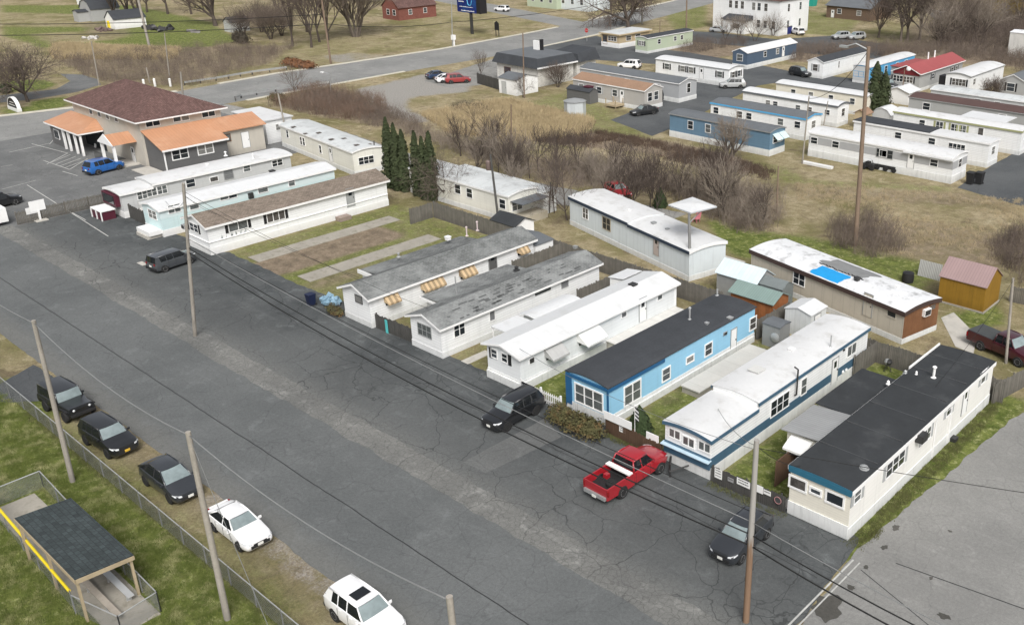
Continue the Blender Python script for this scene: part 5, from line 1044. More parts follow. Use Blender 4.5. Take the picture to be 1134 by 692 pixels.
for i, (b, hh) in enumerate([((1040, 52), 12), ((1062, 48), 14), ((1085, 50), 13), ((1050, 36), 14), ((1078, 32), 15)]):
    tree(['dense grey bare tree in the thicket nearest the red roof', 'dense grey bare tree in the middle of the thicket', 'dense grey bare tree at the right of the thicket', 'bare tree at the back left of the thicket', 'bare tree at the back right of the thicket'][i], b, hh, .6, 60+i, .24, multi=3, dens=.8, group='bare trees of the thicket at upper right', twig=TWIG if i % 2 else TWIGL)
tree('yellowish willow tree at the upper right corner', (1106, 30), 15, .55, 71, .4, dens=1.2, twig=WILLOW, cat='tree')
tree('bare tree at the far upper right beside the willow', (1128, 34), 15, .5, 72, .3, twig=TWIGL)
tree('small bare tree in front of the grey gabled home at right', (1101, 113), hz((1101, 113), (1097, 80)), .6, 73, .14, dens=1.1, group='small bare trees')
tree('spreading bare tree right of the evergreens behind the pale yellow home', (494, 224), 7, .8, 75, .16, dens=.9, fork=.22, group='bare trees along the alley', up=.1)
tree('thin bare tree by the porch of the pale yellow home', (628, 244), 7.5, .6, 76, .12, dens=.8, group='bare trees along the alley', lean=-.15)
tree('thin bare sapling standing in the brush at the alley end', (614, 236), 7.5, .4, 77, .1, dens=.8, group='bare trees along the alley')
TWIGD = mat('dark_twigs', (.085, .066, .055), .9, var=.3, scale=.6); SR = random.Random(77); SAP = [(SR.uniform(500, 860), 0) for _ in range(26)]; SAP = [(x, 174+(x-500)*.145+SR.uniform(-8, 36)*(1 if x > 560 else .5)) for x, _ in SAP]
for i, b in enumerate([(690, 214), (705, 216), (722, 220), (655, 205), (752, 225), (596, 190), (548, 172), (640, 195), (790, 232), (772, 226)]+SAP):
    tree(['young bare tree in the brush behind the red car', 'young bare tree right of the red car', 'young bare tree behind the mast canopy', 'young bare tree at the left of the red car', 'young bare tree left of the lawn', 'young bare tree in the middle of the long brush', 'young bare tree in the brush behind the evergreens', 'young bare tree above the pale blue home', 'young bare tree at the edge of the green lawn', 'young bare tree just above the canopy'][i] if i < 10 else 'thin young bare tree scattered in the long brush', b, 5.2+(i*37 % 10)*.22, .42, 90+i, .10, dens=.85, twig=TWIGD if i % 3 else TWIGL, bark=BARK, depth=4, thin=1.7, group='young bare trees in the brush')
tree('small bare tree by the guard rail and the side road', (326, 104), 6, .6, 110, .1, dens=1.0, twig=TWIGR, depth=4, group='small bare trees')
tree('small bare tree beside the dark-roofed garage fence', (533, 86), 5.5, .6, 111, .1, dens=.9, depth=4, group='small bare trees')
tree('small bare tree against the white garage shed', (579, 108), 4.2, .6, 112, .08, dens=.9, depth=4, group='small bare trees'); tree('bare shrub against the garage wall', (618, 97), 5, .5, 113, .1, multi=3, depth=4, group='small bare trees')
for i, b in enumerate([(803, 44), (836, 46), (856, 40), (818, 42)]):
    tree(['bare shrub tree left of the farmhouse porch', 'bare shrub tree in front of the farmhouse', 'bare shrub tree at the farmhouse corner', 'bare shrub tree before the farmhouse porch'][i], b, 6.5, .55, 120+i, .13, multi=2, dens=.9, depth=4, twig=TWIGL, group='bare shrub trees at the farmhouse')
for i, (b, hh) in enumerate([((128, 24), 13), ((145, 26), 16), ((152, 28), 14), ((163, 14), 15), ((186, 16), 16)]):
    tree(['bare tree just behind the small white shed', 'thick bare tree right of the small white shed', 'bare tree beside the thick one at the junk heap', 'bare tree in the far left background', 'bare tree standing alone right of the junk heap'][i], b, hh, .45, 130+i, .4, dens=.8, depth=4, group='bare trees at the upper left')
for i, (b, hh) in enumerate([((212, 16), 13), ((340, 36), 16), ((310, 26), 14), ((430, 8), 14)]):
    tree(['bare tree far off at the top, left of the big dark trunk', 'slim bare tree left of the brick house row', 'bare tree behind the tangled thicket', 'bare tree behind the brick house roof'][i], b, hh, .5, 160+i, .35, dens=.8, depth=4, group='bare trees at the upper left')
for i, b in enumerate([(270, 40), (300, 44), (290, 36), (312, 40)]):
    tree(['tangled bare thicket tree by the grey shed', 'tangled bare tree at the right of the thicket', 'tangled bare tree at the back of the thicket', 'tangled bare tree nearest the slim trees'][i], b, 9, .65, 140+i, .16, multi=4, dens=.95, depth=4, twig=TWIGR if i % 2 else TWIG, group='tangled trees beside the grey shed')

def leafcloud(mb, n, fn, size, r, flat=.0):
    for _ in range(n):
        p, nrm = fn(r); s = size*r.uniform(.6, 1.3); u = Vector((r.uniform(-1, 1), r.uniform(-1, 1), r.uniform(-1, 1))).normalized(); v = (nrm+u*.9).cross(u).normalized(); w = v.cross((nrm+u*.6)).normalized()
        mb.poly([p-v*s*.5, p+w*s*.5, p+v*s*.5+w*s*.2, p-w*s*.5])
def arborvitae(label, base, h, rad, seed):
    p = Vector(base); r = random.Random(seed); T = thing('evergreen_tree', label, 'tree', p, 0, 'tall narrow evergreens behind the empty lot')
    MB().cyl(p, p+Vector((0, 0, h*.5)), .12, .06, 7).build('trunk', BARK, T, smooth=True)
    mb = MB(); prof = lambda t: rad*(min(1, .6+t*2.5)*(1-t**2.6)**.75*(1-.18*t)+.03)
    mb.lathe([(prof(t)*.72, .15+t*h*.95) for t in (0, .1, .25, .4, .55, .7, .85, .95, 1)], p, 'z', 10)
    ph = [r.uniform(0, 6.28) for _ in range(4)]
    def fn(rr):
        t = rr.random()**1.15; a = rr.uniform(0, 2*PI); q = prof(t)*(.66+.42*rr.random())*(1+.16*math.sin(3*a+ph[0]+t*7)+.12*math.sin(7*a+ph[1]+t*19)+.1*math.sin(31*t+ph[2]+a)); n = Vector((math.cos(a), math.sin(a), .5))
        return p+Vector((q*math.cos(a), q*math.sin(a), .12+t*h)), n
    leafcloud(mb, 2400, fn, .30, r); mb.build('crown', EVERG, T); return T
E1 = g(447, 217); E2 = g(471, 224)
for i, (b, hh, rr_, lab) in enumerate([((434, 208), 8.3, .85, 'leftmost tall evergreen of the left clump'), ((442, 211), 7.9, .8, 'middle evergreen of the left clump'), ((450, 212), 7.2, .8, 'shorter evergreen at the right of the left clump'), ((464, 217), 7.5, .75, 'leftmost evergreen of the right clump'), ((472, 221), 7.2, .7, 'middle evergreen of the right clump'), ((480, 222), 7.9, .85, 'rightmost tall evergreen beside the spreading bare tree')]):
    arborvitae(lab, g(*b), hh, rr_, 200+i)
def arb2(label, px, h, rad, seed): return arborvitae(label, g(*px), h, rad, seed)
arb2('dark narrow evergreen beside the tall brown pole in the far park', (967, 126), 8.0, 1.5, 210); arb2('shorter dark evergreen in the far park right of the taller one', (977, 127), 6.6, 1.2, 211)
def bush(name, label, cat, c, size, m, seed, n=1500, leaf=.13, conical=False, group=None, stem=True):
    c = Vector(c); r = random.Random(seed); T = thing(name, label, cat, c, 0, group); mb = MB(); sx, sy, sz = size
    nl = max(2, int(sx/min(sx, sy)*2.2)); lumps = [(Vector((sx*(-.8+1.6*(i+.5)/nl), r.uniform(-.15, .15)*sy, 0)), r.uniform(.8, 1.05)) for i in range(nl)]
    if not conical:
        for lc, k in lumps:
            mb.lathe([(.02, 0), (min(sx, sy)*.62*k, sz*.25), (min(sx, sy)*.60*k, sz*.6*k), (.05, sz*.8*k)], c+lc, 'z', 9)
    else: mb.lathe([(sx*.8, 0), (sx*.75, sz*.3), (sx*.4, sz*.7), (.03, sz*.93)], c, 'z', 9)
    def fn(rr):
        if conical:
            t = rr.random(); a = rr.uniform(0, 2*PI); q = sx*(1-t**1.5)*rr.uniform(.75, 1.1); return c+Vector((q*math.cos(a), q*math.sin(a), t*sz)), Vector((math.cos(a), math.sin(a), .5))
        lc, k = lumps[rr.randrange(len(lumps))]; a = rr.uniform(0, 2*PI); ph = rr.uniform(0, PI/2); q = min(sx, sy)*k*rr.uniform(.6, 1.15); n = Vector((math.cos(a)*math.cos(ph), math.sin(a)*math.cos(ph), math.sin(ph)))
        return c+lc+Vector((n.x*q, n.y*q, .05+abs(n.z)*sz*.95*k*rr.uniform(.7, 1.1)+rr.random()*.25*sz*(1-n.z))), n
    leafcloud(mb, n, fn, leaf, r); mb.build('foliage', m, T)
    if stem:
        s2 = MB()
        for _ in range(25):
            a = Vector((r.uniform(-.8, .8)*sx, r.uniform(-.7, .7)*sy, 0)); s2.tube([c+a*.7, c+a+Vector((r.uniform(-.2, .2), r.uniform(-.2, .2), sz*r.uniform(.9, 1.25)))], [.02, .006], 3, caps=False)
        s2.build('stems', TWIGR, T)['kind'] = 'stuff'
    return T
pa, pb = g(636, 470), g(668, 484)
bush('hedge', 'brownish green clipped hedge in front of the blue mobile home', 'hedge', (-39.9, 40.15, 0), (2.5, .95, 1.3), HEDGE, 301, 3600, .15)
bush('bush', 'dark conical bush behind the brown fence with the little flag', 'bush', (-36.35, 42.6, 0), (.95, .95, 2.0), GREENB, 302, 1600, .14, True, stem=False)
a = g(700, 190); bush('bush', 'small dark round bush before the spreading brush at the lawn edge', 'bush', g(731, 229), (.9, .9, 2.2), GREENB, 303, 900, .18, True, stem=False)
bush('bush', 'dark bush hidden by the guard rail corner', 'bush', g(309, 112), (2.2, 1.4, 1.3), HEDGE, 304, 900, .2)
bush('bush', 'red-brown rounded bush across the main road', 'bush', g(331, 74), (5, 2, 1.5), mat('russet_leaves', (.16, .075, .035), .9, var=.3, scale=1), 305, 1200, .3)
bush('bush', 'dark round bush near the white oval sign', 'bush', g(7, 103), (1.2, 1.2, 1.6), GREENB, 306, 500, .25)
bush('bush', 'low dark shrub at the corner of the olive-trimmed home', 'bush', g(1128, 166), (1.4, 1.0, 1.2), GREENB, 307, 500, .2)
bush('bush', 'dark heap of brush beside the small grey shed', 'bush', g(268, 48), (2.5, 1.8, 2.8), mat('dark_brush_leaves', (.05, .042, .03), .9, var=.3, scale=1), 308, 900, .3)

# ---- dead brush and dry grass: nobody could count it
def scatter(poly_pts, n, seed):
    poly = [(p.x, p.y) for p in gp(poly_pts)] if not isinstance(poly_pts[0][0], Vector) else poly_pts
    xs = [p[0] for p in poly]; ys = [p[1] for p in poly]; rg = np.random.default_rng(seed); out = []
    while sum(len(o) for o in out) < n:
        X = rg.uniform(min(xs), max(xs), n*2); Y = rg.uniform(min(ys), max(ys), n*2); m = inside(poly, X, Y); out.append(np.stack([X[m], Y[m]], 1))
    return np.concatenate(out)[:n]
def clump(seed, stems, h, spread, rad, twigs=3):
    r = random.Random(seed); V, F_ = [], []
    def blade(a, b, w):
        d = (b-a); s = d.cross(Vector((r.uniform(-1, 1), r.uniform(-1, 1), .3))).normalized()*w
        o = len(V); V.extend([tuple(a-s), tuple(a+s), tuple(b+s*.35), tuple(b-s*.35)]); F_.append((o, o+1, o+2, o+3))
    for _ in range(stems):
        a = Vector((r.uniform(-1, 1), r.uniform(-1, 1), 0))*spread*.5; d = Vector((r.uniform(-1, 1), r.uniform(-1, 1), r.uniform(1.4, 3.2))).normalized(); L = h*r.uniform(.5, 1.1); m = a+d*L*.55; b = m+(d+Vector((r.uniform(-.4, .4), r.uniform(-.4, .4), .1))).normalized()*L*.5
        blade(a, m, rad); blade(m, b, rad*.7)
        for _ in range(twigs):
            t = r.uniform(.3, 1); q = a+(b-a)*t; blade(q, q+Vector((r.uniform(-1, 1), r.uniform(-1, 1), r.uniform(.1, 1))).normalized()*L*r.uniform(.2, .4), rad*.5)
    return np.array(V), np.array(F_)
def stuff(name, label, cat, pts, protos, m, seed, smin=.6, smax=1.3, patchy=0):
    rg = np.random.default_rng(seed); VV, FF = [], []; off = 0
    if patchy: pts = pts[(np.sin(pts[:, 0]*.31+np.sin(pts[:, 1]*.23)*2)+np.sin(pts[:, 1]*.47+pts[:, 0]*.11)+rg.uniform(-1, 1, len(pts))) > patchy-1]
    pick = rg.integers(0, len(protos), len(pts)); an = rg.uniform(0, 6.28, len(pts)); sc = rg.uniform(smin, smax, len(pts))
    for i, (x, y) in enumerate(pts):
        v, f = protos[pick[i]]; c, s = math.cos(an[i])*sc[i], math.sin(an[i])*sc[i]
        w = np.empty_like(v); w[:, 0] = v[:, 0]*c-v[:, 1]*s+x; w[:, 1] = v[:, 0]*s+v[:, 1]*c+y; w[:, 2] = v[:, 2]*sc[i]; VV.append(w); FF.append(f+off); off += len(v)
    V = np.concatenate(VV); F_ = np.concatenate(FF); me = bpy.data.meshes.new(name); me.vertices.add(len(V)); me.vertices.foreach_set('co', V.astype(np.float32).ravel())
    me.loops.add(F_.size); me.loops.foreach_set('vertex_index', F_.astype(np.int32).ravel()); me.polygons.add(len(F_)); me.polygons.foreach_set('loop_start', np.arange(0, F_.size, 4, dtype=np.int32)); me.polygons.foreach_set('loop_total', np.full(len(F_), 4, np.int32))
    me.update(calc_edges=True); me.materials.append(m); o = bpy.data.objects.new(name, me); C.objects.link(o); o['kind'] = 'stuff'; o['label'] = label; o['category'] = cat; return o
PR = [clump(i, 9, 2.3, 1.9, .022, 5) for i in range(5)]; PT = [clump(20+i, 7, 3.4, 1.5, .024, 6) for i in range(4)]; PL = [clump(40+i, 26, .9, 1.3, .03, 1) for i in range(4)]; PG = [clump(60+i, 30, .16, .5, .012, 0) for i in range(5)]
stuff('dead_brush', 'tangled reddish brown leafless brush behind the alley', 'brush', scatter(BRUSH, 1800, 1), PR, TWIGR, 1, .35, .95, patchy=.8)
stuff('dead_brush', 'pale grey upright leafless stems standing along the alley brush', 'brush', scatter([(430, 145), (520, 168), (600, 182), (700, 190), (800, 204), (862, 218), (878, 240), (838, 262), (800, 250), (745, 220), (620, 212), (520, 178)], 560, 2), PT, TWIGL, 2, .45, 1.05, patchy=.7)
stuff('dead_brush', 'low brown scrub across the main road at upper left', 'brush', scatter([(60, 68), (200, 54), (330, 52), (300, 72), (230, 94), (200, 97), (112, 92)], 900, 3), PR, TWIGR, 3, .5, .9)
stuff('dead_brush', 'red-brown scrub beside the guard rail', 'brush', scatter([(300, 118), (345, 100), (425, 112), (430, 132), (380, 134)], 380, 4), PR, mat('russet_twigs', (.165, .112, .083), .9, var=.3, scale=.4), 4, .6, 1.0)
stuff('dead_brush', 'bushy brown scrub around the foot of the tall brown pole', 'brush', scatter([(915, 252), (960, 240), (995, 255), (1000, 280), (960, 286), (925, 275)], 150, 5), PR, TWIGR, 5, .6, 1.0)
stuff('dead_brush', 'brown scrub beside the mustard shed and the side road', 'brush', scatter([(1090, 275), (1134, 255), (1150, 300), (1134, 325), (1115, 300)], 130, 6), PR, TWIG, 6, .5, .9)
stuff('dead_brush', 'brown scrub along the back of the far park', 'brush', scatter([(860, 56), (1000, 52), (1134, 58), (1150, 85), (1080, 68), (1000, 62), (870, 68)], 700, 7), PR, TWIGR, 7, .7, 1.2)
stuff('dead_brush', 'tall brown thicket at the upper right corner', 'brush', scatter([(1030, 30), (1134, 5), (1150, 62), (1040, 56)], 800, 8), PT, TWIG, 8, .8, 1.5)
stuff('dead_brush', 'dark brown scrub between the far homes and the farmhouse', 'brush', scatter([(745, 46), (830, 44), (826, 52), (800, 54), (760, 62)], 260, 9), PR, TWIG, 9, .4, .8)
stuff('dead_brush', 'heap of cut brown branches in the rough field', 'brush', scatter([(505, 116), (545, 120), (540, 132), (498, 128)], 120, 10), PR, BARK, 10, .3, .6)
stuff('dry_grass', 'tall tan dry grass in the rough field', 'grass', scatter([(470, 128), (560, 112), (660, 135), (640, 152), (580, 158), (500, 148)], 2600, 11), PL, DRYG, 11, .6, 1.2)
stuff('dry_grass', 'tan dry grass strip at upper left', 'grass', scatter([(60, 50), (150, 54), (200, 55), (190, 66), (60, 66)], 1500, 12), PL, DRYG, 12, .7, 1.3)
stuff('dry_grass', 'patchy dry grass of the field beyond the beige home', 'grass', scatter([(880, 200), (1134, 222), (1134, 300), (1000, 285), (890, 250)], 1500, 13), PL, mat('pale_dry_grass', (.40, .33, .21), .9, var=.3, scale=.3), 13, .2, .5, patchy=.8)
stuff('dry_grass', 'dry weeds along the foot of the brush by the far park', 'grass', scatter([(575, 142), (640, 142), (740, 160), (860, 190), (850, 200), (700, 170), (600, 158)], 1300, 14), PL, mat('brown_weeds', (.105, .072, .052), .9, var=.4, scale=.4), 14, .35, .9, patchy=.8)
BALL = np.stack([np.random.default_rng(15).uniform(-82, -37, 15000), np.random.default_rng(16).uniform(4, 17.3, 15000)], 1); BALL = BALL[~((BALL[:, 1] > 11.6) & (BALL[:, 1] < 14.15) & (BALL[:, 0] > -59.6) & (BALL[:, 0] < -43.2))]
stuff('grass', 'short green grass of the ballfield beside the chain link fence', 'grass', BALL, PG, mat('grass_blades', (.12, .15, .032), .9, var=.35, scale=.5, spots=((.36, .35, .17), .8, .48, .66)), 15, .5, 1.2)
stuff('weeds', 'weeds growing along the foot of the grey fences and homes', 'weeds', np.concatenate([np.stack([np.random.default_rng(17).uniform(-29, -24, 60), np.random.default_rng(18).uniform(40.5, 40.95, 60)], 1), np.stack([np.random.default_rng(19).uniform(-19.9, -19.0, 400), np.random.default_rng(20).uniform(41, 62, 400)], 1), np.stack([np.random.default_rng(21).uniform(-37.5, -33.2, 150), np.random.default_rng(22).uniform(40.7, 41.1, 150)], 1), np.stack([np.random.default_rng(23).uniform(-72, -36, 700), np.random.default_rng(24).uniform(17.3, 17.9, 700)], 1)]), PG, mat('weed_blades', (.12, .125, .045), .9, var=.35, scale=.5), 16, .6, 1.3)
# ================================================================== BUILDINGS, SHEDS
class Bld(Home):
    def __init__(s, name, label, cat, x0, x1, y0, y1, ze=3, group=None):
        s.__dict__.update(x0=x0, x1=x1, y0=y0, y1=y1, ze=ze, axis='x'); s.root = thing(name, label, cat, ((x0+x1)/2, (y0+y1)/2, 0), 0, group); s.segs = [(x0, x1, ze)]; s.cm = (y0+y1)/2; s.hw = (y1-y0)/2; s.top = lambda u: 0
def hip(x0, x1, y0, y1, z0, z1, r0, r1, ry, t=.12):
    mb = MB(); v = [(x0, y0, z0), (x1, y0, z0), (x1, y1, z0), (x0, y1, z0), (r0, ry, z1), (r1, ry, z1)]
    mb.add(v, [(0, 1, 5, 4), (1, 2, 5), (2, 3, 4, 5), (3, 0, 4), (3, 2, 1, 0)]); return mb
b = Bld('restaurant', 'two-storey tan restaurant with a maroon hip roof and copper porch roofs', 'building', -145.6, -125.6, 51.0, 61.6, 5.9)
MB().box(-145.6, -125.6, 51.0, 61.6, 0, 5.9).build('wall', TANSIDE, b.root)
hip(-146.3, -124.9, 50.3, 62.3, 5.9, 8.6, -140.2, -131.0, 56.3).build('roof', R_MAROONSH, b.root); MB().box(-146.32, -124.88, 50.28, 62.32, 5.72, 5.895).build('fascia', WHITE_PLAIN, b.root)
for q in ((169, 136), (195.7, 131), (205, 129.6), (230.6, 125.6)): b.win('R', q[0], q[1], 1.7 if q[0] in (169, 230.6) else .9, .85, n=2 if q[0] in (169, 230.6) else 1, bar=False)
for q in ((100.6, 123), (109.8, 125.6), (119, 128.2), (128.6, 131)): b.win('F', q[0], q[1], .9, .9, bar=False)
# long west porch
mb = MB().add([(-147.9, 47.7, 3.0), (-136.8, 47.7, 3.0), (-136.8, 50.99, 3.0), (-147.9, 50.99, 3.0), (-146.6, 50.99, 4.2), (-138.6, 50.99, 4.2)], [(0, 1, 5, 4), (1, 2, 5), (3, 0, 4), (3, 2, 1, 0)]); mb.build('porch_roof', COPPERX, b.root)
MB().box(-147.9, -136.8, 47.66, 50.9, 2.82, 2.99).build('porch_fascia', WHITE_PLAIN, b.root); MB().box(-147.4, -143.6, 48.2, 50.98, 0, 2.81).build('porch_room', DKGREY, b.root)
MB().box(-146.3, -144.6, 48.14, 48.196, .9, 2.2).build('window', WHITE_PLAIN, b.root); MB().box(-146.15, -145.5, 48.11, 48.139, 1.0, 2.1).build('pane', GLASS, b.root); MB().box(-145.4, -144.75, 48.11, 48.139, 1.0, 2.1).build('pane', GLASS, b.root)
for x in (-142.6, -141.0, -138.9, -137.1): MB().box(x-.13, x+.13, 47.9, 48.16, 0, 2.81).build('porch_post', WHITE_PLAIN, b.root)
MB().box(-143.3, -137, 50.9, 50.985, .1, 2.6).build('entrance_glass', GLASS, b.root)
# middle gabled porch
mb = MB().prism([(-131.2, 48.0, 3.0), (-127.2, 48.0, 3.0), (-129.2, 48.0, 4.1)], (0, 2.99, 0)); mb.build('porch_roof', COPPER, b.root); MB().prism([(-131.3, 47.9, 2.95), (-127.1, 47.9, 2.95), (-127.1, 47.9, 3.1), (-129.2, 47.9, 4.25), (-131.3, 47.9, 3.1)], (0, .09, 0)).build('porch_gable', WHITE_PLAIN, b.root)
for x in (-130.9, -127.5): MB().box(x-.15, x+.15, 48.05, 48.35, 0, 2.99).build('porch_post', WHITE_PLAIN, b.root)
b.door('F', 0, 0, world=Vector((-129, 51, 1.05)), w=1.0, h=2.1, m=WHITE_PLAIN); MB().box(-131, -127.4, 47.9, 51, 0, .14).build('porch_floor', CONC, b.root)
mb = MB()
for x in np.arange(-134.8, -131, .35): mb.box(x-.02, x+.02, 48.5, 48.54, 0, 1.0)
mb.box(-134.9, -131, 48.48, 48.56, 1.0, 1.06); mb.build('railing', DKMETAL, b.root)['kind'] = 'stuff'
# east lean-to
mb = MB().prism([(-125.55, 51.3, 0), (-120.9, 51.3, 0), (-120.9, 51.3, 2.9), (-125.55, 51.3, 4.5)], (0, 8.2, 0)); mb.build('lean_to_wall', DKGREY, b.root)
MB().prism([(-125.58, 51.0, 4.55), (-120.5, 51.0, 2.82), (-120.5, 51.0, 2.94), (-125.58, 51.0, 4.68)], (0, 8.6, 0)).build('lean_to_roof', COPPER, b.root)
MB().box(-120.49, -120.42, 51, 59.6, 2.75, 2.96).build('gutter', WHITE_PLAIN, b.root); MB().box(-120.9, -120.78, 51.25, 51.4, 0, 2.9).build('corner_board', WHITE_PLAIN, b.root)
MB().box(-125.55, -122.6, 59.52, 65.6, 0, 3.3).build('rear_room', TANSIDE, b.root); MB().prism([(-125.58, 59.62, 4.5), (-122.2, 59.62, 3.36), (-122.2, 59.62, 3.48), (-125.58, 59.62, 4.62)], (0, 6.3, 0)).build('rear_roof', COPPER, b.root)
MB().prism([(-125.55, 65.6, 3.3), (-122.62, 65.6, 3.3), (-125.55, 65.6, 4.4)], (0, -.1, 0)).build('rear_gable', TANSIDE, b.root)
for q in ((199.4, 170.8), (227.5, 165.2)):
    p = onx(q[0], q[1], -120.9); b2 = b.x1; b.x1 = -120.9; b.win('R', 0, 0, 1.9, 1.1, n=2, world=p, fw=.12); b.x1 = b2
b2 = b.x1; b.x1 = -122.6; b.win('R', 251.4, 153, .9, .9, frame=BROWNWOOD); b.door('R', 272, 155, 1.0, 2.1, glassy=False); b.x1 = b2
MB().box(-125.5, -120, 49.0, 51.2, .02, .12).build('walk', CONC, b.root)
b = Bld('white_building', 'low white flat-roofed building behind the restaurant', 'building', -133, -124.5, 67, 71, 3.2); MB().box(-133, -124.5, 67, 71, 0, 3.2).build('wall', WHITE, b.root); MB().box(-133.2, -124.3, 66.8, 71.2, 3.2, 3.34).build('roof', R_WHITE, b.root); b.win('R', 272, 128, 1.0, .8, world=Vector((-124.5, 69, 2.1)))
SG = 'sandwich board'
p = g(110, 163); T = thing('sandwich_board', 'black sandwich board sign with white edge by the restaurant door', 'sign', p); MB().prism([p+Vector((-.3, -.05, 0)), p+Vector((.3, -.05, 0)), p+Vector((.3, -.3, 1.05)), p+Vector((-.3, -.3, 1.05))], (0, .03, 0)).build('board', BLACK, T); MB().prism([p+Vector((-.3, -.55, 0)), p+Vector((.3, -.55, 0)), p+Vector((.3, -.33, 1.05)), p+Vector((-.3, -.33, 1.05))], (0, .03, 0)).build('board', WHITE_PLAIN, T)
p = g(15, 122.5); T = thing('oval_sign', 'black arched sign with white lettering on the lawn by the main road', 'sign', p)
arc = [p+Vector((1.9*math.cos(a), 0, .5+1.5*math.sin(a))) for a in [PI*i/10 for i in range(11)]]; MB().prism(arc, (0, .45, 0)).build('panel', BLACK, T); MB().box(p.x-2.0, p.x+2.0, p.y-.1, p.y+.55, 0, .5).build('base', WHITE_PLAIN, T)
rim_ = [p+Vector((2.0*math.cos(a), -.03, .5+1.62*math.sin(a))) for a in [PI*i/10 for i in range(11)]]; mb = MB(); mb.loft([[(q.x, p.y-.03, q.z), (q.x, p.y+.48, q.z), (p.x+(q.x-p.x)*.93, p.y+.48, p.z+.5+(q.z-.5)*.93), (p.x+(q.x-p.x)*.93, p.y-.03, p.z+.5+(q.z-.5)*.93)] for q in rim_]); mb.build('rim', WHITE_PLAIN, T)
mb = MB(); rr = random.Random(4)
for zz, w_ in ((1.25, .8), (.85, 1.2)): 
    x = -w_
    while x < w_: l = rr.uniform(.1, .3); mb.box(p.x+x, p.x+min(x+l, w_), p.y-.02, p.y-.002, zz, zz+.10); x += l+.07
mb.build('lettering', WHITE_PLAIN, T)['kind'] = 'stuff'
# sheds
def shed(name, label, x0, x1, y0, y1, ze, rise, wall, roofm, axis='x', over=.15, gambrel=False, group=None, doorf=None, cat='shed'):
    b = Bld(name, label, cat, x0, x1, y0, y1, ze, group); c0, c1 = (y0, y1) if axis == 'x' else (x0, x1); cm, hw = (c0+c1)/2, (c1-c0)/2
    P = (lambda c, a, z: (a, c, z)) if axis == 'x' else (lambda c, a, z: (c, a, z)); a0, a1 = (x0, x1) if axis == 'x' else (y0, y1); D = (lambda d: (d, 0, 0)) if axis == 'x' else (lambda d: (0, d, 0))
    pts = [(-1, 0), (-.62, .72), (0, 1), (.62, .72), (1, 0)] if gambrel else [(-1, 0), (0, 1), (1, 0)]
    MB().prism([P(cm-hw, a0, 0), P(cm+hw, a0, 0)]+[P(cm+u*hw, a0, ze+k*rise) for u, k in reversed(pts)], D(a1-a0)).build('wall', wall, b.root)
    sc = (hw+over)/hw; lo = [P(cm+u*hw*(sc if abs(u) == 1 else 1), a0-over, ze+k*rise+.01-(over*.6*rise/hw if k == 0 else 0)) for u, k in pts]; hi = [(q[0], q[1], q[2]+.06) for q in reversed(lo)]
    MB().prism(lo+hi, D(a1-a0+2*over)).build('roof', roofm, b.root)
    return b
b = shed('wooden_shed', 'redwood board shed with a teal metal roof behind the blue mobile home', -43.0, -38.8, 62.3, 64.7, 1.95, .6, REDBROWN, R_TEAL, 'x', .2)
b = shed('metal_shed', 'pale blue metal-roofed shed beside the redwood shed', -46.4, -42.2, 64.95, 67.6, 2.0, .9, GREYMETAL, R_PALE, 'x', .15)
b = shed('tarped_shed', 'dark grey covered lean-to between the pale roofed shed and the beige home', -42.0, -39.7, 65.15, 66.9, 2.0, .5, mat('grey_tarp', (.15, .17, .17), .6, var=.2, scale=1), mat('grey_tarp', (0, 0, 0)), 'x', .05)
b = shed('white_shed', 'white metal utility shed between the redwood shed and white home', -37.4, -35.0, 62.0, 64.4, 2.1, .35, mat('white_metal_shed', (.60, .62, .62), .5, var=.08, pat='xy', period=.5, line=.04, dark=.75, streak=.2), R_WHITE2, 'y', .08); b.door('R', 0, 0, world=Vector((-35.0, 63.0, 1.0)), w=.9, h=1.8, m=WHITE_PLAIN, glassy=False)
b = shed('grey_shed', 'small grey box shed with a round vent behind the blue home', -37.5, -35.9, 58.9, 60.4, 1.85, .12, mat('grey_shed_siding', (.24, .245, .24), .7, var=.1, scale=1, streak=.2), R_SLATE, 'x', .06)
p = ony(859, 372, 58.9); MB().lathe([(.36, 0), (.4, -.1), (.2, -.18), (.05, -.2)], (p.x, 58.89, 1.0), 'y', 16).build('round_vent', GALV, b.root, smooth=True)
b = shed('mustard_shed', 'mustard brown barn shed with a faded pink metal roof', -30.5, -26.4, 76.0, 79.4, 2.4, 1.25, MUSTARD, R_PINK, 'x', .12); b.box('sill', CONCD, -30.6, -26.3, 75.9, 79.5, 0, .14)
b = shed('grey_roof_shed', 'low grey roofed shed behind the mobile home with striped awnings', -67.6, -63.4, 59.2, 61.5, 2.0, .25, WHITE_PLAIN, R_SLATE, 'y', .1)
b = shed('black_roof_shed', 'white shed with a black lean roof beside the pale blue home', -72.8, -69.3, 62.0, 64.6, 1.8, .6, WHITE_PLAIN, R_BLACK, 'x', .15)
p = g(785, 131); p = g(637, 128); b = Bld('silver_shed', 'silver eight-sided metal shed beside the orange-roofed mobile home', 'shed', p.x-1.6, p.x+1.6, p.y-1.6, p.y+1.6, 2.3)
MB().lathe([(1.7, 0), (1.7, 2.3)], p, 'z', 8).build('wall', mat('pale_silver', (.50, .53, .54), .5, var=.08, scale=1, streak=.2), b.root); MB().lathe([(1.85, 2.3), (.05, 2.75)], p, 'z', 8).build('roof', GREYMETAL, b.root)
p = g(652, 113); T = thing('storage_tank', 'dark maroon upright cabinet behind the silver shed', 'cabinet', p); MB().box(p.x-.6, p.x+.6, p.y-.5, p.y+.5, 0, 2.5).build('body', MAROON, T); MB().box(p.x-.7, p.x+.7, p.y-.6, p.y+.6, 2.5, 2.62).build('lid', MAROON, T)
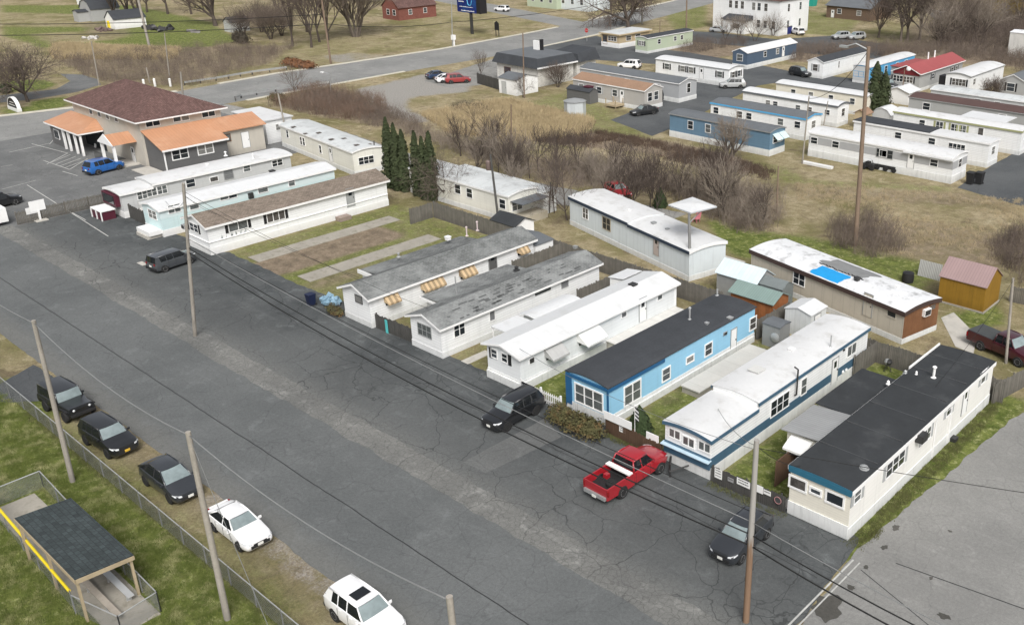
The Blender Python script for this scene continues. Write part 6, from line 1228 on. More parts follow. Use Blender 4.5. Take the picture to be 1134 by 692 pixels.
p = g(641, 114); b = shed('dark_shed', 'dark shed against the wall of the orange-roofed home', p.x-3, p.x+2.2, p.y+.3, p.y+2.3, 1.9, .5, DKGREY, R_CHAR, 'x', .1)
for (px, lab, s, wl, rf) in [((53, 24), 'grey far shed with dark gambrel roof at upper left', (7, 6, 3.2, 2.6), MIDGREY, R_CHAR), ((131, 31), 'small white shed with a dark gable roof at upper left', (8, 5, 2.4, 2.2), WHITE_PLAIN, R_CHAR), ((264, 35), 'small pale grey shed with dark roof on the far lawn', (5.2, 4.2, 2.2, 1.2), mat('pale_grey_boards', (.42, .43, .42), .8, var=.15), R_CHAR)]:
    pass
def fshed(lab, px, sx, sy, ze, rise, wl, rf, axis, gam=False):
    p = g(*px); return shed('shed', lab, p.x-sx, p.x, p.y, p.y+sy, ze, rise, wl, rf, axis, .2, gam)
fshed('grey far shed with dark gambrel roof at upper left', (103, 24.5), 6.5, 7, 3.0, 2.2, MIDGREY, R_CHAR, 'y', True); fshed('low lean-to beside the grey gambrel shed at upper left', (88, 25), 3, 5, 2.4, .5, MIDGREY, R_CHAR, 'y')
fshed('small white shed with a dark gable roof at upper left', (128, 33), 4.8, 7.5, 2.3, 1.8, WHITE_PLAIN, R_CHAR, 'y'); fshed('small pale grey shed with a dark roof on the far lawn', (257, 36.5), 3.4, 4.6, 2.3, 1.1, mat('pale_grey_boards', (.42, .43, .42), .8, var=.15), R_CHAR, 'y')
p = g(90, 8); T = thing('camper', 'white travel trailer at the top left edge', 'trailer', p); MB().box(p.x-2.4, p.x+2.4, p.y, p.y+7, .5, 3.4).build('body', WHITE_PLAIN, T)
for yy in (2.5, 4): MB().lathe([(.4, -.1), (.4, .1)], (p.x+2.41, p.y+yy, .42), 'x', 12).build('wheel', RUBBER, T)
MB().box(p.x+2.4, p.x+2.43, p.y+1, p.y+2.2, 1.8, 2.7).build('window', GLASS, T)
b = shed('brick_house', 'small red brick house with a gabled end beside the big bare tree', g(446, 23).x-7, g(446, 23).x, g(446, 23).y-1, g(446, 23).y+11, 3.2, 3.0, mat('red_brick', (.17, .065, .05), .85, var=.15, pat='brick'), R_MAROONSH, 'y', .3, cat='house'); fwin(b, 'F', (.35, .72), 1.9, 1.1, 1.3); fwin(b, 'R', (.3, .7), 1.9, 1.0, 1.2)
# black-roofed garage with false mansard
a = g(594, 101); b = Bld('garage_building', 'whitewashed garage with a black mansard roof by the main road', 'building', -135.8, -125.2, 119.2, 128.2, 4.0)
MB().box(-135.8, -125.2, 119.2, 128.2, 0, 4.0).build('wall', mat('peeling_white_block', (.52, .51, .48), .85, var=.2, scale=.5, streak=.4, pat='brick'), b.root)
mb = MB().loft([[(-136.5, 118.6, 3.3), (-124.6, 118.6, 3.3), (-124.6, 128.8, 3.3), (-136.5, 128.8, 3.3)], [(-135.9, 119.3, 4.9), (-125.2, 119.3, 4.9), (-125.2, 128.2, 4.9), (-135.9, 128.2, 4.9)]]); mb.build('mansard', R_CHAR, b.root); MB().box(-135.8, -125.3, 119.4, 128.1, 4.903, 4.97).build('roof', R_SLATE, b.root); MB().box(-124.6, -124.52, 118.6, 128.8, 3.25, 3.5).build('gutter', WHITE_PLAIN, b.root)
b.win('F', 0, 0, 1.6, 1.2, world=Vector((-133, 119.2, 2)), frame=BROWNWOOD); MB().box(-131, -125.0, 128.9, 134, 0, 3.6).build('rear_wing', mat('peeling_white_block', (0, 0, 0)), b.root); MB().loft([[(-131.5, 128.85, 3.2), (-124.4, 128.85, 3.2), (-124.4, 134.6, 3.2), (-131.5, 134.6, 3.2)], [(-131, 129.2, 4.6), (-125, 129.2, 4.6), (-125, 134, 5.2), (-131, 134, 5.2)]]).build('rear_roof', R_CHAR, b.root)
p = g(587, 84); MB().box(-133.2, -131.8, 126, 126.4, 4.97, 6.6).build('sign_box', WHITE_PLAIN, b.root); MB().box(-131.7, -131.2, 126.2, 126.7, 4.97, 6.9).build('chimney', BLACK, b.root)
b = shed('white_shed', 'white gabled shed with a grey roof against the whitewashed garage', -126.9, -122.5, 111.6, 116.6, 2.6, .7, WHITE_PLAIN, R_SLATE, 'x', .15); b.door('F', 0, 0, world=Vector((-125.6, 111.6, 1.05)), w=1.0, h=2.0, m=mat('pale_grey_boards', (0, 0, 0)), glassy=False)
# farmhouse
fl, fr, rr2 = g(789, 32), g(862, 40.5), g(882, 34)
b = Bld('farmhouse', 'big white two-storey farmhouse with a dark porch roof and maroon roof', 'house', fl.x, fr.x, fr.y, fr.y+13, 8.4)
MB().box(b.x0, b.x1, b.y0, b.y1, 0, 8.2).build('wall', WHITE, b.root); mb = MB().prism([(b.x0-.4, b.y0-.4, 8.0), (b.x0-.4, b.y1+.4, 8.0), (b.x0-.4, (b.y0+b.y1)/2, 11.5)], (b.x1-b.x0+.8, 0, 0)); mb.build('roof', R_MAROONSH, b.root)
L_ = b.x1-b.x0
for t in (.27, .36, .45, .62, .70, .80): b.win('F', 0, 0, .9, 1.7, world=Vector((b.x0+L_*t, b.y0, 6.3)))
for t in (.7, .80, .92): b.win('F', 0, 0, .9, 1.7, world=Vector((b.x0+L_*t, b.y0, 2.4)))
for t in (.3, .7): b.win('R', 0, 0, .9, 1.7, world=Vector((b.x1, b.y0+13*t, 6.2))); b.win('R', 0, 0, .9, 1.7, world=Vector((b.x1, b.y0+13*t, 2.4)))
MB().box(b.x0+L_*.27, b.x0+L_*.6, b.y0-3, b.y0-.01, 0, 3.0).build('porch', WHITE, b.root); MB().prism([(b.x0+L_*.25, b.y0-3.3, 3.0), (b.x0+L_*.25, b.y0-.01, 3.02), (b.x0+L_*.25, b.y0-.01, 4.1), (b.x0+L_*.25, b.y0-3.3, 3.2)], (L_*.37, 0, 0)).build('porch_roof', R_CHAR, b.root); MB().box(b.x0+L_*.42, b.x0+L_*.52, b.y0-3.06, b.y0-3.002, 1.2, 2.3).build('porch_window', GLASS, b.root)
b = shed('brown_house', 'low brown house with a grey roof behind the far driveway', g(912, 20).x, g(912, 20).x+13, g(930, 21).y, g(930, 21).y+12, 3.2, 2.2, mat('brown_clapboard', (.14, .095, .065), .8, var=.1, pat='z', period=.3, line=.1), R_SLATE, 'x', .4, cat='house'); fwin(b, 'F', (.3, .75), 1.9, 1.2, 1.2); fdoor(b, 'F', .15, .1)
p = g(1115, 63); b = shed('white_outbuilding', 'flat white weathered outbuilding at the right edge behind the brush', p.x, p.x+18, p.y, p.y+5, 5.0, .3, mat('peeling_white_boards', (.58, .57, .54), .8, var=.12, scale=.5, streak=.5), R_WORN, 'x', .1); fdoor(b, 'F', .25, .1); fwin(b, 'F', (.45,), 2.5, 1.5, 1.5)
p = g(592, 8); b = shed('green_house', 'pale green grey house at the top edge beyond the main road', p.x-3, p.x+9, p.y, p.y+9, 4.5, 2.5, PALEGREEN, R_CHAR, 'x', .3, cat='house'); fwin(b, 'F', (.2, .5, .8), 2.4, 1.1, 1.5)
p = g(620, 10); b = shed('pale_house', 'pale blue white house at the top edge beside the utility pole', p.x-1, p.x+11, p.y, p.y+9, 4.5, 2.5, PALEBLUE, R_SLATE, 'x', .3, cat='house'); fwin(b, 'F', (.2, .5, .8), 2.4, 1.1, 1.5)
p = g(893, 7); T = thing('dumpster', 'bright teal green dumpster near the top edge', 'dumpster', p); MB().prism([(p.x-2, p.y, 0), (p.x+2, p.y, 0), (p.x+2.3, p.y, 2), (p.x-2.3, p.y, 2)], (0, 2.4, 0)).build('body', mat('teal_green_paint', (.02, .30, .24), .5, var=.1), T); MB().box(p.x-2.3, p.x+2.3, p.y-.05, p.y+2.45, 2, 2.15).build('lid', DKMETAL, T)
p = g(867, 38); T = thing('dumpster', 'dark blue dumpster beside the farmhouse corner', 'dumpster', p); MB().prism([(p.x-1.2, p.y, 0), (p.x+1.2, p.y, 0), (p.x+1.4, p.y, 1.7), (p.x-1.4, p.y, 1.7)], (0, 1.8, 0)).build('body', mat('dark_blue_paint', (.02, .03, .16), .5, var=.1), T); MB().box(p.x-1.4, p.x+1.4, p.y-.05, p.y+1.85, 1.7, 1.85).build('lid', DKMETAL, T)
b = shed('white_arched_shed', 'white rounded storage shed between the far homes', g(985, 142).x-3, g(985, 142).x, g(985, 142).y, g(985, 142).y+3, 1.8, 1.0, GREYSIDE, R_WHITE2, 'y', .1, True)
b = shed('orange_roof_shed', 'little tan hut roof between the far white homes', g(950, 146).x-1.8, g(950, 146).x, g(950, 146).y+2, g(950, 146).y+4, 2.2, .6, mat('tan_block', (0, 0, 0)), R_ORANGE, 'y', .2)
b = shed('white_carport', 'small white gabled carport before the red-roofed home', g(1005, 117).x-4, g(1005, 117).x, g(1005, 117).y, g(1005, 117).y+4, 2.0, .7, WHITE_PLAIN, R_WHITE2, 'y', .25)
b = shed('dark_roof_shed', 'grey shed with black roof beside the white shuttered home', g(752, 86).x-5.5, g(752, 86).x, g(752, 86).y, g(752, 86).y+3.5, 2.5, .7, MIDGREY, R_CHAR, 'x', .2)
# billboard
p = Vector((-183.1, 153.6, 0)); T = thing('billboard', 'dark blue billboard on a single black post beside the main road', 'billboard', p)
MB().cyl(p, p+Vector((0, 0, 5.2)), .38, .38, 12).build('post', DKMETAL, T); MB().box(p.x-4.2, p.x+2.6, p.y-.5, p.y-.1, 4.9, 11.5).build('panel', mat('navy_billboard_face', (.008, .018, .13), .5, var=.25, scale=.4, spots=((.015, .10, .28), .35, .5, .7)), T); MB().box(p.x+2.62, p.x+3.9, p.y-.5, p.y+1.6, 4.9, 11.5).build('side_panel', BLACK, T)
mb = MB(); rr = random.Random(9)
for zz, x0, x1, hh in ((9.6, -3.7, -1.6, .5), (8.7, -3.7, .2, .55), (7.6, -3.6, -2.2, .3), (7.2, -3.6, -1.7, .3), (6.1, -3.4, 1.4, .16), (5.2, -2.8, 1.9, .22)):
    x = x0
    while x < x1: l = rr.uniform(.15, .55); mb.box(p.x+x, p.x+min(x+l, x1), p.y-.53, p.y-.505, zz, zz+hh*rr.uniform(.6, 1)); x += l+.12
mb.build('lettering', WHITE_PLAIN, T)['kind'] = 'stuff'
MB().tube([(p.x+.3+1.0*math.cos(a)*(1+.2*math.sin(3*a)), p.y-.53, 8.2+1.6*math.sin(a)) for a in np.linspace(0, 6.0, 24)], .09, 4).build('emblem', mat('light_blue_line', (.12, .45, .70), .5, var=.1), T)
p = g(551, 40.5); T = thing('notice_board', 'small black notice board on two legs on the verge', 'sign', p)
for sx in (-.5, .5): MB().box(p.x+sx-.08, p.x+sx+.08, p.y-.05, p.y+.05, 0, 2.4).build('leg', DKMETAL, T)
MB().prism([(p.x-.75, p.y-.12, 1.4), (p.x+.75, p.y-.12, 1.4), (p.x+.75, p.y-.12, 3.0), (p.x, p.y-.12, 3.5), (p.x-.75, p.y-.12, 3.0)], (0, .06, 0)).build('panel', BLACK, T)

# ================================================================== FENCES
def wood_fence(label, pts, h=1.8, m=GREYWOOD, gap=0., name='wooden_fence', post_step=2.4, uneven=.06, group=None, seed=1):
    P_ = [Vector((p[0], p[1], 0)) for p in pts]; T = thing(name, label, 'fence', P_[0], 0, group); r = random.Random(seed+int(abs(P_[0].x)*7))
    mb = MB(); posts = []
    for a, b in zip(P_[:-1], P_[1:]):
        d = (b-a).normalized(); n = Vector((-d.y, d.x, 0)); L = (b-a).length; x = 0; bw = .15
        while x < L-.02:
            w_ = min(bw, L-x); hh = h+r.uniform(-uneven, uneven); q = a+d*(x+gap/2); q2 = a+d*(x+w_-.012-gap/2); o = n*r.uniform(-.006, .006)
            mb.prism([q+o, q2+o, q2+o+Vector((0, 0, hh)), q+o+Vector((0, 0, hh))], n*.022); x += bw
        posts += [(a+d*t, n) for t in np.arange(.05, L, post_step)]
    mb.build('boards', m, T)['kind'] = 'stuff'
    for a, b in zip(P_[:-1], P_[1:]):
        d = (b-a).normalized(); n = Vector((-d.y, d.x, 0))
        for z in (.35, h*.8): MB().prism([a+n*.024+Vector((0, 0, z)), b+n*.024+Vector((0, 0, z)), b+n*.024+Vector((0, 0, z+.09)), a+n*.024+Vector((0, 0, z+.09))], n*.04).build('rail', m, T)
    for q, n in posts:
        c = q+n*.12; MB().box(c.x-.045, c.x+.045, c.y-.045, c.y+.045, 0, h+.05).build('post', m, T)
    return T
wood_fence('weathered board fence behind the nearest homes, ending at the side road', [(-34.6, 61.9), (-19.2, 61.9)], 1.8, group='weathered board fences'); wood_fence('long weathered board fence behind the homes, from the empty lot to the redwood shed', [(-82.2, 61.9), (-43.5, 61.9)], 1.8, group='weathered board fences')
wood_fence('short weathered fence wing at the end of the empty lot', [(-82.2, 58.9), (-82.2, 61.85)], 1.7, group='weathered board fences')
wood_fence('weathered fence running back between the shingled and bright white homes', [(-53.4, 54.5), (-53.4, 61.85)], 1.75, group='weathered board fences')
wood_fence('weathered fence running back between the bright white and blue homes', [(-43.4, 56.0), (-43.4, 61.85)], 1.8, group='weathered board fences')
wood_fence('dark weathered fence behind the shingled homes', [(-62.6, 55.5), (-62.6, 61.85)], 1.75, group='weathered board fences')
wood_fence('weathered fence beside the grey box shed', [(-38.2, 59.3), (-38.2, 64.0)], 1.8, group='weathered board fences')
wood_fence('weathered fence behind the blue-banded home', [(-29.1, 58.6), (-29.1, 61.85)], 1.8, group='weathered board fences')
wood_fence('weathered fence at the rear corner of the nearest home by the side road', [(-19.7, 61.45), (-18.9, 65.4)], 1.6, group='weathered board fences')
wood_fence('open grey board fence at the far left end of the lot', [(-113.4, 31.9), (-113.4, 41.0)], 1.4, gap=.035, group='weathered board fences')
wood_fence('dark board fence between the grey and the aqua homes', [(-106.9, 40.6), (-102.1, 40.6)], 1.55, DKWOOD, group='dark front fences')
wood_fence('dark board fence with an aqua board between the two shingled homes', [(-63.3, 41.0), (-58.7, 41.2)], 1.3, DKWOOD, group='dark front fences')
TF = wood_fence('low dark board fence with white signs beside the nearest home', [(-29.2, 40.95), (-24.0, 41.15)], 1.15, DKWOOD, group='dark front fences')
TB = wood_fence('brown board fence behind the red pickup', [(-38.0, 41.05), (-33.1, 40.85)], 1.15, BROWNFENCE, name='wooden_fence')
MB().box(-61.9, -61.6, 40.93, 40.97, .05, 1.2).build('aqua_board', mat('aqua_paint', (.10, .48, .48), .6, var=.1), bpy.data.objects[[o.name for o in C.objects if o.get('label', '').startswith('dark board fence with an aqua')][0]])
for (x0, x1, z0, z1, lab) in ((-38.0, -35.6, 1.18, 1.75, 'white_panel'), (-34.35, -33.35, 1.05, 1.6, 'white_panel')): MB().box(x0, x1, 40.9, 40.95, z0, z1).build(lab, WHITE_PLAIN, TB)
SIGN = mat('sign_face', (.78, .78, .76), .6, var=.05, scale=4); INK = mat('sign_ink', (.06, .06, .06), .6, var=.2)
def sign(label, p, w_, h_, rows, m=SIGN, group='small signs on the front fences', tilt=0):
    T = thing('sign', label, 'sign', (p[0], p[1], p[2]-h_/2), 0, group); x, y, z = p; MB().box(x-w_/2, x+w_/2, y-.015, y, z-h_/2, z+h_/2).build('panel', m, T); mb = MB(); r = random.Random(int(abs(x)*100))
    for i in range(rows):
        zz = z+h_/2-(i+.75)*h_/(rows+.5); xx = x-w_*.38
        while xx < x+w_*.36: l = r.uniform(.03, .08)*w_/.6; mb.box(xx, min(xx+l, x+w_*.38), y-.02, y-.016, zz, zz+h_*.32/rows); xx += l+.025
    if rows: mb.build('lettering', INK, T)['kind'] = 'stuff'
    return T
sign('tall white notice on the dark fence, nearest the blue-banded home', (-28.65, 40.92, .85), .55, .65, 3); sign('small grey sign on the dark fence, second from the blue-banded home', (-27.75, 40.94, .8), .42, .28, 1, mat('grey_sign', (.3, .3, .3), .6, var=.1)); sign('wide white sign with two lines on the dark fence', (-26.85, 40.97, .95), .95, .45, 2)
sign('blank white panel on the fence behind the brown pole', (-25.75, 41.0, 1.0), .55, .5, 0); sign('small white sign right of the brown pole', (-25.2, 41.02, .98), .5, .3, 1)
sign('white sign with lettering on the brown fence', (-36.35, 41.0, .85), .75, .4, 2)
p = (-24.45, 41.02, .8); T = thing('round_sign', 'round red and black sign at the right end of the dark fence', 'sign', p); MB().lathe([(.01, -.03), (.2, -.03), (.2, 0)], (p[0], p[1], p[2]), 'y', 18).build('disc', INK, T); MB().lathe([(.2, -.028), (.24, -.035), (.24, 0)], (p[0], p[1], p[2]), 'y', 18).build('rim', mat('faded_pink_rim', (.42, .22, .22), .6, var=.1), T)
# white picket fence
T = thing('picket_fence', 'white picket fence beside the black crossover', 'fence', (-46.3, 41.2, 0)); mb = MB()
for x in np.arange(-46.2, -42.35, .19): mb.prism([(x, 41.2, .06), (x+.085, 41.2, .06), (x+.085, 41.2, .92), (x+.042, 41.2, 1.02), (x, 41.2, .92)], (0, .02, 0))
mb.build('pickets', WHITE_PLAIN, T)['kind'] = 'stuff'
for z in (.25, .75): MB().box(-46.3, -42.3, 41.222, 41.26, z, z+.08).build('rail', WHITE_PLAIN, T)
for x in (-46.3, -44.3, -42.35): MB().box(x-.06, x+.06, 41.19, 41.31, 0, 1.12).build('post', WHITE_PLAIN, T)
T = thing('house_sign', 'black lattice panel hung on the white picket fence', 'sign', (-45.5, 41.15, .4)); MB().box(-46.15, -44.85, 41.13, 41.15, .42, 1.0).build('panel', BLACK, T); mb = MB()
for i in range(7): mb.box(-46.1+i*.18, -46.0+i*.18, 41.12, 41.128, .55+.05*(i % 2), .85)
mb.build('lettering', GREYMETAL, T)['kind'] = 'stuff'

# chain link
m = bpy.data.materials.new('chain_link_mesh'); m.use_nodes = True; nt_ = m.node_tree; t_ = nt_.nodes['Principled BSDF']; t_.inputs['Base Color'].default_value = (.30, .31, .31, 1); t_.inputs['Roughness'].default_value = .5; t_.inputs['Metallic'].default_value = .3
tc_ = nt_.nodes.new('ShaderNodeTexCoord'); sx_ = nt_.nodes.new('ShaderNodeSeparateXYZ'); nt_.links.new(tc_.outputs['Object'], sx_.inputs[0])
def mm(op, a, b2=None):
    n = nt_.nodes.new('ShaderNodeMath'); n.operation = op
    for i, v in enumerate((a, b2)):
        if v is None: continue
        if isinstance(v, (int, float)): n.inputs[i].default_value = v
        else: nt_.links.new(v, n.inputs[i])
    return n.outputs[0]
xy = mm('ADD', sx_.outputs[0], sx_.outputs[1]); fr1 = mm('LESS_THAN', mm('FRACT', mm('MULTIPLY', mm('ADD', mm('ADD', xy, sx_.outputs[2]), 200), 11.0)), .17); fr2 = mm('LESS_THAN', mm('FRACT', mm('MULTIPLY', mm('ADD', mm('SUBTRACT', xy, sx_.outputs[2]), 200), 11.0)), .17)
al = mm('MAXIMUM', fr1, fr2); nt_.links.new(al, t_.inputs['Alpha']); LINK = m
CHAINPOST = mat('weathered_steel_post', (.17, .175, .175), .55, var=.15)
YELLOW = mat('yellow_fence_cap', (.72, .55, .02), .5, var=.08)
def chain(label, pts, h=1.3, step=2.8, cap=None, rail=True, group=None):
    P_ = [Vector((p[0], p[1], 0)) for p in pts]; T = thing('chain_link_fence', label, 'fence', P_[0], 0, group); Z = Vector((0, 0, h))
    for a, b in zip(P_[:-1], P_[1:]):
        MB().poly([a+Vector((0, 0, .04)), b+Vector((0, 0, .04)), b+Z, a+Z]).build('mesh', LINK, T)
        if rail: MB().tube([a+Z, b+Z], .03, 6).build('top_rail', GALV, T)
        L = (b-a).length; n = max(1, round(L/step))
        for i in range(n+1): q = a+(b-a)*(i/n); MB().cyl(q, q+Z+Vector((0, 0, .05)), .032, .032, 6).build('post', CHAINPOST, T)
    if cap: MB().tube([P_[0]+Z+Vector((0, 0, .02)), P_[1]+Z+Vector((0, 0, .02))], .075, 8).build('cap', YELLOW, T)
    return T
chain('long chain link fence between the ballfield and the parked cars', [(-86, 17.5), (-30, 17.3)], 1.25, 2.6)
# dugout
Y0, Y1, X0, X1 = 11.3, 13.9, -58.9, -44.6
chain('yellow-capped chain link fence along the front of the dugout', [(-66, 11.9), (-46.9, 11.35)], 1.25, 2.4, cap=True)
chain('chain link fence around the rear of the dugout', [(-59.6, 12.0), (-59.6, 14.6), (-52, 14.3), (-43.6, 14.1), (-43.3, 12.1)], 1.2, 2.3)
chain('short chain link return at the near end of the dugout', [(-46.6, 11.3), (-43.3, 12.1)], 1.2, 2.3)
slab('dugout_floor', -59.4, -43.4, 11.75, 14.0, .04, CONCD)
T = thing('dugout_shelter', 'open dugout shelter with dark shingle roof on wooden posts', 'shelter', (-49.3, 12.7, 0))
MB().prism([(-53.1, 11.35, 2.62), (-53.1, 14.1, 2.42), (-53.1, 14.1, 2.5), (-53.1, 11.35, 2.70)], (7.6, 0, 0)).build('roof', R_DARKSH, T)
MB().prism([(-53.12, 11.31, 2.44), (-45.48, 11.31, 2.44), (-45.48, 11.31, 2.66), (-53.12, 11.31, 2.66)], (0, .035, 0)).build('fascia', LUMBER, T); MB().prism([(-45.5, 11.36, 2.42), (-45.5, 14.1, 2.24), (-45.5, 14.1, 2.46), (-45.5, 11.36, 2.66)], (.04, 0, 0)).build('fascia', LUMBER, T)
for x, y in ((-52.9, 11.45), (-49.3, 11.45), (-45.65, 11.45), (-52.9, 13.95), (-45.65, 13.95)): MB().box(x-.06, x+.06, y-.06, y+.06, 0, 2.6 if y < 12 else 2.40).build('post', LUMBER, T)
for yy, zz, m_, lab in ((13.45, .5, mat('aluminium_plank', (.55, .56, .56), .4, var=.06, metal=.4), 'aluminium player bench at the back of the dugout'), (12.45, .48, mat('weathered_plank', (.36, .32, .27), .85, var=.15, scale=2, streak=.2), 'weathered wooden bench at the front of the dugout')):
    T = thing('bench', lab, 'bench', (-48, yy, 0)); MB().box(-51.2, -44.3+(.0 if yy < 13 else -.9), yy-.16, yy+.16, zz-.05, zz).build('seat', m_, T)
    for x in (-50.6, -47.8, -45.6): MB().box(x-.04, x+.04, yy-.12, yy+.12, 0, zz-.05).build('leg', GALV, T)

# ================================================================== POLES AND WIRES
def pole(label, base, top=None, h=None, r=.15, m=POLEWOOD, name='utility_pole', lean=(0, 0), arms=(), transformer=None, group='utility poles', cat='utility pole'):
    p = g(*base) if len(base) == 2 else Vector(base); h = h or hz(base, top); T = thing(name, label, cat, p, 0, group); L = Vector((lean[0], lean[1], h))
    MB().tube([p+Vector((0, 0, -.1)), p+L*.5, p+L], [r, r*.87, r*.72], 12).build('shaft', m, T, smooth=True)
    for (z, w_, ax) in arms:
        q = p+L*(z/h); d = Vector((w_, 0, 0)) if ax == 'x' else Vector((0, w_, 0)); n = Vector((0, -.12, 0)) if ax == 'x' else Vector((.12, 0, 0)); a = MB().tube([q+n-d, q+n+d], .06, 4).build('crossarm', POLEBROWN, T)
        for s in (-.9, .9): MB().cyl(q+n+d*s, q+n+d*s+Vector((0, 0, .2)), .05, .03, 8).build('insulator', GREYMETAL, a)
    if transformer:
        z, sd = transformer; q = p+L*(z/h)+Vector((sd*(r+.28), -.1, 0)); MB().lathe([(.24, -.5), (.27, -.45), (.27, .42), (.2, .5)], q, 'z', 14).build('transformer', mat('brown_grey_metal', (.16, .12, .11), .6, var=.1), T, smooth=True)
    return p, p+L, T
def lean(base, top):
    p = g(*base); 
    # lean within the plane facing the street
    q = ony(top[0], top[1], p.y); return (q.x-p.x, 0), q.z
def wpole(label, base, top, r=.15, m=POLEWOOD, **k):
    l, h = lean(base, top); return pole(label, base, None, h, r, m, lean=l, **k)
A1 = wpole('weathered grey pole in the ballfield grass beside the jeep', (80.5, 533), (37, 355), .16)
A2 = wpole('weathered grey pole in the ballfield grass beside the white sedan', (252, 685), (208, 478), .17)
p3 = ony(497.5, 660, 16.2); A3 = pole('weathered grey pole top at the bottom edge of the picture', (p3.x+.4, 16.2, 0), h=p3.z, r=.17, lean=(-.4, 0))
A4 = wpole('grey pole at the lot edge near the boxy hatchback', (216, 372), (203, 203), .15)
A5 = wpole('brown pole in front of the sloping-roofed crossover', (826, 688), (838, 487), .17, POLEBROWN)
MB().tube([A5[1]+Vector((0, 0, -.02)), A5[0]+(A5[1]-A5[0])*.62], .172, 12).build('weathered_top', POLEWOOD, A5[2], smooth=True) if False else None
pm_ = NT('two_tone_pole_wood', .85, .2); s_ = pm_.noise(1.0, 5, .65, 0, pm_.mapping((5, 5, .3))); pm_.finish(pm_.mix(pm_.ramp(pm_.math('ADD', pm_.Z, pm_.math('MULTIPLY', s_, 4)), 6.0, 7.2), pm_.mix(s_, (.13, .08, .05), (.27, .18, .12)), pm_.mix(s_, (.21, .20, .185), (.42, .405, .38))))
for ch in A5[2].children:
    if ch.name.startswith('shaft'): ch.data.materials[0] = pm_.m
A6 = wpole('very tall brown pole rising from the brush beyond the beige home', (947, 272), (962, 52), .24, POLEBROWN); MB().tube([A6[1]+Vector((0, 0, -.3)), A6[1]+Vector((-1.2, -.3, .2)), A6[1]+Vector((-2.0, -.5, -.1))], .07, 6).build('lamp_arm', GREYMETAL, A6[2]); MB().box(A6[1].x-2.7, A6[1].x-1.9, A6[1].y-.75, A6[1].y-.3, A6[1].z-.25, A6[1].z-.05).build('lamp', GREYMETAL, A6[2])
A7 = wpole('pole with a transformer behind the empty lot fence', (553, 252), (543, 171), .14, transformer=(6.6, -1), m=DKWOOD)
A8 = wpole('short grey pole beside the maroon pickup', (1114, 402), (1122, 308), .12)
A9 = wpole('grey mast carrying a flat white canopy behind the board fence', (764.5, 310), (763, 236), .16, name='canopy_mast', group=None, cat='canopy mast', m=mat('grey_mast', (.20, .20, .195), .7, var=.2, streak=.3))
q = A9[1]; zc = q.z; mb = MB(); cc = [g(740, 227.5, zc), g(765, 236.5, zc), g(794, 229.5, zc), g(767, 219, zc)]
c0 = sum(cc, Vector())/4; mb.prism([v+Vector((0, 0, -.05)) for v in cc], (0, 0, .12)); mb.build('canopy_edge', CANOPYGREY, A9[2]); mb = MB(); mb.loft([[v+Vector((0, 0, .075)) for v in cc], [c0+(v-c0)*.05+Vector((0, 0, .3)) for v in cc]]); mb.build('canopy', R_WHITE2, A9[2])
MB().tube([q+Vector((0, 0, -1.0)), c0+(cc[2]-c0)*.5+Vector((0, 0, -.06))], .05, 6).build('brace', GREYMETAL, A9[2]); MB().tube([q+Vector((0, 0, -1.0)), c0+(cc[3]-c0)*.6+Vector((0, 0, -.06))], .05, 6).build('brace', GREYMETAL, A9[2])
A10 = wpole('grey pole beside the far end of the yellow alley home', (319, 158), (308, 104), .13)
A11 = wpole('dark pole in front of the whitewashed garage', (580.6, 109), (579, 37), .13, m=POLEBROWN); A12 = wpole('street lamp pole by the guard rail', (366.5, 106), (365.5, 82), .08, m=GALV, name='street_lamp', cat='street lamp', group=None); MB().tube([A12[1], A12[1]+Vector((-1.6, -.3, .1))], .05, 6).build('lamp_arm', GALV, A12[2]); MB().box(A12[1].x-2.2, A12[1].x-1.5, A12[1].y-.5, A12[1].y-.1, A12[1].z, A12[1].z+.15).build('lamp', WHITE_PLAIN, A12[2])
A13 = wpole('thin grey pole behind the maroon roof', (110, 95), (101, 46), .12); A14 = pole('tall pale pole leaning at the upper left', (166, 54), h=16, r=.28, lean=(-1.8, 0)); A15 = wpole('thin pole crossing the brush right of the tall pale pole', (188, 88), (182, 37), .12)
A16 = wpole('short stub pole in the brush', (166, 92), (162, 75), .14); A17 = pole('dark pole across the main road by the slim trees', (366.5, 71), h=14, r=.2, m=POLEBROWN, lean=(-.6, 0)); A18 = wpole('thin pole beside the blue-edged home in the far park', (888.4, 181.4), (896, 107), .11)
A19 = wpole('thin pole standing in the dead brush', (566.5, 174.5), (566, 116), .1, m=POLEBROWN); A20 = pole('pole at the corner of the cross street near the top', (711, 27), h=14, r=.2); A21 = pole('dark pole beside the main road near the farmhouse', (760, 33), h=15, r=.2, m=POLEBROWN); A22 = wpole('short brown post in the brush before the bare tree', (860, 236), (862, 184), .1, m=POLEBROWN); A23 = wpole('lamp pole before the red-roofed home', (998, 113), (1002, 76), .1, m=POLEBROWN, name='street_lamp', cat='street lamp', group=None); MB().lathe([(.05, -.35), (.35, -.2), (.4, .1), (.1, .35)], A23[1]+Vector((.7, 0, 0)), 'z', 12).build('lamp', WHITE_PLAIN, A23[2], smooth=True)
A24 = wpole('slim steel flagpole-like post across the main road', (501, 51), (500, 3), .1, m=GALV); A25 = wpole('thin dark pole before the lit window of the far blue home', (910, 150), (917, 112), .09); A26 = wpole('thin dark post at the end of the yellow alley home', (416, 188), (414, 156), .1, m=DKWOOD); A27 = wpole('dark post at the corner of the worn pale yellow home', (608, 236), (610, 202), .1, m=DKWOOD)
A28 = wpole('stubby pale post behind the maroon roof by the guard rail', (203, 112), (200, 80), .17)
A29 = wpole('thin grey pole in the far park before the white dark-edged home', (730, 47), (731, 24), .1, m=POLEBROWN)
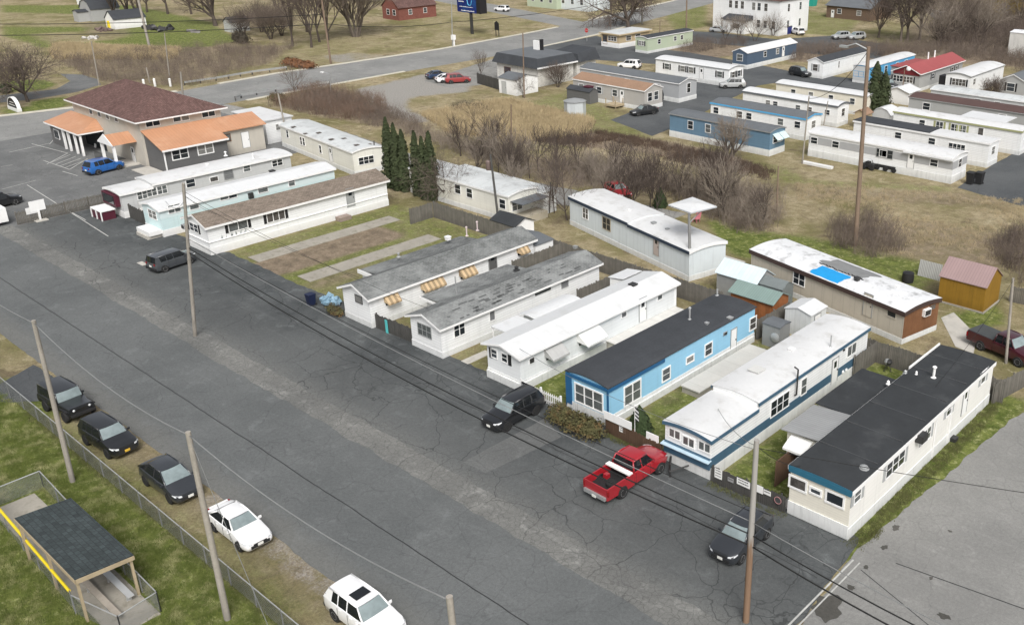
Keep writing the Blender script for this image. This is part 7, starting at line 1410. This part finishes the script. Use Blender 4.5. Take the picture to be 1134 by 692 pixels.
BLACKW = mat('black_cable', (.012, .012, .012), .7, var=.1); GREYW = mat('grey_cable', (.20, .205, .205), .6, var=.1)
def cable(label, a, b, sag, r=.022, m=BLACKW, n=20, group='overhead cables', name='cable'):
    a, b = Vector(a), Vector(b); pts = [a+(b-a)*(i/n)-Vector((0, 0, sag*4*(i/n)*(1-i/n))) for i in range(n+1)]; mb = MB().tube(pts, r, 5)
    return single(name, mb, m, label, 'cable', group, smooth='all')
def at(A, f): return A[0]+(A[1]-A[0])*f
nxt = Vector((14, 31.5, 8.5)); prev = Vector((-175, 33, 8.2))
cable('thick black cable between the front lot poles, upper of the pair', at(A4, .60), at(A5, .50), .9, .036); cable('thick black cable between the front lot poles, lower of the pair', at(A4, .57), at(A5, .44), 1.1, .042)
cable('grey support cable above the pair of black cables over the lot', at(A4, .66), at(A5, .57), .6, .022, GREYW); cable('thin black cable over the lot nearest the homes', at(A4, .63)+Vector((.2, .4, 0)), at(A5, .60)+Vector((0, .3, 0)), .6, .022)
cable('thick black cable leaving the brown pole to the lower right, upper', at(A5, .50), nxt, 1.6, .036); cable('thick black cable leaving the brown pole to the lower right, lower', at(A5, .44), nxt-Vector((0, 0, .6)), 1.7, .042); cable('grey cable leaving the brown pole to the lower right', at(A5, .57), nxt+Vector((0, 0, .4)), 1.5, .022, GREYW)
cable('grey lamp cable from the jeep pole to the sedan pole', at(A1, .985), at(A2, .985), .75, .03, GREYW); cable('grey lamp cable from the sedan pole to the bottom pole', at(A2, .985), at(A3, .985), .75, .03, GREYW); cable('grey lamp cable leaving the jeep pole to the left', at(A1, .985), at(A1, .985)+Vector((-22, 0, .3)), .7, .03, GREYW)
cable('thin guy wire at the foot of the sedan pole', at(A2, .98), Vector((-37.2, 16.6, 0)), .1, .015, GREYW)
cable('thin service wire to the nearest home from the brown pole', at(A5, .97), Vector((-23.4, 41.4, 3.35)), .25, .014); cable('thin service wire to the blue-banded home', at(A5, .97), Vector((-31, 44, 3.1)), .4, .014, GREYW)
cable('thin wire from the lot pole to the brown shingled home', at(A4, .93), Vector((-90.0, 43.0, 3.4)), .5, .014); cable('thin wire from the lot pole to the aqua home', at(A4, .90), Vector((-99.5, 41.5, 3.2)), .7, .016, GREYW); cable('thin wire from the lot pole to the striped awning home', at(A4, .92), Vector((-66.5, 42, 3.3)), .4, .014); cable('thin wire from the lot pole to the patched shingle home', at(A4, .95), Vector((-57.5, 42, 3.1)), .5, .014); cable('thin wire from the brown pole to the bright white home', at(A5, .95), Vector((-47.2, 42, 2.95)), .6, .014, GREYW)
cable('thin wire over the side road from the brown pole', at(A5, .96), Vector((16, 58, 6.5)), .9, .016); cable('thin wire along the side road behind the nearest home', at(A8, .97), Vector((-21.5, 55, 3.4)), .3, .014)
cable('black line along the main road, lower', Vector((-240, 40, 7)), at(A17, .55), 1.2, .07); cable('black line along the main road, upper', Vector((-240, 42, 9)), at(A17, .68), 1.2, .06); cable('black line from the dark pole to the steel post', at(A17, .55), at(A24, .55), .8, .06); cable('black line from the steel post past the billboard', at(A24, .55), at(A20, .5), .8, .06)
cable('wire across the far park from the tall brown pole', at(A6, .98), at(A18, .97), 1.2, .03); cable('wire from the tall brown pole to the lamp pole', at(A6, .9), at(A23, .97), .8, .03)

# ================================================================== SMALL THINGS
def bin_(label, p, m, s=1.0, group='wheeled bins'):
    T = thing('wheeled_bin', label, 'bin', p, 0, group); x, y = p[0], p[1]; MB().loft([[(x-.24*s, y-.26*s, .06), (x+.24*s, y-.26*s, .06), (x+.24*s, y+.26*s, .06), (x-.24*s, y+.26*s, .06)], [(x-.31*s, y-.34*s, 1.0*s), (x+.31*s, y-.34*s, 1.0*s), (x+.31*s, y+.34*s, 1.0*s), (x-.31*s, y+.34*s, 1.0*s)]]).build('body', m, T)
    MB().box(x-.33*s, x+.33*s, y-.37*s, y+.36*s, 1.0*s+.003, 1.08*s).build('lid', m, T)
    for sg in (-1, 1): MB().lathe([(.1, -.03), (.1, .03)], (x+sg*.26*s, y+.3*s, .1), 'x', 12).build('wheel', RUBBER, T)
bin_('dark blue wheeled bin beside the striped awning home', g(345, 338), mat('navy_plastic', (.012, .018, .05), .5, var=.1)); bin_('black bin at the far park lane, left of the pair', g(1074, 204), PLASTIC, 1.4); bin_('black bin at the far park lane, right of the pair', g(1084, 204), PLASTIC, 1.4)
p = g(366, 338); r = random.Random(3); mb = MB()
for i in range(34):
    c = p+Vector((r.uniform(-.6, .6), r.uniform(-.5, .5), r.uniform(.15, .7))); s = r.uniform(.12, .28); M = Matrix.Translation(c) @ Matrix.Rotation(r.uniform(0, 3), 4, Vector((r.random(), r.random(), r.random()+.1)).normalized()); mb.box(-s, s, -s*.7, s*.7, -s*.5, s*.5, 0, M)
o = single('bagged_rubbish_pile', mb, mat('pale_blue_bags', (.20, .32, .41), .4, var=.4, scale=3), 'heap of pale blue bags beside the dark blue bin', 'rubbish heap'); o['kind'] = 'stuff'
bush('bush', 'low brown thorny shrub before the striped awning home', 'bush', g(372, 348), (1.0, .7, .9), HEDGE, 320, 500, .13)
T = thing('flag', 'small worn striped flag on a short pole behind the brown fence', 'flag', (-35.9, 41.6, 0)); MB().cyl((-35.9, 41.6, 0), (-35.9, 41.6, 2.7), .025, .02, 8).build('pole', WHITE_PLAIN, T); mb = MB(); mb2 = MB()
for i in range(7): (mb if i % 2 else mb2).prism([(-35.88, 41.6, 2.5-i*.14), (-35.5, 41.52, 2.42-i*.14), (-35.5, 41.52, 2.30-i*.14), (-35.88, 41.6, 2.38-i*.14)], (0, .012, 0))
mb2.build('dark_stripes', BLACK, T)['kind'] = 'stuff'; mb.build('light_stripes', WHITE_PLAIN, T)['kind'] = 'stuff'
T = thing('sign_post', 'white sign on a stubby post inside the left end fence', 'sign', g(45, 244)); p = g(45, 244); MB().box(p.x-.1, p.x+.1, p.y-.1, p.y+.1, 0, 1.1).build('post', WHITE_PLAIN, T); MB().box(p.x-.04, p.x+.04, p.y-.75, p.y+.75, 1.1, 2.2).build('panel', WHITE_PLAIN, T); MB().box(p.x-.6, p.x+.6, p.y-.6, p.y+.6, 0, .1).build('base', CONC, T)
T = thing('sign', 'white panel fixed to the left end fence', 'sign', (-113.3, 33.4, 1.0)); MB().box(-113.36, -113.3, 32.9, 34.2, .9, 1.6).build('panel', WHITE_PLAIN, T)
T = thing('white_trailer', 'low white box trailer at the left edge beyond the fence', 'trailer', (-117, 30.3, 0)); MB().box(-120, -114.2, 29.4, 31.4, .4, 1.9).build('body', WHITE_PLAIN, T); MB().lathe([(.32, -.1), (.32, .1)], (-117, 29.38, .33), 'y', 14).build('wheel', RUBBER, T)
p = g(739, 494); T = thing('trailer_hitch', 'black steel trailer tongue in front of the blue-banded home', 'trailer tongue', (-31.6, 39.9, 0)); MB().tube([(-32.4, 41.0, .5), (-31.4, 39.6, .5)], .07, 4).build('bar', DKMETAL, T); MB().tube([(-30.9, 40.9, .5), (-31.4, 39.6, .5)], .07, 4).build('bar', DKMETAL, T); MB().cyl((-31.45, 39.75, 0), (-31.45, 39.75, .95), .05, .05, 8).build('jack', DKMETAL, T)
T = thing('tarp_bundle', 'small blue tarp thrown on the porch of the bright white home', 'tarp', (-44.6, 51.5, .7)); mb = MB(); r = random.Random(2); N_ = 6
mb.loft([[(-45.1+i*.2, 50.9+j*.25+r.uniform(-.05, .05), .69+r.uniform(0, .14)) for j in range(N_)] for i in range(N_)], closed=False); mb.build('sheet', mat('dark_blue_tarp', (.015, .11, .26), .5, var=.15), T)
for i, (px, lab, m_) in enumerate([((746, 240), 'pink garden chair on the lawn behind the canopy', mat('pink_plastic', (.45, .16, .18), .5, var=.1)), ((773, 250), 'red and white garden chair beyond the canopy mast', mat('pink_plastic', (0, 0, 0)))]):
    p = g(*((771, 246) if i else (731, 229.8))); T = thing('garden_chair', lab, 'chair', p, 0, 'garden chairs on the lawn'); x, y = p.x, p.y; MB().box(x-.3, x+.3, y-.3, y+.3, .38, .44).build('seat', m_, T); MB().prism([(x-.3, y+.3, .44), (x+.3, y+.3, .44), (x+.3, y+.48, 1.05), (x-.3, y+.48, 1.05)], (0, .05, 0)).build('backrest', m_, T)
    for sx in (-.26, .26):
        for sy in (-.26, .26): MB().box(x+sx-.03, x+sx+.03, y+sy-.03, y+sy+.03, 0, .38).build('leg', m_, T)
for i, (px, lab, nm) in enumerate([((1000, 398), 'black kettle grill on the lawn behind the nearest home', 'grill'), ((996, 400), 'second round grill beside the black kettle grill', 'grill')]):
    p = g(*px); p.y = min(p.y, 61.2); T = thing('grill', lab, 'grill', p); MB().lathe([(.02, .55), (.2, .6), (.28, .78), (.2, .95), (.03, 1.0)], p, 'z', 16).build('bowl', DKMETAL if i == 0 else GREYMETAL, T, smooth=True)
    for k in range(3): a = k*2.1; MB().tube([p+Vector((.12*math.cos(a), .12*math.sin(a), .62)), p+Vector((.3*math.cos(a), .3*math.sin(a), 0))], .02, 5).build('leg', DKMETAL, T)
p = g(1005, 312); T = thing('rain_barrel', 'black round barrel between the beige home and mustard shed', 'barrel', p); MB().lathe([(.5, 0), (.56, .4), (.5, .9)], p, 'z', 16).build('body', PLASTIC, T, smooth=True); MB().lathe([(.52, .9), (.3, .97), (.02, .98)], p, 'z', 16).build('lid', PLASTIC, T, smooth=True)
p = g(1028, 308); T = thing('corrugated_sheet', 'pale corrugated sheet leaning beside the mustard shed', 'metal sheet', p); MB().prism([(p.x-1.1, p.y, 0), (p.x+1.1, p.y, 0), (p.x+1.1, p.y+.3, 1.5), (p.x-1.1, p.y+.3, 1.5)], (0, .04, 0)).build('sheet', mat('pale_corrugated', (.42, .42, .40), .6, var=.1, pat='x', period=.16, line=.4, dark=.6), T)
p = g(1107, 330); wood_fence('grey plank gate leaning behind the mustard shed', [(-25.7, 80.0), (-23.0, 80.3)], 1.5, name='plank_gate')
# guard rails
def guard(label, pts, m=GALV, h=.75):
    P_ = [Vector((q[0], q[1], 0)) for q in pts]; T = thing('guard_rail', label, 'guard rail', P_[0], 0, 'guard rails')
    for a, b in zip(P_[:-1], P_[1:]):
        d = (b-a).normalized(); n = Vector((-d.y, d.x, 0)); MB().prism([a+Vector((0, 0, h-.35)), b+Vector((0, 0, h-.35)), b+Vector((0, 0, h)), a+Vector((0, 0, h))], n*.06).build('rail', m, T)
        for i in range(max(1, int((b-a).length/2.5))+1): q = a+(b-a)*(i/max(1, int((b-a).length/2.5)))+n*.15; MB().box(q.x-.07, q.x+.07, q.y-.07, q.y+.07, 0, h).build('post', DKWOOD, T)
guard('guard rail bending round the corner of the side road', W2([(262, 112), (268, 109), (285, 106), (306, 102), (330, 99), (365, 95)])); guard('pale guard rail on the far side of the main road', W2([(205, 95), (240, 90), (280, 83), (318, 78)]))
for px, lab in [((160, 97), 'white bollard behind the maroon roof, leftmost'), ((172, 96), 'white bollard behind the maroon roof, next to the leftmost'), ((189, 96), 'white bollard behind the maroon roof, nearest the guard rail')]:
    p = g(*px); T = thing('bollard', lab, 'bollard', p, 0, 'white bollards behind the restaurant'); MB().cyl(p, p+Vector((0, 0, 1.3)), .2, .2, 10).build('post', WHITE_PLAIN, T); MB().lathe([(.22, 1.3), (.1, 1.42), (.01, 1.45)], p, 'z', 10).build('cap', WHITE_PLAIN, T)
p = g(650, 46); T = thing('stop_sign', 'red stop sign at the park entrance', 'sign', p); MB().cyl(p, p+Vector((0, 0, 2.3)), .05, .05, 8).build('post', GALV, T); MB().lathe([(.01, -.06), (.5, -.06), (.5, 0)], p+Vector((0, -.06, 2.4)), 'y', 8).build('plate', mat('stop_red', (.50, .03, .03), .5, var=.05), T)
t_c = bpy.data.curves.new('stop_lettering', 'FONT'); t_c.body = 'STOP'; t_c.size = .34; t_c.align_x = 'CENTER'; t_c.align_y = 'CENTER'; t_x = bpy.data.objects.new('lettering_curve', t_c); C.objects.link(t_x); bpy.context.view_layer.update()
t_m = bpy.data.meshes.new_from_object(t_x.evaluated_get(bpy.context.evaluated_depsgraph_get())); bpy.data.objects.remove(t_x); t_o = bpy.data.objects.new('lettering', t_m); C.objects.link(t_o); t_o.parent = T; t_o.location = (0, -.13, 2.4); t_o.rotation_euler = (PI/2, 0, 0); t_m.materials.clear(); t_m.materials.append(WHITE_PLAIN)
p = g(503, 51.5); T = thing('mail_box', 'white roadside post box near the steel post', 'post box', p); MB().box(p.x-.15, p.x+.15, p.y-.15, p.y+.15, 0, 1.4).build('post', WHITE_PLAIN, T); MB().box(p.x-.5, p.x+.3, p.y-.35, p.y+.35, 1.4, 2.4).build('box', WHITE_PLAIN, T)
# junk in the upper left yard
r = random.Random(8)
for px, lab, m_, n_, s_ in [((177, 33), 'dark heap of junk under the bare trees', DKMETAL, 26, .9), ((112, 34), 'heap of coloured junk beside the small white shed', mat('brownish_junk', (.14, .10, .09), .8, var=.4), 22, .6), ((100, 43), 'pale scattered junk pile on the far lawn', mat('pale_junk', (.42, .40, .38), .8, var=.4), 18, .5), ((215, 36), 'low grey stone heap on the green lawn', mat('grey_stones', (.2, .19, .18), .9, var=.3), 16, .5), ((1065, 163), None, None, 0, 0)]:
    if not lab: continue
    p = g(*px); mb = MB()
    for i in range(n_): s = r.uniform(.3, 1)*s_; M = Matrix.Translation(p+Vector((r.uniform(-3, 3)*s_*1.4, r.uniform(-2, 2)*s_, s*.4))) @ Matrix.Rotation(r.uniform(0, 3), 4, Vector((r.random(), r.random(), r.random()+.1)).normalized()); mb.box(-s, s, -s*.6, s*.6, -s*.4, s*.4, 0, M)
    o = single('junk_heap', mb, m_, lab, 'junk heap'); o['kind'] = 'stuff'
p = g(131, 33); T = thing('play_vehicle', 'yellow toy slide beside the small white shed', 'toy', g(120, 32)); q = g(120, 32); MB().prism([(q.x-.4, q.y, 0), (q.x+.4, q.y, 0), (q.x+.2, q.y, 1.8), (q.x-.2, q.y, 1.8)], (0, .4, 0)).build('slide', YELLOW, T)
# machines parked by the long white and grey home
for i, (px, lab) in enumerate([((963, 187.5), 'black riding mower nearest the tall brown pole'), ((978, 188), 'upright black machine between the two riding mowers'), ((987, 190), 'black riding mower nearest the wooden steps')]):
    p = g(*px); T = thing('riding_mower', lab, 'mower', p, 0, 'machines beside the long white and grey home'); x, y = p.x, p.y; MB().box(x-.9, x+.7, y-.45, y+.45, .35, .75).build('body', PLASTIC, T); MB().box(x-.5, x+.0, y-.3, y+.3, .75, 1.0 if i != 1 else 1.7).build('seat', RUBBER, T); MB().tube([(x+.5, y, .7), (x+.2, y, 1.25)], .04, 6).build('steering_column', DKMETAL, T)
    for sx in (-.6, .55):
        for sy in (-.5, .5): MB().lathe([(.32, -.1), (.32, .1)], (x+sx, y+sy, .32), 'y', 12).build('wheel', RUBBER, T)
p = g(1010, 193); T = thing('wooden_steps', 'wooden steps up to the door of the long white and grey home', 'steps', p)
for i in range(4): MB().box(p.x-.9, p.x+.9, p.y+.4*i-.6, p.y+.4*i-.2, .0, .25*(i+1)).build('tread', LUMBER, T)
for sx in (-.9, .9): MB().prism([(p.x+sx-.04, p.y-.6, .8), (p.x+sx-.04, p.y+1.0, 1.8), (p.x+sx-.04, p.y+1.0, 1.9), (p.x+sx-.04, p.y-.6, .9)], (.08, 0, 0)).build('hand_rail', LUMBER, T); MB().box(p.x+sx-.05, p.x+sx+.05, p.y-.6, p.y-.5, 0, .85).build('post', LUMBER, T)
# garage fence
wood_fence('dark board fence beside the white garage shed', [(-136, 114.5), (-127.2, 112.8)], 1.9, DKWOOD)
mb = MB(); p = g(905, 184); mb.box(p.x-2.2, p.x+2.2, p.y-.3, p.y+.3, 0, .3); single('fallen_gutter', mb, WHITE_PLAIN, 'long white board lying on the grass by the thin pole', 'board')
# ================================================================== LIGHT
w = bpy.data.worlds.new('World'); scene.world = w; w.use_nodes = True
nt = w.node_tree; bg = nt.nodes['Background']
sky = nt.nodes.new('ShaderNodeTexSky'); sky.sky_type = 'NISHITA'; sky.sun_disc = False
SUN_EL, SUN_AZ = math.radians(48), math.radians(128)
sky.sun_elevation = SUN_EL; sky.sun_rotation = SUN_AZ; sky.air_density = 1.0; sky.dust_density = 6.0; sky.ozone_density = 1.0
hs = nt.nodes.new('ShaderNodeHueSaturation'); hs.inputs['Saturation'].default_value = .30
nt.links.new(sky.outputs[0], hs.inputs['Color']); nt.links.new(hs.outputs[0], bg.inputs['Color']); bg.inputs['Strength'].default_value = .15
sl = bpy.data.lights.new('sun', 'SUN'); sl.energy = 2.35; sl.angle = math.radians(22); sl.color = (1.0, .985, .96)
so = bpy.data.objects.new('sun', sl); C.objects.link(so); so.location = (0, 0, 60)
# sun direction: toward the light = (sin(az)cos(el), cos(az)cos(el), sin(el))
dirv = Vector((math.sin(SUN_AZ)*math.cos(SUN_EL), math.cos(SUN_AZ)*math.cos(SUN_EL), math.sin(SUN_EL)))
so.rotation_euler = dirv.to_track_quat('Z', 'Y').to_euler()
scene.view_settings.view_transform = 'Standard'; scene.view_settings.look = 'None'; scene.view_settings.exposure = 0; scene.view_settings.gamma = 1
scene.render.resolution_x = 1024; scene.render.resolution_y = 624
